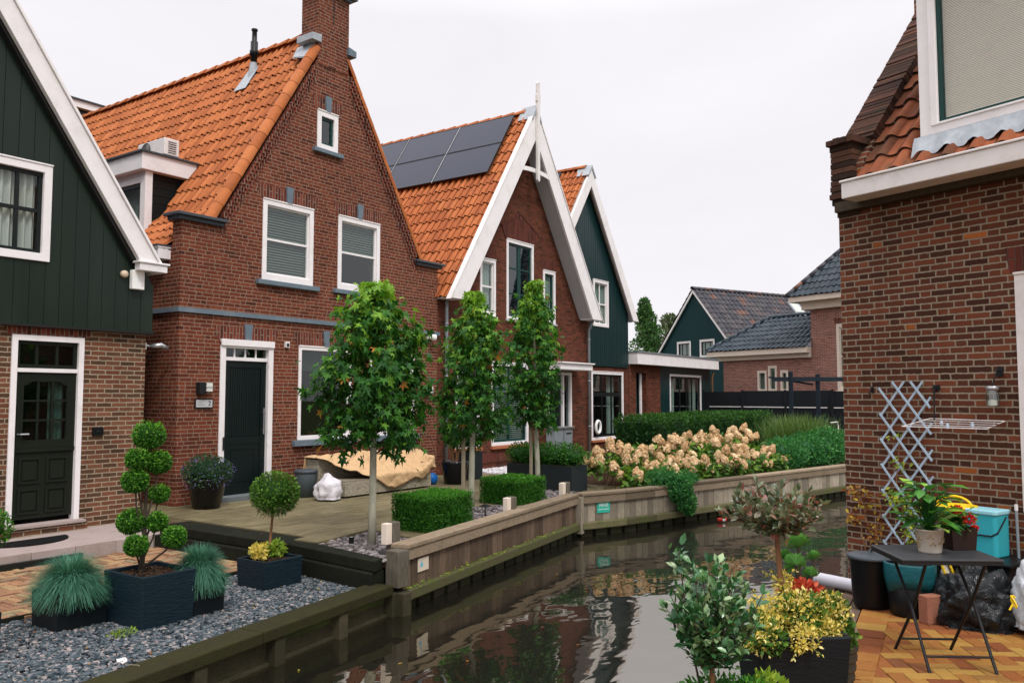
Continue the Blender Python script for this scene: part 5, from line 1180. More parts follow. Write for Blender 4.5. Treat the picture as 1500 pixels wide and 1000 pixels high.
def soil_patch(parent, c, a, b, z, ang=0.0, n=60):
    mb = MB(); rotbox(mb, c, a-.025, b-.025, z-.05, z, ang, inner=.001)
    P = [(c[0]+(-a)*math.cos(ang)-(-b)*math.sin(ang), 0)]; 
    if n: 
        ca, sa = math.cos(ang), math.sin(ang); Q = [(c[0]+u*ca-v*sa, c[1]+u*sa+v*ca) for u, v in ((-a+.05, -b+.05), (a-.05, -b+.05), (a-.05, b-.05), (-a+.05, b-.05))]
        mb.bulk(*stones(Q, z+.004, n, .008, .018, .6))
    return mb.build('soil', 'soil', parent)
PA = 0.0
pb = thing('planter_box', 'large blue grey stone-look planter holding the cloud-pruned tree', 'planter', (-3.05, -4.30, -.29))
# near lower corner about (-3.3,-4.6)
mb = MB(); rotbox(mb, (-3.07, -4.37), .25, .29, -.30, .13, PA, .06, inner=.03); mb.build('box', 'planter_blue', pb, bevel=.006)
soil_patch(pb, (-3.07, -4.37), .22, .26, .10, PA, 160)
tp = thing('cloud_pruned_tree', 'cloud-pruned evergreen with nine round green pompoms in the large blue grey planter', 'topiary', (-3.07, -4.37, .10))
# pompoms in camera plane coordinates: (lateral offset, height, radius)
def cw(lat, dep, z): return (CAM[0]+FWD[0]*dep+RGT[0]*lat, CAM[1]+FWD[1]*dep+RGT[1]*lat, z)
dep0 = 7.30
PMS = [(221, 638, 28, .05), (206, 673, 21, -.05), (236, 677, 22, .08), (203, 704, 23, -.08), (238, 722, 17, .12), (199, 762, 24, .0), (236, 762, 18, .06), (262, 784, 20, -.10), (207, 796, 20, -.12)]
bs = MB(); base = Vector(cw((215-750)/1217*dep0, dep0, .08)); top = Vector(cw((221-750)/1217*dep0, dep0+.05, 1.6-(640-581)/1217*dep0))
bs.tube([base, base.lerp(top, .3)+Vector((.01, .01, 0)), base.lerp(top, .6)+Vector((-.01, 0, 0)), top], [.026, .019, .014, .008], 9)
for px, py, r, dd in PMS[1:]:
    c = Vector(cw((px-750)/1217*(dep0+dd), dep0+dd, 1.6-(py-581)/1217*(dep0+dd))); s = .12+.0*r
    hh = max(.03, (c.z-base.z)/(top.z-base.z)-.22); bs.tube([base.lerp(top, hh*.6), base.lerp(c, .75)+Vector((0, 0, -.03)), c], [.011, .008, .005], 7)
bs.build('branches', 'trunk_dark', tp)
for px, py, r, dd in PMS:
    D = dep0+dd; c = cw((px-750)/1217*D, D, 1.6-(py-581)/1217*D); R_ = r/1217*D*.76
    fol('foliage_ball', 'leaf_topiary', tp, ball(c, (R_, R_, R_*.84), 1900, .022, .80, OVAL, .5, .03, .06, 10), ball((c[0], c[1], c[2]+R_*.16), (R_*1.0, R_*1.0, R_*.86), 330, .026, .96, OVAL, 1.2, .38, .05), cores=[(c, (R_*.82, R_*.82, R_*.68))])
def fescue(c, z, r, h, label, n=1700, plane=0):
    t = thing('fescue_grass', label, 'ornamental grass', (c[0], c[1], z), 0, None)
    a = RNG.uniform(0, 2*PI, n); sp = RNG.random(n); L_ = RNG.uniform(.85, 1.12, n); V = []; F = []; K = 6; el = np.arcsin(np.clip(RNG.random(n)**.75, .03, .99))
    b0 = np.stack([c[0]+np.cos(a)*.05*RNG.random(n), c[1]+np.sin(a)*.05*RNG.random(n), np.full(n, z)], 1)
    d = np.stack([np.cos(a), np.sin(a)], 1); side = np.stack([-d[:, 1], d[:, 0], np.zeros(n)], 1)
    for k in range(K+1):
        s = k/K; hor = r*L_*(np.cos(el)*s+.12*s*s*np.sin(el)); ver = h*L_*(np.sin(el)*s*1.15+.55*s*np.cos(el))-h*(.22+.75*np.cos(el))*s**2.2
        w = .0030*(1-.80*s); P = b0+np.concatenate([d*hor[:, None], ver[:, None]], 1); V += [P-side*w, P+side*w]
    V = np.stack(V, 1).reshape(-1, 3); m = 2*(K+1); base_ = np.arange(n)[:, None]*m
    F = np.concatenate([base_+np.array([[2*k, 2*k+1, 2*k+3, 2*k+2]]) for k in range(K)])
    T = np.tile(np.clip(RNG.random(n)*.85, 0, 1), K)
    mb = MB(); core(mb, (c[0], c[1], z+h*.18), (r*.55, r*.55, h*.50)); mb.bulk(V, F, T); mb.build('blades', 'leaf_fescue', t); return t
for (c, s, label, gl) in (((-3.52, -3.93), .215, 'smaller dark planter under the left blue fescue', 'blue-green fescue tussock left of the cloud-pruned tree'), ((-2.655, -4.46), .16, 'smaller dark planter under the right blue fescue', 'blue-green fescue tussock right of the cloud-pruned tree')):
    t = thing('planter_box', label, 'planter', (c[0], c[1], -.29)); mb = MB(); rotbox(mb, c, s, s, -.30, .0, PA, .04); mb.build('box', 'planter_black', t, bevel=.006); soil_patch(t, c, s-.02, s-.02, -.03, PA, 0)
    fescue(c, -.02, s*1.52, .32 if s < .2 else .31, gl, 5200)
t = thing('planter_box', 'low dark planter under the lollipop tree and yellow foliage plants', 'planter', (-1.55, -4.15, -.29)); mb = MB(); rotbox(mb, (-1.60, -4.12), .235, .225, -.30, -.02, 0, .04); mb.build('box', 'planter_blue', t, bevel=.006); soil_patch(t, (-1.60, -4.12), .21, .20, -.05, 0, 70)
lt = thing('lollipop_tree', 'small ball-headed thuja on a thin brown stem in the low dark planter', 'topiary', (-1.6, -4.1, -.05))
D = 8.75; c = cw((406-750)/1217*D, D, 1.6-(721-581)/1217*D); sb = Vector(cw((399-750)/1217*D, D, -.06))
mb = MB(); mb.tube([sb, sb+Vector((.02, .0, .25)), Vector(c)], [.016, .014, .010], 9); mb.build('stem', 'trunk_brown', lt)
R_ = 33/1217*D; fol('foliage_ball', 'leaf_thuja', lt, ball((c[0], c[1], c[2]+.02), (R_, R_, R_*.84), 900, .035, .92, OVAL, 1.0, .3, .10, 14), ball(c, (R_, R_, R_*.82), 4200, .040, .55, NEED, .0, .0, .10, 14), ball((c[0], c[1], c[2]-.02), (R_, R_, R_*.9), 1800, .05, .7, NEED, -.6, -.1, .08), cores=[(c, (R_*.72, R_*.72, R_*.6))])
for px, py, lab in ((384, 812, 'yellow foliage plant left of the lollipop stem'), (410, 806, 'lime foliage plant right of the lollipop stem')):
    D = 8.55 if px < 400 else 8.75; c = cw((px-750)/1217*D, D, -.0)
    t = thing('yellow_plant', lab, 'plant', (c[0], c[1], -.05)); fol('leaves', 'leaf_yellow' if px < 400 else 'leaf_lime', t, ball((c[0], c[1], .03), (.085, .085, .075), 240, .048, .3, OVAL, .5, .0))
# box at the left frame edge with its shrub
c = (-3.98, -4.42); t = thing('planter_box', 'dark planter cut off by the left edge of the view', 'planter', (c[0], c[1], -.29)); mb = MB(); rotbox(mb, (-4.50, -4.28), .20, .20, -.30, .04, 0, .03); mb.build('box', 'planter_black', t, bevel=.006); soil_patch(t, (-4.50, -4.28), .18, .18, .02, 0, 20)
D = 7.0; c = cw((-14-750)/1217*D, D, 1.6-(772-581)/1217*D); t = thing('round_bush', 'round green clipped bush cut off by the left edge', 'topiary', (-4.46, -4.28, .02)); mb = MB(); mb.tube([(-4.46, -4.28, .02), c], [.02, .012]); mb.build('stem', 'trunk_dark', t)
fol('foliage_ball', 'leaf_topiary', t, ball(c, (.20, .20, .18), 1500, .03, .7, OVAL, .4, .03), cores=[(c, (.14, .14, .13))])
# weed tuft
t = thing('weed_tuft', 'small green weed tuft growing in the gravel before the large planter', 'weed', (-3.45, -4.62, -.29)); fol('leaves', 'leaf_lime', t, ball((-3.45, -4.62, -.285), (.12, .09, .03), 200, .022, .2, OVAL, 1))

# ------------------------------------------------------------------ clipped box hedges
def hedgebox(name, label, x0, x1, y0, y1, z0, z1, n, size, mat, cat='hedge', group=None, shoots=200, sides=('s', 'w', 't', 'e', 'n'), wavy=.02, ang=0.0):
    t = thing(name, label, cat, ((x0+x1)/2, (y0+y1)/2, z0), 0, group); X, Y, Z = x1-x0, y1-y0, z1-z0
    ar = {'s': X*Z, 'n': X*Z, 'w': Y*Z, 'e': Y*Z, 't': X*Y}; tot = sum(ar[s] for s in sides); Ps = []; Ns = []
    for s in sides:
        m = int(n*ar[s]/tot); u, v = RNG.random(m), RNG.random(m); e = RNG.random(m)**2*.07-.012
        w_ = wavy*(np.sin(u*X*7+v*3)+np.sin(v*9+u*X*13)*.6)*.5
        if s == 's': P = np.stack([x0+u*X, y0+e+w_, z0+v*Z], 1); N = (0, -1, .2)
        elif s == 'n': P = np.stack([x0+u*X, y1-e-w_, z0+v*Z], 1); N = (0, 1, .2)
        elif s == 'w': P = np.stack([x0+e+w_, y0+u*Y, z0+v*Z], 1); N = (-1, 0, .2)
        elif s == 'e': P = np.stack([x1-e-w_, y0+u*Y, z0+v*Z], 1); N = (1, 0, .2)
        else: P = np.stack([x0+u*X, y0+v*Y, z1-e*.8+w_], 1); N = (0, 0, 1)
        Ps.append(P); Ns.append(np.tile(N, (m, 1)))
    P = np.concatenate(Ps); N = np.concatenate(Ns).astype(float); A = N*.6+np.array([0, 0, .5])+RNG.normal(0, .6, P.shape)
    T = RNG.random(len(P))*.72+.18*((P[:, 2]-z0)/Z > .9)
    mb = MB(); g = min(.05, size*1.5); mb.box(x0+g, x1-g, y0+g, y1-g, z0, z1-g, .02)
    mb.bulk(*leaves(P, N+RNG.normal(0, .5, P.shape), size, OVAL, T, A=A))
    if shoots:
        S_ = np.stack([x0+RNG.random(shoots)*X, y0+RNG.random(shoots)*Y, np.full(shoots, z1-.01)], 1); hh = RNG.uniform(.02, .07, shoots)*(size/.03)
        R_ = []
        for k in range(5): R_.append(S_+np.stack([RNG.normal(0, .003, shoots), RNG.normal(0, .003, shoots), hh*(k+.5)/5], 1))
        Q = np.concatenate(R_); mb.bulk(*leaves(Q, RNG.normal(0, 1, Q.shape)+np.array([0, 0, .3]), size*.85, OVAL, RNG.random(len(Q))*.4+.55, A=RNG.normal(0, .5, Q.shape)+np.array([0, 0, .7])))
    mb.build('foliage', mat, t); return t
hedgebox('box_hedge', 'nearer clipped box cube with spiky new shoots on the terrace', .30, 1.12, -4.62, -4.02, .0, .40, 15000, .026, 'leaf_box', group='clipped box cubes', shoots=420)
hedgebox('box_hedge', 'farther clipped box cube beside the rail, between the second and third maple', 2.92, 3.70, -4.06, -3.38, .0, .36, 12000, .028, 'leaf_box', group='clipped box cubes', shoots=120)
hedgebox('long_hedge', 'long dark green clipped hedge behind the hydrangeas', 8.1, 15.4, -3.9, -2.95, 0, 1.12, 30000, .062, 'leaf_hedge', shoots=520, wavy=.13)

# ------------------------------------------------------------------ hydrangeas
def head(c, r, seed):
    g = np.random.default_rng(seed); n = 130; th = g.uniform(0, 2*PI, n); s = g.random(n); rad = r*(np.sqrt(np.clip(1-(s*1.0-.35)**2/.45, .05, 1)))*(1-.25*s)
    P = np.stack([np.cos(th)*rad, np.sin(th)*rad, (s-.35)*r*2.1], 1); N = np.stack([np.cos(th), np.sin(th), (s-.3)*1.2], 1)+g.normal(0, .35, (n, 3))
    V0 = np.array([(-.5,-.5,0),(.5,-.5,0),(.5,.5,0),(-.5,.5,0)]); F0 = np.array([(0,1,2,3)])
    return leaves(P, N, r*.50, (V0, F0), g.random(n)*.62+seed*.125)
HM = []
for k in range(4):
    mb = MB(); core(mb, (0, 0, .015), (.056, .056, .070), 8, .15); mb.bulk(*head((0, 0, 0), .076, k)); HM.append(mb.mesh('flower_head')); HM[-1].materials.append(M['petal_hyd'])
def hydrangea(label, pts, nf, nl, seed, x0, x1):
    random.seed(seed); t = thing('hydrangea_bush', label, 'hydrangea', ((x0+x1)/2, -4.3, 0), 0, 'hydrangeas along the canal wall')
    Ps = []; A = []
    def front(x): return float(np.interp(x, [5.6, 6.5, 8.4, 12.1], [-4.75, -4.98, -5.42, -6.25]))
    def back(x): return float(np.interp(x, [5.6, 7.0, 8.2, 12.1], [-3.2, -3.4, -4.0, -4.15]))
    tops = lambda x: float(np.interp(x, [5.8, 6.4, 7.5, 9.0, 11.5, 12.3], pts))
    for i in range(nl):
        x = random.uniform(x0, x1); f = random.random(); y = front(x)+(back(x)-front(x))*f; zt = tops(x)*(.45+.55*min(1, f*1.9)); z = random.uniform(.05, 1)*zt
        if f > .25 and z < zt*.5: continue
        Ps.append((x, y, z)); A.append((random.gauss(0, .6), -.5+random.gauss(0, .5), random.gauss(.0, .4)))
    Ps = np.array(Ps); fol('foliage', 'leaf_hydrangea', t, leaves(Ps, RNG.normal(0, .5, Ps.shape)+np.array([0, -.2, .8]), .13, OVAL2, None, A=np.array(A)))
    k = 0; placed = []; tries = 0
    while k < nf and tries < 9000:
        tries += 1; x = random.uniform(x0+.05, x1-.05); f = random.random()**1.05; zt = tops(x)*(.42+.58*min(1, f*1.7)); y = front(x)+(back(x)-front(x))*f*.85; z = zt+random.uniform(-.12, .12)
        if any((x-a)**2+(y-b)**2+(z-c)**2 < .0145 for a, b, c in placed): continue
        placed.append((x, y, z)); o = bpy.data.objects.new('flower_head', HM[random.randrange(4)]); COL.objects.link(o); o.parent = t; g = ORG[t.name]
        o.location = (x-g[0], y-g[1], z-g[2]); s = random.uniform(.75, 1.2); o.scale = (s, s, s*random.uniform(.9, 1.15)); o.rotation_euler = (random.gauss(.15, .3), random.gauss(-.1, .3), random.uniform(0, 6)); k += 1
    st = MB()
    for x, y, z in placed[::2]: st.tube([(x+random.gauss(0, .1), y+.2, 0), (x, y+.05, z*.6), (x, y, z)], .007, 5)
    st.build('stems', 'trunk_brown', t)
TP_ = [.50, .62, .64, .74, .86, .86]
hydrangea('left hydrangea bush with dense fading pink-cream heads, next to the anthracite planter', TP_, 70, 2500, 4, 5.45, 8.35)
hydrangea('right hydrangea bush with looser fading pink-cream heads, in front of the long hedge', TP_, 56, 1900, 9, 8.4, 10.35)

def softbush(name, label, cat, blobs, mat, n, size, shape=OVAL, inner=.3, group=None, up=.2, stemmat=None, loc=None):
    c0 = loc or (blobs[0][0][0], blobs[0][0][1], 0); t = thing(name, label, cat, c0, 0, group); parts = []
    tot = sum(b[1][0]*b[1][2] for b in blobs)
    for c, r in blobs: parts.append(ball(c, r, max(30, int(n*r[0]*r[2]/tot)), size, inner, shape, up, 0, .22, 12))
    fol('foliage', mat, t, *parts, cores=[(c, tuple(q*.5 for q in r)) for c, r in blobs if r[0] > .15]); return t
softbush('trailing_plant', 'feathery green plant spilling over the canal wall below the hydrangeas', 'plant', [((6.0, -4.95, .20), (.36, .28, .16)), ((6.15, -5.22, .05), (.34, .16, .24)), ((6.25, -5.30, -.18), (.26, .12, .22)), ((6.6, -5.15, .18), (.3, .2, .1))], 'leaf_soft', 5200, .05)
softbush('low_shrub', 'soft feathery green shrub left of the grey pillar across the canal', 'shrub', [((11.2, -5.4, .36), (.60, .55, .36)), ((12.2, -5.6, .40), (.60, .5, .40)), ((13.2, -5.8, .42), (.60, .5, .42)), ((14.4, -5.7, .40), (.65, .5, .40)), ((15.4, -6.1, .42), (.6, .5, .40)), ((16.6, -6.6, .42), (.7, .5, .42))], 'leaf_soft', 13000, .070)
def tuft(label, c, r, h, n, mat, name='grass_clump'):
    t = thing(name, label, 'ornamental grass', (c[0], c[1], 0)); a = RNG.uniform(0, 2*PI, n); sp = RNG.random(n)**.7; d = np.stack([np.cos(a), np.sin(a)], 1); side = np.stack([-d[:, 1], d[:, 0], np.zeros(n)], 1); V = []; K = 4
    b0 = np.stack([c[0]+RNG.normal(0, r*.35, n), c[1]+RNG.normal(0, r*.25, n), np.full(n, c[2])], 1); L_ = h*RNG.uniform(.6, 1.1, n)
    for k in range(K+1):
        s = k/K; P = b0+np.concatenate([d*(r*.6*sp*s**1.8)[:, None], (L_*(s-.15*sp*s*s))[:, None]], 1); w = .008*(1-.7*s); V += [P-side*w, P+side*w]
    V = np.stack(V, 1).reshape(-1, 3); m = 2*(K+1); F = np.concatenate([np.arange(n)[:, None]*m+np.array([[2*k, 2*k+1, 2*k+3, 2*k+2]]) for k in range(K)]); mb = MB(); mb.bulk(V, F, np.concatenate([np.clip(RNG.random(n)*.5+.4*k/K, 0, 1) for k in range(K)])); mb.build('blades', mat, t); return t
tuft('yellow-green feathery ornamental grass behind the soft shrub, right of the long hedge', (14.0, -4.95, 0), 1.25, 1.15, 3200, 'leaf_grass')

# ------------------------------------------------------------------ trees far behind
def fartree(name, label, x, y, zt, blobs, mat, n, size, group=None):
    t = thing(name, label, 'tree', (x, y, -.3), 0, group); mb = MB(); mb.tube([(x, y, -.4), (x, y, zt*.45), (x, y, zt*.85)], [.22, .15, .04], 8)
    for c, r in blobs: mb.tube([(x, y, c[2]-r[2]*1.0 if c[2]-r[2] > .5 else .8), c], [.07, .03], 6)
    mb.build('trunk', 'trunk_dark', t); parts = [ball(c, r, int(n/len(blobs)), size, .35, OVAL, .3, 0, .25, 14) for c, r in blobs]; fol('crown', mat, t, *parts); return t
def fw(lat, dep): return (CAM[0]+FWD[0]*dep+RGT[0]*lat, CAM[1]+FWD[1]*dep+RGT[1]*lat)
x, y = fw((948-750)/1217*58, 58); bl = [((x+random.gauss(0, .15), y+random.gauss(0, .15), z), (w, w, 1.0)) for z, w in ((1.5, 1.0), (2.6, 1.0), (3.7, 1.0), (4.8, .98), (5.9, .88), (6.8, .70), (7.5, .45))]
fartree('poplar_tree', 'slim conical tree far behind the flat-roofed extension', x, y, 8.2, bl, 'leaf_poplar', 7000, .22)
x, y = fw((980-750)/1217*64, 64); bl = [((x+a, y+b, z), (r, r, r*.8)) for a, b, z, r in ((-.6, .3, 6.0, 1.2), (.8, -.6, 6.6, 1.3), (.2, .4, 4.8, 1.5), (1.6, -1, 5.2, 1.3), (-.2, -.6, 3.4, 1.6), (1.8, -1.2, 3.6, 1.5), (.3, 0, 7.4, .7))]
fartree('round_tree', 'looser olive-green tree beside the slim conical one, behind the far gable', x, y, 7.6, bl, 'leaf_olive', 5200, .24)
# ================================================================== fittings on the houses
def walllamp(x, z, label):
    t = thing('wall_lamp', label, 'wall lamp', (x, 0, z), 0, 'wall lamps on the brick house')
    MB().box(x, x+.11, -.10, -.0, z-.04, z+.14).build('mount', 'dark_metal', t, bevel=.004)
    MB().box(x+.112, x+.21, -.12, -.03, z+.0, z+.13).build('lamp_shade', 'lamp_glass', t, bevel=.004)
    MB().box(x+.10, x+.215, -.125, -.02, z+.06, z+.07).build('band', 'steel', t)
walllamp(.31, 1.68, 'square wall lamp above the number plate left of the black door')
walllamp(5.46, 1.68, 'square wall lamp low near the right corner of the tall brick house')
t = thing('number_plate', 'framed house number plate reading 2 beside the black door', 'house number', (.44, 0, 1.43))
MB().box(.29, .60, -.022, .0, 1.43, 1.57).build('frame', 'dark_metal', t); MB().box(.305, .585, -.026, -.021, 1.445, 1.555).build('plate', 'plate_grey', t)
text_mesh('number', '2', .10, 'ink', t, (.535, -.0275, 1.50), (PI/2, 0, 0), .001)
mb = MB()
for k in range(3): mb.box(.325, .46-.03*k, -.0275, -.026, 1.475+k*.022, 1.48+k*.022)
mb.build('engraving', 'steel', t)
t = thing('outdoor_sensor', 'small square sensor on the brickwork right of the black door lintel', 'sensor', (2.0, 0, 2.45)); MB().box(1.96, 2.04, -.05, 0, 2.42, 2.52).build('housing', 'old_white', t, bevel=.004); MB().box(1.975, 2.025, -.053, -.049, 2.435, 2.49).build('face', 'ink', t)
t = thing('security_camera', 'white dome security camera at the right end of the blue string course', 'camera', (5.66, 0, 2.75)); MB().box(5.58, 5.74, -.10, 0, 2.77, 2.85).build('bracket', 'white_emit', t, bevel=.01); MB().lathe([(.0, -.06), (.05, -.045), (.065, 0), (.065, .05), (.05, .07)], (5.66, -.13, 2.79), 16).build('dome', 'white_emit', t, smooth=True)
t = thing('alarm_box', 'white rectangular alarm box low on the green gable', 'alarm', (-.74, -.07, 3.1)); MB().box(-.83, -.65, -.15, -.065, 3.10, 3.37).build('housing', 'white_emit', t, bevel=.01); MB().box(-.70, -.66, -.155, -.149, 3.15, 3.33).build('seam', 'old_white', t)
t = thing('round_sensor', 'round tan sensor left of the white alarm box', 'sensor', (-.92, -.07, 3.3))
mb = MB(); mb.tube([(-.92, -.06, 3.30), (-.92, -.11, 3.30), (-.92, -.13, 3.30)], [.05, .05, .03], 18); mb.build('dome', 'tan_plastic', t, smooth=True)
t = thing('letter_slot', 'small black vent plate in the brown brickwork right of the green door', 'vent', (-1.16, .02, 1.09)); MB().box(-1.24, -1.09, .005, .031, 1.08, 1.19).build('plate', 'black_plastic', t, bevel=.004); MB().box(-1.20, -1.13, -.002, .006, 1.12, 1.15).build('flap', 'dark_metal', t)
t = thing('security_camera', 'slim white bullet camera reaching into the alley between the two left houses', 'camera', (-.48, .1, 2.34)); MB().box(-.498, -.44, .10, .18, 2.28, 2.38).build('bracket', 'old_white', t, bevel=.004)
mb = MB(); mb.tube([(-.45, .14, 2.34), (-.34, .14, 2.33)], .018, 8); mb.tube([(-.35, .14, 2.33), (-.22, .10, 2.35), (-.12, .08, 2.31)], [.03, .045, .03], 12); mb.build('camera_body', 'steel', t, smooth=True)
mb = MB(); n_ = 24; mb.prism([(-2.28+.50*math.cos(PI+PI*i/n_), -.42+.42*math.sin(PI+PI*i/n_)) for i in range(n_+1)], -.134, -.118, 'xy'); mb.solo('doormat', 'doormat', (-2.28, -.6, -.134), 'black half-round doormat before the green panelled door', 'doormat')
t = thing('mailbox', 'grey double mailbox on legs before the door of the middle house', 'mailbox', (10.2, -.4, 0)); MB().prism([(9.62, .30), (10.42, .30), (10.42, .84), (9.62, .84)], -.56, -.30).build('box', 'zinc', t, bevel=.01)
MB().box(9.58, 10.46, -.60, -.28, .84, .88).build('lid', 'steel', t, bevel=.006); MB().box(10.12, 10.36, -.567, -.558, .70, .735).build('slot', 'ink', t); MB().box(10.0, 10.012, -.566, -.558, .31, .83).build('seam', 'ink', t)
mb = MB(); mb.box(9.75, 9.80, -.46, -.41, 0, .30); mb.box(10.25, 10.30, -.46, -.41, 0, .30); mb.build('leg', 'zinc', t)
t = thing('white_ring', 'white ring ornament hanging low in the dark framed window behind the hydrangeas', 'ornament', (15.62, 1.62, .5))
mb = MB(); mb.tube([(15.72+.14*math.cos(a*PI/12), 1.66, .66+.19*math.sin(a*PI/12)) for a in range(25)], .045, 8, cap=False); mb.build('ring', 'white_emit', t, smooth=True)

# ================================================================== things on the terrace
t = thing('flower_pot', 'tall dark round pot standing left of the black front door', 'pot', (.19, -.50, 0)); MB().lathe([(.19, 0), (.27, .38), (.29, .40), (.29, .43), (.265, .43), (.25, .39)], (.19, -.50, 0), 28).build('pot', 'pot_gloss', t, smooth=True); MB().lathe([(.255, 0), (.0, .02)], (.19, -.5, .38), 20).build('soil', 'soil', t)
t = thing('flowering_plant', 'round bushy petunia with small violet flowers in the dark round pot', 'plant', (.19, -.50, .4)); c = (.19, -.5, .52)
fol('foliage', 'leaf_petunia', t, ball(c, (.36, .34, .24), 2600, .035, .5, OVAL, .5, 0, .12, 12), cores=[(c, (.24, .24, .17))]); q_ = fol('flowers', 'petal_violet', t, ball((.19, -.5, .48), (.38, .36, .24), 260, .026, .92, OVAL, .2)); q_['kind'] = 'stuff'
t = thing('rubbish_bin', 'grey-blue round bin with dark lid against the brick wall', 'bin', (1.93, -.62, 0)); MB().lathe([(.145, 0), (.175, .38), (.175, .40)], (1.93, -.62, 0), 24).build('body', 'bin_grey', t, smooth=True); MB().lathe([(.188, 0), (.192, .02), (.18, .045), (.12, .055), (0, .06)], (1.93, -.62, .385), 24).build('lid', 'dark_lead', t, smooth=True)
def blobmesh(c, r, seed, sub=4, amp=.12, fn=None, freq=2.2):
    from mathutils import noise as MN
    bm = bmesh.new(); bmesh.ops.create_icosphere(bm, subdivisions=sub, radius=1)
    for v in bm.verts:
        p = v.co.copy(); k = 1+amp*MN.fractal(p*freq+Vector((seed, seed*2, 0)), 1.0, 2.0, 4)+amp*.6*abs(MN.noise(p*freq*2.1+Vector((seed, 1, 3))))
        q = Vector((p.x*k, p.y*k, p.z*k))
        if fn: q = fn(q)
        v.co = Vector((c[0]+q.x*r[0], c[1]+q.y*r[1], c[2]+q.z*r[2]))
    vs = [tuple(v.co) for v in bm.verts]; fs = [[v.index for v in f.verts] for f in bm.faces]; bm.free(); return MB().add(vs, fs)
def sack(q):
    if q.z < -.45: q.z = -.45-(q.z+.45)*.12; q.x *= 1.12; q.y *= 1.1
    if q.z > .55: s = 1-(q.z-.55)*.9; q.x *= s; q.y *= s
    return q
t = thing('plastic_bag', 'white plastic bag slumped in front of the wicker sofa', 'bag', (1.86, -1.28, 0)); blobmesh((1.83, -1.25, .135), (.19, .22, .25), 3, 4, .22, sack).build('bag', 'white_plastic_bag', t, smooth=True)
# wicker sofa with cover
sf = thing('wicker_sofa', 'grey-brown wicker corner sofa standing before the brick wall under a tan cover', 'sofa', (3.2, -.9, 0))
def wick(mb, x0, x1, y0, y1, z0, z1):
    st = .022; nz = int((z1-z0)/st); mb.box(x0+.006, x1-.006, y0+.006, y1-.006, z0, z1-.004, .0)
    for i in range(nz):
        z = z0+i*st; nx = int((x1-x0)/.05)
        for j in range(nx): o = .004 if (i+j) % 2 else .0; mb.box(x0+j*(x1-x0)/nx+.002, x0+(j+1)*(x1-x0)/nx-.002, y0-o, y0+.005, z+.001, z+st-.002, random.random())
        ny = int((y1-y0)/.05)
        for j in range(ny): o = .004 if (i+j) % 2 else .0; mb.box(x0-o, x0+.005, y0+j*(y1-y0)/ny+.002, y0+(j+1)*(y1-y0)/ny-.002, z+.001, z+st-.002, random.random())
mb = MB(); wick(mb, 2.12, 4.20, -1.32, -.70, .03, .27); mb.build('seat_base', 'wicker', sf)
mb = MB(); wick(mb, 2.12, 4.20, -.695, -.42, .03, .58); mb.build('backrest', 'wicker', sf)
mb = MB(); wick(mb, 4.0, 4.19, -1.30, -.70, .275, .465); mb.build('armrest', 'wicker', sf)
mb = MB()
for x in (2.2, 4.1):
    for y in (-1.25, -.5): mb.box(x-.03, x+.03, y-.03, y+.03, 0, .03)
mb.build('foot', 'dark_metal', sf)
from mathutils import noise as MNZ
mb = MB(); NU, NS = 110, 56; vs = []
for i in range(NU+1):
    u = i/NU; x = 2.06+2.20*u
    ar = float(np.interp(u, [0, .84, .93, 1], [0, 0, 1, 1])); zf = .315+.23*ar
    path = [(-.385, .40), (-.385, .62-.02*(u > .98)), (-.71, .625-.0*u), (-1.355, zf), (-1.375, -.12)]
    e = float(np.interp(u, [0, .06, .16, .27, .38, .46, .52, .60, .75, .90, 1], [.56, .72, 1.02, 1.24, 1.36, 1.47, 1.50, 1.46, 1.36, 1.43, 1.36]))
    seg_ = [math.dist(path[k], path[k+1]) for k in range(4)]
    for j in range(NS+1):
        t_ = e*j/NS; k = 0
        while k < 3 and t_ > seg_[k]: t_ -= seg_[k]; k += 1
        f_ = min(1.0, t_/seg_[k]); y = path[k][0]+(path[k+1][0]-path[k][0])*f_; z = path[k][1]+(path[k+1][1]-path[k][1])*f_
        s_ = j/NS; w_ = MNZ.fractal(Vector((x*1.6+z*2.2, y*2.0, z*1.2)), 1, 2, 4)*.055+(abs(MNZ.noise(Vector((x*3.2-z*4.5+y*2, z*2.5, y*2.2))))-.15)*.12+(abs(MNZ.noise(Vector((x*7+z*6, z*3-x*2, y*5))))-.15)*.05*min(1, s_*3)
        sag = -.05*math.sin(PI*min(1, max(0, (s_-.3)/.5)))*math.sin(PI*u)*(1 if k == 2 else 0)
        vs.append((x+w_*.25, y-.015-max(-.01, w_*.75), max(.012, z+max(-.01, w_*.65)+sag)))
mb.add(vs, [(i*(NS+1)+j, (i+1)*(NS+1)+j, (i+1)*(NS+1)+j+1, i*(NS+1)+j+1) for i in range(NU) for j in range(NS)])
o = mb.solo('sofa_cover', 'tarp', (3.2, -.9, .6), 'creased tan cover draped over the wicker sofa, sagging to the ground in front', 'cover', smooth=True); sm = o.modifiers.new('thickness', 'SOLIDIFY'); sm.thickness = .012
t = thing('cover_strap', 'thin white stick leaning up from the tan cover to the window sill', 'stick', (3.75, -.4, .6)); mb = MB(); mb.tube([(3.82, -.42, .60), (3.58, -.12, .84)], .009, 6); mb.build('rod', 'old_white', t)
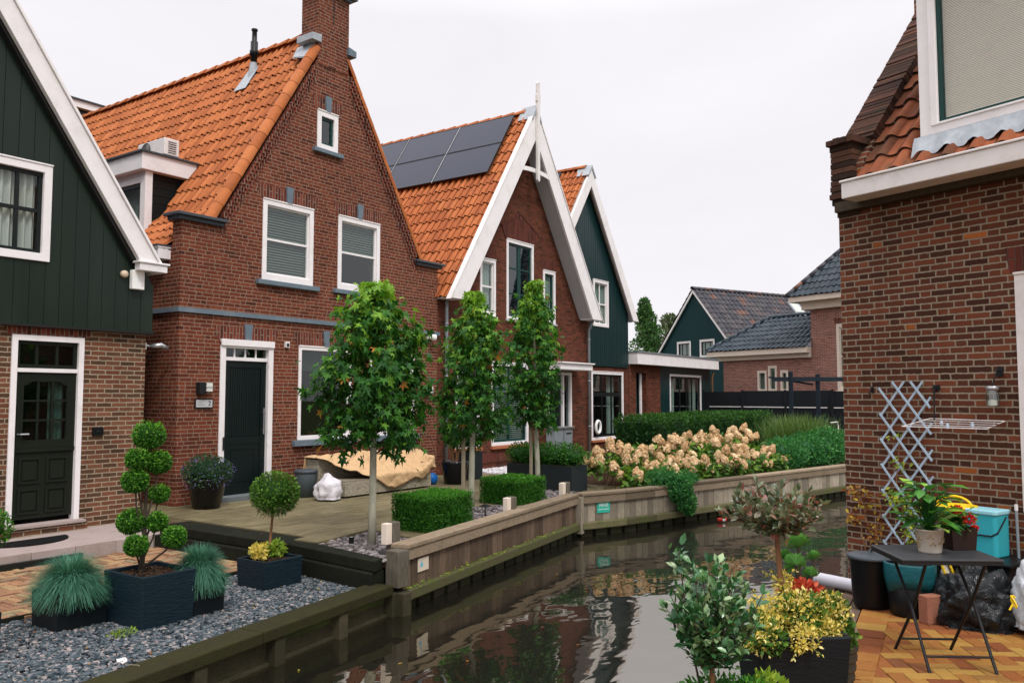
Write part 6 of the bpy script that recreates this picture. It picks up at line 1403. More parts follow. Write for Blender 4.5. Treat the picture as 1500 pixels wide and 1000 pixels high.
# big gloss pot and neighbours at the corner between the houses
t = thing('glossy_pot', 'big glossy black round pot between the sofa and the middle house', 'pot', (4.9, -1.32, 0)); MB().lathe([(.17, 0), (.20, .02), (.245, .36), (.255, .38), (.25, .42), (.23, .42), (.22, .37)], (4.88, -1.32, 0), 28).build('pot', 'pot_gloss', t, smooth=True); MB().lathe([(.225, 0), (0, .02)], (4.88, -1.32, .36), 20).build('soil', 'soil', t)
t = thing('potted_shrub', 'slender dark shrub with bare brown stems growing in the glossy pot', 'shrub', (4.88, -1.32, .38)); mb = MB()
for k in range(6): a = k*1.05; mb.tube([(4.88+.04*math.cos(a), -1.32+.04*math.sin(a), .36), (4.88+.10*math.cos(a), -1.32+.10*math.sin(a), .75), (4.88+.2*math.cos(a), -1.32+.2*math.sin(a), 1.15)], [.014, .010, .004], 6)
mb.build('stems', 'trunk_brown', t); fol('foliage', 'leaf_hedge', t, ball((4.86, -1.32, 1.0), (.30, .28, .34), 900, .075, .1, OVAL, -.2, 0, .2))
blobmesh((4.55, -1.05, .10), (.10, .10, .115), 6, 3, .10).solo('blue_bag', 'blue_ball', (4.55, -1.05, 0), 'small crumpled blue bag on the terrace beside the glossy pot', 'bag', smooth=True)
t = thing('dark_canister', 'small dark canister behind the right end of the sofa', 'canister', (4.75, -.55, 0)); MB().lathe([(.11, 0), (.12, .35), (.10, .37), (.10, .41), (0, .42)], (4.72, -.50, 0), 16).build('body', 'black_plastic', t, smooth=True); MB().lathe([(.112, 0), (.112, .02)], (4.72, -.5, .37), 16).build('rim', 'dark_metal', t)
t = thing('square_planter', 'anthracite square planter behind the middle maple', 'planter', (5.75, -.95, 0)); mb = MB(); rotbox(mb, (5.72, -.98), .20, .20, 0, .52, 0); mb.build('box', 'planter_anthracite', t, bevel=.006); soil_patch(t, (5.72, -.98), .18, .18, .49, 0, 10)
t = thing('planter_shrub', 'leafy dark green shrub in the anthracite square planter', 'shrub', (5.72, -.98, .5)); mb = MB(); mb.tube([(5.72, -.98, .48), (5.72, -.98, .8)], .012); mb.build('stem', 'trunk_dark', t); fol('foliage', 'leaf_hedge', t, ball((5.70, -1.0, .78), (.30, .28, .30), 1100, .06, .2, OVAL, .2), cores=[((5.7, -1, .78), (.14, .14, .15))])
t = thing('long_planter', 'long anthracite planter filled with green shrub beside the farthest maple', 'planter', (5.05, -3.2, 0)); mb = MB(); mb.box(4.80, 5.32, -3.88, -3.24, 0, .44); mb.box(4.80, 5.32, -3.235, -2.55, 0, .44); mb.build('box', 'planter_anthracite', t, bevel=.008); MB().box(4.83, 5.29, -3.85, -2.58, .43, .446).build('soil', 'soil', t)
t = thing('planter_shrub', 'spreading green shrub in the long anthracite planter', 'shrub', (5.05, -3.2, .45)); mb = MB()
for k in range(5): mb.tube([(5.05, -3.7+.25*k, .44), (5.05, -3.7+.25*k, .6)], .012)
mb.build('stems', 'trunk_dark', t); fol('foliage', 'leaf_box', t, *[ball((5.05+random.gauss(0, .03), -3.75+.27*k, .60), (.30, .24, .20), 900, .045, .3, OVAL, .6, -.1, .2) for k in range(5)], cores=[((5.05, -3.75+.27*k, .58), (.2, .18, .12)) for k in range(5)])

# ================================================================== fence, pergola
fe = thing('black_fence', 'long black board fence closing off the far end of the gardens', 'fence', (23.9, -2, 0))
f0, f1 = Vector((24.55, 1.75, 0)), Vector((21.6, -11.6, 0)); d, nr, L = seg(f0, f1)
mb = MB(); a = 0; k = 0
while a < L:
    obx(mb, f0, d, nr, a+.01, min(a+1.78, L), -.03, .0, 0, 1.83 if k % 3 else 1.80, random.random()); a += 1.8; k += 1
mb.build('panel', 'black_fence', fe)
mb = MB(); obx(mb, f0, d, nr, .3, 5.2, .0, .02, 1.20, 1.235); obx(mb, f0, d, nr, 5.4, 6.8, .0, .02, 1.20, 1.235); obx(mb, f0, d, nr, 7.2, L, .0, .02, 1.20, 1.235); obx(mb, f0, d, nr, 5, L, .0, .02, .18, .215); mb.build('rail', 'old_white', fe)
mb = MB()
for k in range(8): obx(mb, f0, d, nr, k*1.8-.04, k*1.8+.04, .0, .05, 0, 1.86)
mb.build('post', 'black_fence', fe)
pg = thing('garden_pergola', 'dark blue-grey timber pergola of posts and beam standing before the black fence', 'pergola', (20.3, -3.4, 0))
for x, y, z in ((20.05, -3.05, 2.42), (20.62, -3.75, 2.34), (21.9, -5.8, 2.3)): MB().box(x-.06, x+.06, y-.06, y+.06, -.1, z).build('post', 'bluegrey_wood', pg, bevel=.01)
mb = MB(); mb.bar((19.75, -2.55, 2.17), (22.2, -6.2, 2.17), .08, .14); mb.bar((19.85, -2.4, 2.24), (20.6, -3.6, 2.0), .05, .06); mb.build('beam', 'bluegrey_wood', pg)
t = thing('white_stake', 'thin white stake with bent top standing in front of the black fence', 'stake', (19.9, -4.5, 0)); mb = MB(); mb.tube([(19.7, -4.35, .80), (19.9, -4.5, .82), (19.92, -4.52, .70), (19.92, -4.52, -.02)], .022, 6); mb.build('pole', 'old_white', t)
t = thing('white_notice', 'small white notice fixed to the black fence near the right', 'sign', (22.9, -5.0, .6)); pp = f0+d*7.05; mb = MB(); obx(mb, f0, d, nr, 6.95, 7.13, .05, .06, .52, .80); mb.build('board', 'old_white', t)

# ================================================================== things on and against the right house (local frame of its wall)
def Rw(a, b, z=0.0): c, s = math.cos(AR), math.sin(AR); return (1.75+a*c-b*s, -8.95+a*s+b*c, z)
RG = dict(rot=AR)
def rthing(name, label, cat, a, b, z=0.0, group=None): return thing(name, label, cat, Rw(a, b, z), AR, group)
tr = rthing('trellis', 'pale blue diamond lattice trellis on the dark brick wall', 'trellis', .68, -.03, .1)
def clipline(sl, z0, x0, x1, za, zb):
    pts = []
    lo = max(x0, x0+(((za if sl > 0 else zb)-z0)/sl)); hi = min(x1, x0+(((zb if sl > 0 else za)-z0)/sl))
    return (lo, z0+sl*(lo-x0), hi, z0+sl*(hi-x0)) if hi-lo > .05 else None
for k in range(-4, 9):
    for sl, yy in ((1.32, -.012), (-1.32, -.026)):
        r_ = clipline(sl, .10+.245*k+(0 if sl > 0 else .0), -.24, .25, .02, 1.63)
        if r_: mb = MB(); mb.bar((r_[0]-.012, yy, r_[1]-.016*(1 if sl > 0 else -1)), (r_[2]+.012, yy, r_[3]+.016*(1 if sl > 0 else -1)), .021, .010, up=(0, 1, 0)); mb.build('slat', 'trellis_blue', tr, bevel=.002)
dr_ = rthing('drying_rack', 'white wire wall drying rack folded out beside the trellis', 'drying rack', 1.2, 0, 1.33)
mb = MB(); mb.tube([(-.26, -.06, .07), (.40, -.06, .06), (.40, -.38, .0), (-.35, -.38, .0), (-.26, -.06, .07)], .0042, 6)
for k in (1, 2, 3): y = -.06-.32*k/4; mb.tube([(-.27-.07*k/4, y, .07-.07*k/4), (.40, y, .06-.06*k/4)], .0026, 6)
mb.build('wires', 'white_paint', dr_); mb = MB(); mb.tube([(-.22, -.02, .36), (-.22, -.05, .34), (-.20, -.10, .06)], .008, 6); mb.box(-.25, -.19, -.02, .0, .33, .38); mb.build('bracket', 'dark_metal', dr_)
mb = MB(); [mb.lathe([(.012, 0), (.016, .02), (.008, .05)], (x, y, z), 8) for x, y, z in ((-.08, -.2, .01), (.22, -.25, .0), (.05, -.34, -.01))]; mb.build('clip', 'trellis_blue', dr_)
jr = rthing('jar_lantern', 'glass jar lantern hanging from a wall hook right of the trellis', 'lantern', 1.52, -.09, 1.52)
MB().lathe([(.052, 0), (.058, .02), (.060, .10), (.045, .13), (.045, .145)], (0, 0, 0), 20).build('jar', 'jar_glass', jr, smooth=True); MB().lathe([(.049, 0), (.052, .004), (.052, .03), (.046, .034), (0, .035)], (0, 0, .14), 20).build('lid', 'steel', jr, smooth=True)
mb = MB(); mb.tube([(.0, .0, .17), (.015, .01, .24), (.03, .03, .29)], .006, 6); mb.tube([(.03, .09, .30), (.03, .02, .31), (.03, .0, .27)], .007, 6); mb.box(.005, .055, .075, .09, .26, .34); mb.build('hook', 'dark_metal', jr)
MB().lathe([(.035, .005), (.035, .05), (0, .055)], (0, 0, 0), 12).build('candle', 'white_emit', jr)
hk = rthing('wall_hook', 'small rusty hook in the dark brick wall left of the trellis', 'hook', .33, -.02, 1.62); mb = MB(); mb.tube([(0, .02, .05), (0, -.03, .05), (0, -.04, .02), (0, -.02, .0)], .006, 6); mb.box(-.012, .012, .005, .02, .02, .08); mb.build('hook', 'dark_metal', hk)
# climbers
def climber(label, pts, n, size, mat, stems, cat='climbing plant'):
    t = rthing('climbing_plant', label, cat, 0, 0, PZ); P = []
    for (a, z, ra, rz, w) in pts:
        m = int(n*w); P.append(np.stack([RNG.normal(a, ra*.5, m), -.07+RNG.normal(0, .03, m), z-PZ+RNG.normal(0, rz*.5, m)], 1))
    P = np.concatenate(P); mb = MB(); mb.bulk(*leaves(P, RNG.normal(0, .5, P.shape)+np.array([0, -1, .4]), size, OVAL2)); mb.build('leaves', mat, t)
    mb = MB()
    for s in stems: mb.tube([(a, -.05, z-PZ) for a, z in s], .005, 5)
    mb.build('stems', 'trunk_brown', t); return t
climber('sparse autumn-coloured climber with yellowing leaves at the foot of the dark brick wall', [(.15, .66, .12, .06, .2), (.30, .55, .16, .10, .3), (.35, .30, .12, .12, .3), (.12, .40, .10, .05, .2)], 150, .045, 'leaf_autumn', [[(.30, -.1), (.28, .3), (.2, .6), (.1, .68)], [(.35, -.1), (.36, .3), (.42, .55)], [(.25, 0), (.18, .35), (.05, .42)]])
climber('green climber with small leaves winding up the blue trellis', [(.62, .95, .10, .06, .12), (.55, .62, .12, .10, .25), (.72, .55, .12, .14, .3), (.60, 1.22, .06, .04, .08), (.75, .30, .14, .12, .25)], 210, .04, 'leaf_lime', [[(.62, -.1), (.66, .4), (.58, .8), (.63, 1.2)], [(.7, 0), (.74, .5), (.68, .7)]])
# dark bench behind the table and what stands on it
bn = rthing('storage_bench', 'low black storage bench against the brick wall, behind the folding table', 'bench', 1.4, -.35, PZ)
MB().box(-.55, .42, -.20, .28, .0, .40).build('chest', 'black_plastic', bn, bevel=.01); MB().box(-.58, .45, -.23, .30, .402, .43).build('lid', 'black_plastic', bn, bevel=.008)
BZ = .43
tb = rthing('teal_bin', 'tall teal plastic bin with pale lid and dark carrying handle', 'bin', 1.52, -.27, PZ+BZ)
mb = MB(); mb.prism([(-.13, -.09), (-.11, -.11), (.11, -.11), (.13, -.09), (.13, .11), (-.13, .11)], 0, .36, 'xy'); mb.build('body', 'teal_plastic', tb, bevel=.012)
mb = MB(); mb.prism([(-.14, -.10), (-.12, -.12), (.12, -.12), (.14, -.10), (.14, .12), (-.14, .12)], .35, .39, 'xy'); mb.build('lid', 'teal_lid', tb, bevel=.01)
mb = MB(); mb.tube([(-.135, .05, .33), (-.138, -.10, .19), (-.11, -.118, .18), (.09, -.118, .18), (.136, -.10, .21), (.136, .05, .33)], .007, 6); mb.build('handle', 'dark_metal', tb)
yb = rthing('yellow_basket', 'yellow plastic basket with arched handle standing left of the teal bin', 'basket', 1.27, -.28, PZ+BZ)
MB().lathe([(.10, .0), (.14, .36), (.17, .37), (.17, .395), (.135, .395), (.10, .02)], (0, 0, 0), 24).build('body', 'yellow_plastic', yb, smooth=True)
mb = MB(); mb.tube([(.15*math.cos(PI*i/14), -.03, .39+.085*math.sin(PI*i/14)) for i in range(15)], .011, 8); mb.build('handle', 'yellow_plastic', yb, smooth=True)
pl = rthing('grey_pole', 'thin grey pole leaning on the wall right of the teal bin', 'pole', 1.72, -.14, PZ); mb = MB(); mb.tube([(.02, -.06, 0), (.0, -.04, .85)], .012, 8); mb.build('pole', 'zinc', pl); MB().lathe([(.014, 0), (.014, .05)], (0, -.04, .82), 8).build('cap', 'old_white', pl)
# bins and bags on the patio
t = thing('black_bucket', 'black round bucket with closed lid at the water end of the patio', 'bin', (.40, -9.45, PZ)); MB().lathe([(.135, 0), (.145, .02), (.172, .40), (.178, .41)], (.40, -9.45, PZ), 28).build('body', 'black_plastic', t, smooth=True); MB().lathe([(.186, -.012), (.190, 0), (.186, .016), (.12, .025), (0, .03)], (.40, -9.45, PZ+.415), 28).build('lid', 'dark_lead', t, smooth=True)
mb = MB(); mb.tube([(.40-.05, -9.45, PZ+.44), (.40-.03, -9.45, PZ+.475), (.43, -9.45, PZ+.475), (.45, -9.45, PZ+.44)], .007, 6); mb.build('knob', 'dark_lead', t)
t = thing('lined_bucket', 'dark bucket lined with a turquoise bin bag behind the folding table', 'bin', (.30, -9.77, PZ)); MB().lathe([(.15, 0), (.16, .02), (.185, .40)], (.30, -9.77, PZ), 28).build('body', 'black_plastic', t, smooth=True)
mb = MB(); pr = [(.183, .24), (.196, .30), (.200, .41), (.195, .425), (.175, .41), (.15, .25), (0, .24)]; mb.lathe(pr, (.30, -9.77, PZ), 40)
for i, v in enumerate(mb.v):
    a = math.atan2(v[1]+9.77, v[0]-.30); k = 1+.02*math.sin(a*9)+.015*math.sin(a*17+1); row = i//40; mb.v[i] = (.30+(v[0]-.30)*k, -9.77+(v[1]+9.77)*k, v[2]-(.05*max(0, math.sin(a*3+1)) if row == 0 else 0))
mb.build('bin_liner', 'turquoise_liner', t, smooth=True)
ca_, sa_ = FWD
MX = Matrix.Translation((.16, -9.98, PZ)) @ Matrix.Rotation(math.radians(-38), 4, 'Z')
mb = MB(); mb.box(-.13, .10, -.045, .05, 0, .215, 0, MX); mb.solo('concrete_block', 'brick_block', (.16, -9.98, PZ), 'reddish rectangular block standing upright under the folding table', 'block', bevel=.006)
def tied(q):
    if q.z < -.4: q.z = -.4-(q.z+.4)*.1; q.x *= 1.1; q.y *= 1.1
    return q
t = thing('rubbish_bag', 'full black rubbish bag lying under the right side of the folding table', 'bag', (.30, -10.28, PZ)); blobmesh((.26, -10.24, PZ+.12), (.24, .27, .30), 5, 5, .30, tied, 2.6).build('bag', 'black_bag', t, smooth=True)
t = thing('white_rubbish_bag', 'full whitish rubbish bag with yellow drawstring at the right edge', 'bag', (.16, -10.70, PZ)); blobmesh((.20, -10.74, PZ+.20), (.23, .23, .36), 9, 5, .20, tied, 2.0).build('bag', 'clear_bag', t, smooth=True)
mb = MB(); c = Vector((.02, -10.52, PZ+.26)); mb.tube([c+Vector((.02*math.cos(a*.6), .02*math.sin(a*.9), .04*math.sin(a*.8))) for a in range(12)], .007, 5); mb.tube([c, c+Vector((-.02, .03, -.06))], .007, 5); mb.build('drawstring', 'yellow_plastic', t)
t = thing('garden_tools', 'yellow-handled garden tools standing in a dark crate behind the table', 'tools', (.35, -10.06, PZ)); mb = MB(); MT = Matrix.Translation((.40, -10.12, PZ)) @ Matrix.Rotation(math.radians(-60), 4, 'Z'); mb.box(-.14, .14, -.10, .10, 0, .22, 0, MT); mb.build('crate', 'black_plastic', t, bevel=.01)
mb = MB(); mb.tube([(.38, -10.10, PZ+.10), (.33, -9.97, PZ+.52)], .010, 6); mb.tube([(.41, -10.16, PZ+.10), (.37, -10.03, PZ+.50)], .010, 6); mb.build('handle', 'yellow_plastic', t)
mb = MB(); mb.lathe([(.035, .0), (.035, .20), (.015, .25), (.015, .29), (.03, .30), (.03, .33), (0, .34)], (.40, -10.02, PZ+.16), 12); mb.build('bottle', 'pot_cream', t, smooth=True)
# folding table
TC = (-.90, -10.13); TA = math.radians(-58.0)
tt = thing('folding_table', 'small dark grey folding table with crossed metal legs on the yellow patio', 'table', (TC[0], TC[1], PZ), TA)
mb = MB(); mb.box(-.325, .325, -.27, .27, .705, .722); mb.build('tabletop', 'graphite_table', tt, bevel=.006)
mb = MB(); mb.box(-.32, .32, -.265, -.25, .683, .704); mb.box(-.32, .32, .25, .265, .683, .704); mb.box(-.32, -.305, -.249, .249, .683, .704); mb.box(.305, .32, -.249, .249, .683, .704); mb.build('frame', 'dark_metal', tt)
for x, xo in ((-.17, -.02), (.25, .02)):
    mb = MB(); mb.tube([(x-.03, .22, .69), (x, -.02, .36), (x, -.27, .0)], .0105, 8); mb.build('leg', 'dark_metal', tt)
    mb = MB(); mb.tube([(x+.0-xo, -.22, .69), (x-xo*1.3, .0, .36), (x-.03-xo, .25, .0)], .0105, 8); mb.build('leg', 'dark_metal', tt)
mb = MB(); mb.tube([(-.17, -.215, .09), (.25, -.215, .09)], .008, 8); mb.build('crossbar', 'dark_metal', tt); mb = MB(); mb.tube([(-.17, .19, .09), (.22, .19, .09)], .008, 8); mb.build('crossbar', 'dark_metal', tt)
TZ = PZ+.722
lp = (-.93, -10.11); t = thing('patterned_pot', 'cream pot with relief leaf pattern on the folding table', 'pot', (lp[0], lp[1], TZ)); MB().lathe([(.070, 0), (.073, .01), (.090, .148), (.094, .15), (.094, .157), (.084, .157), (.080, .12)], (lp[0], lp[1], TZ), 28).build('pot', 'pot_cream', t, smooth=True)
mb = MB(); 
for k in range(16):
    a = random.uniform(0, 6.28); z = random.uniform(.03, .12); r = .073+.018*z/.15
    for j in range(3): aa = a+(j-1)*.16; zz = z+.012*(j == 1); c = (lp[0]+r*math.cos(aa), lp[1]+r*math.sin(aa), TZ+zz); mb.lathe([(0, -.012), (.008, 0), (0, .012)], c, 5)
mb.build('relief_pattern', 'pot_relief', t); MB().lathe([(.082, 0), (0, .01)], (lp[0], lp[1], TZ+.13), 16).build('soil', 'soil', t)
def leafy(name, label, cat, c, spec, mat, stemmat='leaf_lily', shape=OVAL2):
    """arching leaves on stalks: spec = list of (angle, reach, height, size)"""
    t = thing(name, label, cat, c); st = MB(); P = []; A = []; N = []; S = []
    for a, r, h, s in spec:
        e = Vector((c[0]+r*math.cos(a), c[1]+r*math.sin(a), c[2]+h)); st.tube([c, (c[0]+r*.4*math.cos(a), c[1]+r*.4*math.sin(a), c[2]+h*.75), e], [.004, .003, .002], 5)
        P.append(e-Vector((math.cos(a), math.sin(a), .2))*s*.1); A.append((math.cos(a), math.sin(a), random.uniform(-.5, .5))); N.append((-.5*math.cos(a)+random.gauss(0, .2), -.5*math.sin(a)+random.gauss(0, .2), 1)); S.append(s)
    parts = []
    for lo, hi in ((0, .045), (.045, .07), (.07, .2)):
        idx = [i for i, s in enumerate(S) if lo <= s < hi]
        if idx: parts.append(leaves(np.array([P[i] for i in idx]), np.array([N[i] for i in idx]), float(np.mean([S[i] for i in idx])), shape, None, A=np.array([A[i] for i in idx])))
    st.build('stems', stemmat, t); fol('leaves', mat, t, *parts); return t
leafy('potted_lily', 'broad-leaved lime green plant in the patterned cream pot', 'plant', (lp[0], lp[1], TZ+.13), [(random.uniform(0, 6.28), random.uniform(.02, .16), random.uniform(.04, .34), random.uniform(.08, .14)) for _ in range(90)], 'leaf_lily')
gp = (-.66, -10.24); t = thing('brown_pot', 'dark brown square pot on the folding table behind the patterned one', 'pot', (gp[0], gp[1], TZ)); mb = MB(); rotbox(mb, gp, .095, .095, TZ, TZ+.15, TA+.15, .10, inner=.01); mb.build('pot', 'pot_brown', t, bevel=.004); soil_patch(t, gp, .085, .085, TZ+.13, TA+.15, 0)
t = leafy('potted_begonia', 'small green plant with red flowers in the dark brown pot', 'plant', (gp[0], gp[1], TZ+.13), [(random.uniform(0, 6.28), random.uniform(.02, .13), random.uniform(.01, .14), random.uniform(.04, .06)) for _ in range(110)], 'leaf_hydrangea')
c1 = cw((1393-750)/1217*5.8, 5.8, 1.6-(745-581)/1217*5.8); c2 = cw((1411-750)/1217*5.75, 5.75, 1.6-(757-581)/1217*5.75); c3 = cw((1418-750)/1217*5.95, 5.95, 1.6-(771-581)/1217*5.95)
for c, r in ((c1, .033), (c2, .035), (c3, .014)): fol('flower', 'petal_red', t, ball(c, (r, r, r*.8), 90, .025, .4, OVAL, .3))

# drain pipe and basket at the water's edge
mb = MB(); mb.tube([(1.12, -8.78, -.135), (.80, -9.28, -.105), (.70, -9.42, -.10)], .055, 18, cap=False); mb.tube([(1.12, -8.78, -.135), (.80, -9.28, -.105), (.70, -9.42, -.10)], .048, 18, cap=False); mb.solo('drain_pipe', 'pipe_grey', (.9, -9.1, -.11), 'pale grey plastic pipe lying across the timber edge by the black bucket', 'pipe', smooth=True)

# ================================================================== foreground plants
fp = thing('foreground_planter', 'big black tapered planter in the foreground at the water edge', 'planter', (-2.40, -9.60, PZ)); mb = MB(); rotbox(mb, (-2.40, -9.60), .25, .23, PZ, .31, math.radians(-52), .14, inner=.025); mb.build('box', 'planter_black', fp, bevel=.02); soil_patch(fp, (-2.40, -9.60), .23, .21, .27, math.radians(-52), 30)
def standard(label, base, top, crown, n, size, mat, trunkmat, tr_, twigs, nsub, spread, seed, shape=OVAL2):
    """small standard tree: forked twigs carrying real leaves"""
    random.seed(seed); t = thing('standard_shrub', label, 'shrub', base); tk = MB()
    b, tp_ = Vector(base), Vector(top); tk.tube([b, b.lerp(tp_, .5)+Vector((.006, .004, 0)), tp_], [tr_*1.15, tr_, tr_*.8], 9)
    tk.build('trunk', trunkmat, t, smooth=True); tw = MB(); P = []; A = []; N = []
    (cc, cr) = crown
    for i in range(twigs):
        dd = Vector((random.gauss(0, 1), random.gauss(0, 1), random.gauss(.15, .8))).normalized(); rr = random.uniform(.55, 1.12)
        e = Vector((cc[0]+dd.x*cr[0]*rr, cc[1]+dd.y*cr[1]*rr, cc[2]+dd.z*cr[2]*rr)); m = tp_.lerp(e, .45)+Vector((random.gauss(0, .02), random.gauss(0, .02), -.02))
        tw.tube([tp_, m, e], [.005, .0035, .0015], 5)
        for s in range(nsub):
            f = .30+.72*s/nsub; q = (tp_.lerp(m, f/.45) if f < .45 else m.lerp(e, (f-.45)/.55)); ax = (e-m).normalized()
            for k in range(2):
                o = Vector((random.gauss(0, 1), random.gauss(0, 1), random.gauss(.2, .7))).normalized(); P.append(q+o*.006+Vector((random.gauss(0, spread), random.gauss(0, spread), random.gauss(0, spread)))); A.append(ax*.6+o); N.append(Vector((random.gauss(0, .5), random.gauss(0, .5), 1)))
        for k in range(4): o = Vector((random.gauss(0, .5), random.gauss(0, .5), random.gauss(.3, .4))); P.append(e); A.append((e-m).normalized()+o); N.append(Vector((random.gauss(0, .5), random.gauss(0, .5), 1)))
    T = RNG.random(len(P)); tw.build('twigs', 'trunk_brown' if mat == 'leaf_photinia' else 'trunk_dark', t)
    fol('leaves', mat, t, leaves(np.array(P), np.array(N), size, shape, T, A=np.array(A))); return t
standard('rosy grey-green shrub on a brown stem rising from the big black foreground planter', cw((1143-750)/1217*4.9, 4.9, .26), cw((1132-750)/1217*4.9, 4.9, .82), (cw((1124-750)/1217*4.9, 4.9, .96), (.31, .26, .135)), 0, .050, 'leaf_photinia', 'trunk_brown', .017, 96, 9, .012, 31)
standard('nearest dark green shrub with small oval leaves at the bottom centre, over the water', cw((1038-750)/1217*3.6, 3.6, .20), cw((1036-750)/1217*3.6, 3.6, .46), (cw((1042-750)/1217*3.6, 3.6, .70), (.20, .19, .19)), 0, .042, 'leaf_pitto', 'trunk_brown', .014, 88, 10, .010, 12)
random.seed(5)

c = cw((995-750)/1217*3.62, 3.62, .72); 
t = thing('tall_sprig', 'tall leafy sprig sticking up left of the nearest dark green shrub', 'shrub', cw((1020-750)/1217*3.62, 3.62, .20)); mb = MB(); a_ = Vector(cw((1030-750)/1217*3.62, 3.62, .22)); b_ = Vector(cw((990-750)/1217*3.62, 3.62, .95)); mb.tube([a_, a_.lerp(b_, .5)+Vector((-.02, .01, 0)), b_], [.006, .004, .002], 6); mb.build('stem', 'trunk_dark', t)
P = [a_.lerp(b_, random.uniform(.35, 1.0))+Vector((random.gauss(0, .016), random.gauss(0, .016), random.gauss(0, .012))) for _ in range(90)]; fol('leaves', 'leaf_pitto', t, leaves(np.array(P), RNG.normal(0, .5, (90, 3))+np.array([0, 0, .8]), .042, OVAL2, None, A=RNG.normal(0, 1, (90, 3))+np.array([0, 0, .5])))
fp2 = thing('foreground_planter', 'round dark pot at the bottom edge under the nearest shrub', 'planter', cw(.84, 3.62, PZ)); c = cw(.86, 3.62, 0); MB().lathe([(.15, 0), (.21, .42), (.21, .45), (.18, .45), (.17, .40)], (c[0], c[1], PZ), 24).build('pot', 'planter_black', fp2, smooth=True); MB().lathe([(.18, 0), (0, .02)], (c[0], c[1], PZ+.40), 20).build('soil', 'soil', fp2)
c = cw((1030-750)/1217*3.62, 3.62, .33); softbush('low_conifer', 'low needle-leaved plant under the nearest shrub at the bottom edge', 'plant', [((c[0], c[1], .33), (.13, .13, .07)), (cw((1085-750)/1217*3.64, 3.64, .33), (.12, .12, .07))], 'leaf_box', 1500, .026)
c = cw((1118-750)/1217*3.66, 3.66, .36); softbush('yellow_trailing_plant', 'yellow-green plant with orange tips at the bottom edge right of the nearest shrub', 'plant', [((c[0], c[1], .36), (.07, .07, .045))], 'leaf_lime', 170, .036, OVAL2)
# yellow variegated bush, heuchera, succulent, basket
YB = [(cw((x_-750)/1217*D_, D_, z_), r_) for x_, D_, z_, r_ in ((1120, 4.78, .37, (.15, .13, .11)), (1165, 4.78, .39, (.17, .14, .11)), (1205, 4.95, .36, (.10, .10, .10)), (1108, 4.62, .31, (.13, .10, .10)), (1142, 4.9, .49, (.055, .06, .10)), (1170, 4.60, .29, (.12, .07, .07)), (1205, 4.70, .30, (.08, .07, .06)))]
softbush('variegated_bush', 'cream-yellow variegated bush filling the big black foreground planter', 'shrub', YB, 'leaf_yellow', 4300, .025, OVAL, .0, loc=(-2.25, -9.5, .25))
softbush('mixed_greenery', 'looser green leaves mixed between the yellow sprigs and the coral red plant', 'plant', [(c_, tuple(q*1.02 for q in r_)) for c_, r_ in YB[1:4]], 'leaf_hydrangea', 900, .036, OVAL2)
softbush('green_underplanting', 'dark green leaves hanging over the left rim of the big black planter', 'plant', [(cw((1100-750)/1217*4.75, 4.75, .30), (.10, .08, .07)), (cw((1130-750)/1217*4.6, 4.6, .28), (.08, .06, .05))], 'leaf_hydrangea', 420, .04)
softbush('coral_heuchera', 'coral red leafy plant behind the yellow variegated bush', 'plant', [(cw((1163-750)/1217*5.12, 5.12, .43), (.10, .09, .06)), (cw((1180-750)/1217*5.15, 5.15, .41), (.08, .07, .05))], 'petal_heuchera', 520, .034, OVAL2)
def rosette(c, r, n, tilt):
    P, A, N = [], [], []
    for i in range(n):
        f = i/n; a = i*2.39996; el = 1.25*(1-f)+.10; d_ = Vector((math.cos(a)*math.cos(el), math.sin(a)*math.cos(el), math.sin(el))); P.append(Vector(c)+d_*r*.04); A.append(d_); N.append(Vector((-math.cos(a)*math.sin(el), -math.sin(a)*math.sin(el), math.cos(el))))
    V0 = np.array([(0,-.04,0),(.45,-.10,.03),(.82,-.17,.06),(1.02,0,.04),(.82,.17,.06),(.45,.10,.03),(0,.04,0)]); F0 = np.array([(0,1,5),(0,5,6),(1,2,4),(1,4,5),(2,3,4)])
    M3 = Matrix.Rotation(tilt, 3, Vector((RGT[0], RGT[1], 0))); A = [M3 @ a for a in A]; N = [M3 @ a for a in N]
    return leaves(np.array(P), np.array(N), r, (V0, F0), np.linspace(.9, .2, n), .1, A=np.array(A))
t = thing('succulent_plant', 'bright green rosette succulent behind the brown stem, above the pipe', 'succulent', cw((1160-750)/1217*5.55, 5.55, .1)); mb = MB()
rs = [(1164, 797, 5.5, .090, .55), (1160, 822, 5.42, .078, 1.25), (1181, 838, 5.5, .060, 1.0), (1144, 812, 5.6, .055, .7), (1186, 814, 5.6, .055, .6)]
b0 = Vector(cw((1165-750)/1217*5.6, 5.6, .05))
for px, py, D, r, tl in rs: c = Vector(cw((px-750)/1217*D, D, 1.6-(py-581)/1217*D)); mb.tube([b0, b0.lerp(c, .6)+Vector((0, 0, -.02)), c], [.014, .012, .010], 7)
mb.build('stems', 'trunk_dark', t)
for px, py, D, r, tl in rs: fol('rosette', 'leaf_succulent', t, rosette(cw((px-750)/1217*D, D, 1.6-(py-581)/1217*D), r, 46, -tl))
c0 = cw((1160-750)/1217*5.55, 5.55, 0); t = thing('small_pot', 'dark pot holding the rosette succulent behind the variegated bush', 'pot', (c0[0], c0[1], PZ)); MB().lathe([(.10, 0), (.14, .24), (.14, .26), (.12, .26), (.11, .22)], (c0[0], c0[1], PZ), 20).build('pot', 'pot_brown', t, smooth=True); MB().lathe([(.12, 0), (0, .01)], (c0[0], c0[1], PZ+.22), 14).build('soil', 'soil', t)
c0 = Vector(cw((1212-750)/1217*5.3, 5.3, PZ)); t = thing('wicker_basket', 'brown wicker basket with twisted arched handle beside the variegated bush', 'basket', tuple(c0)); mb = MB()
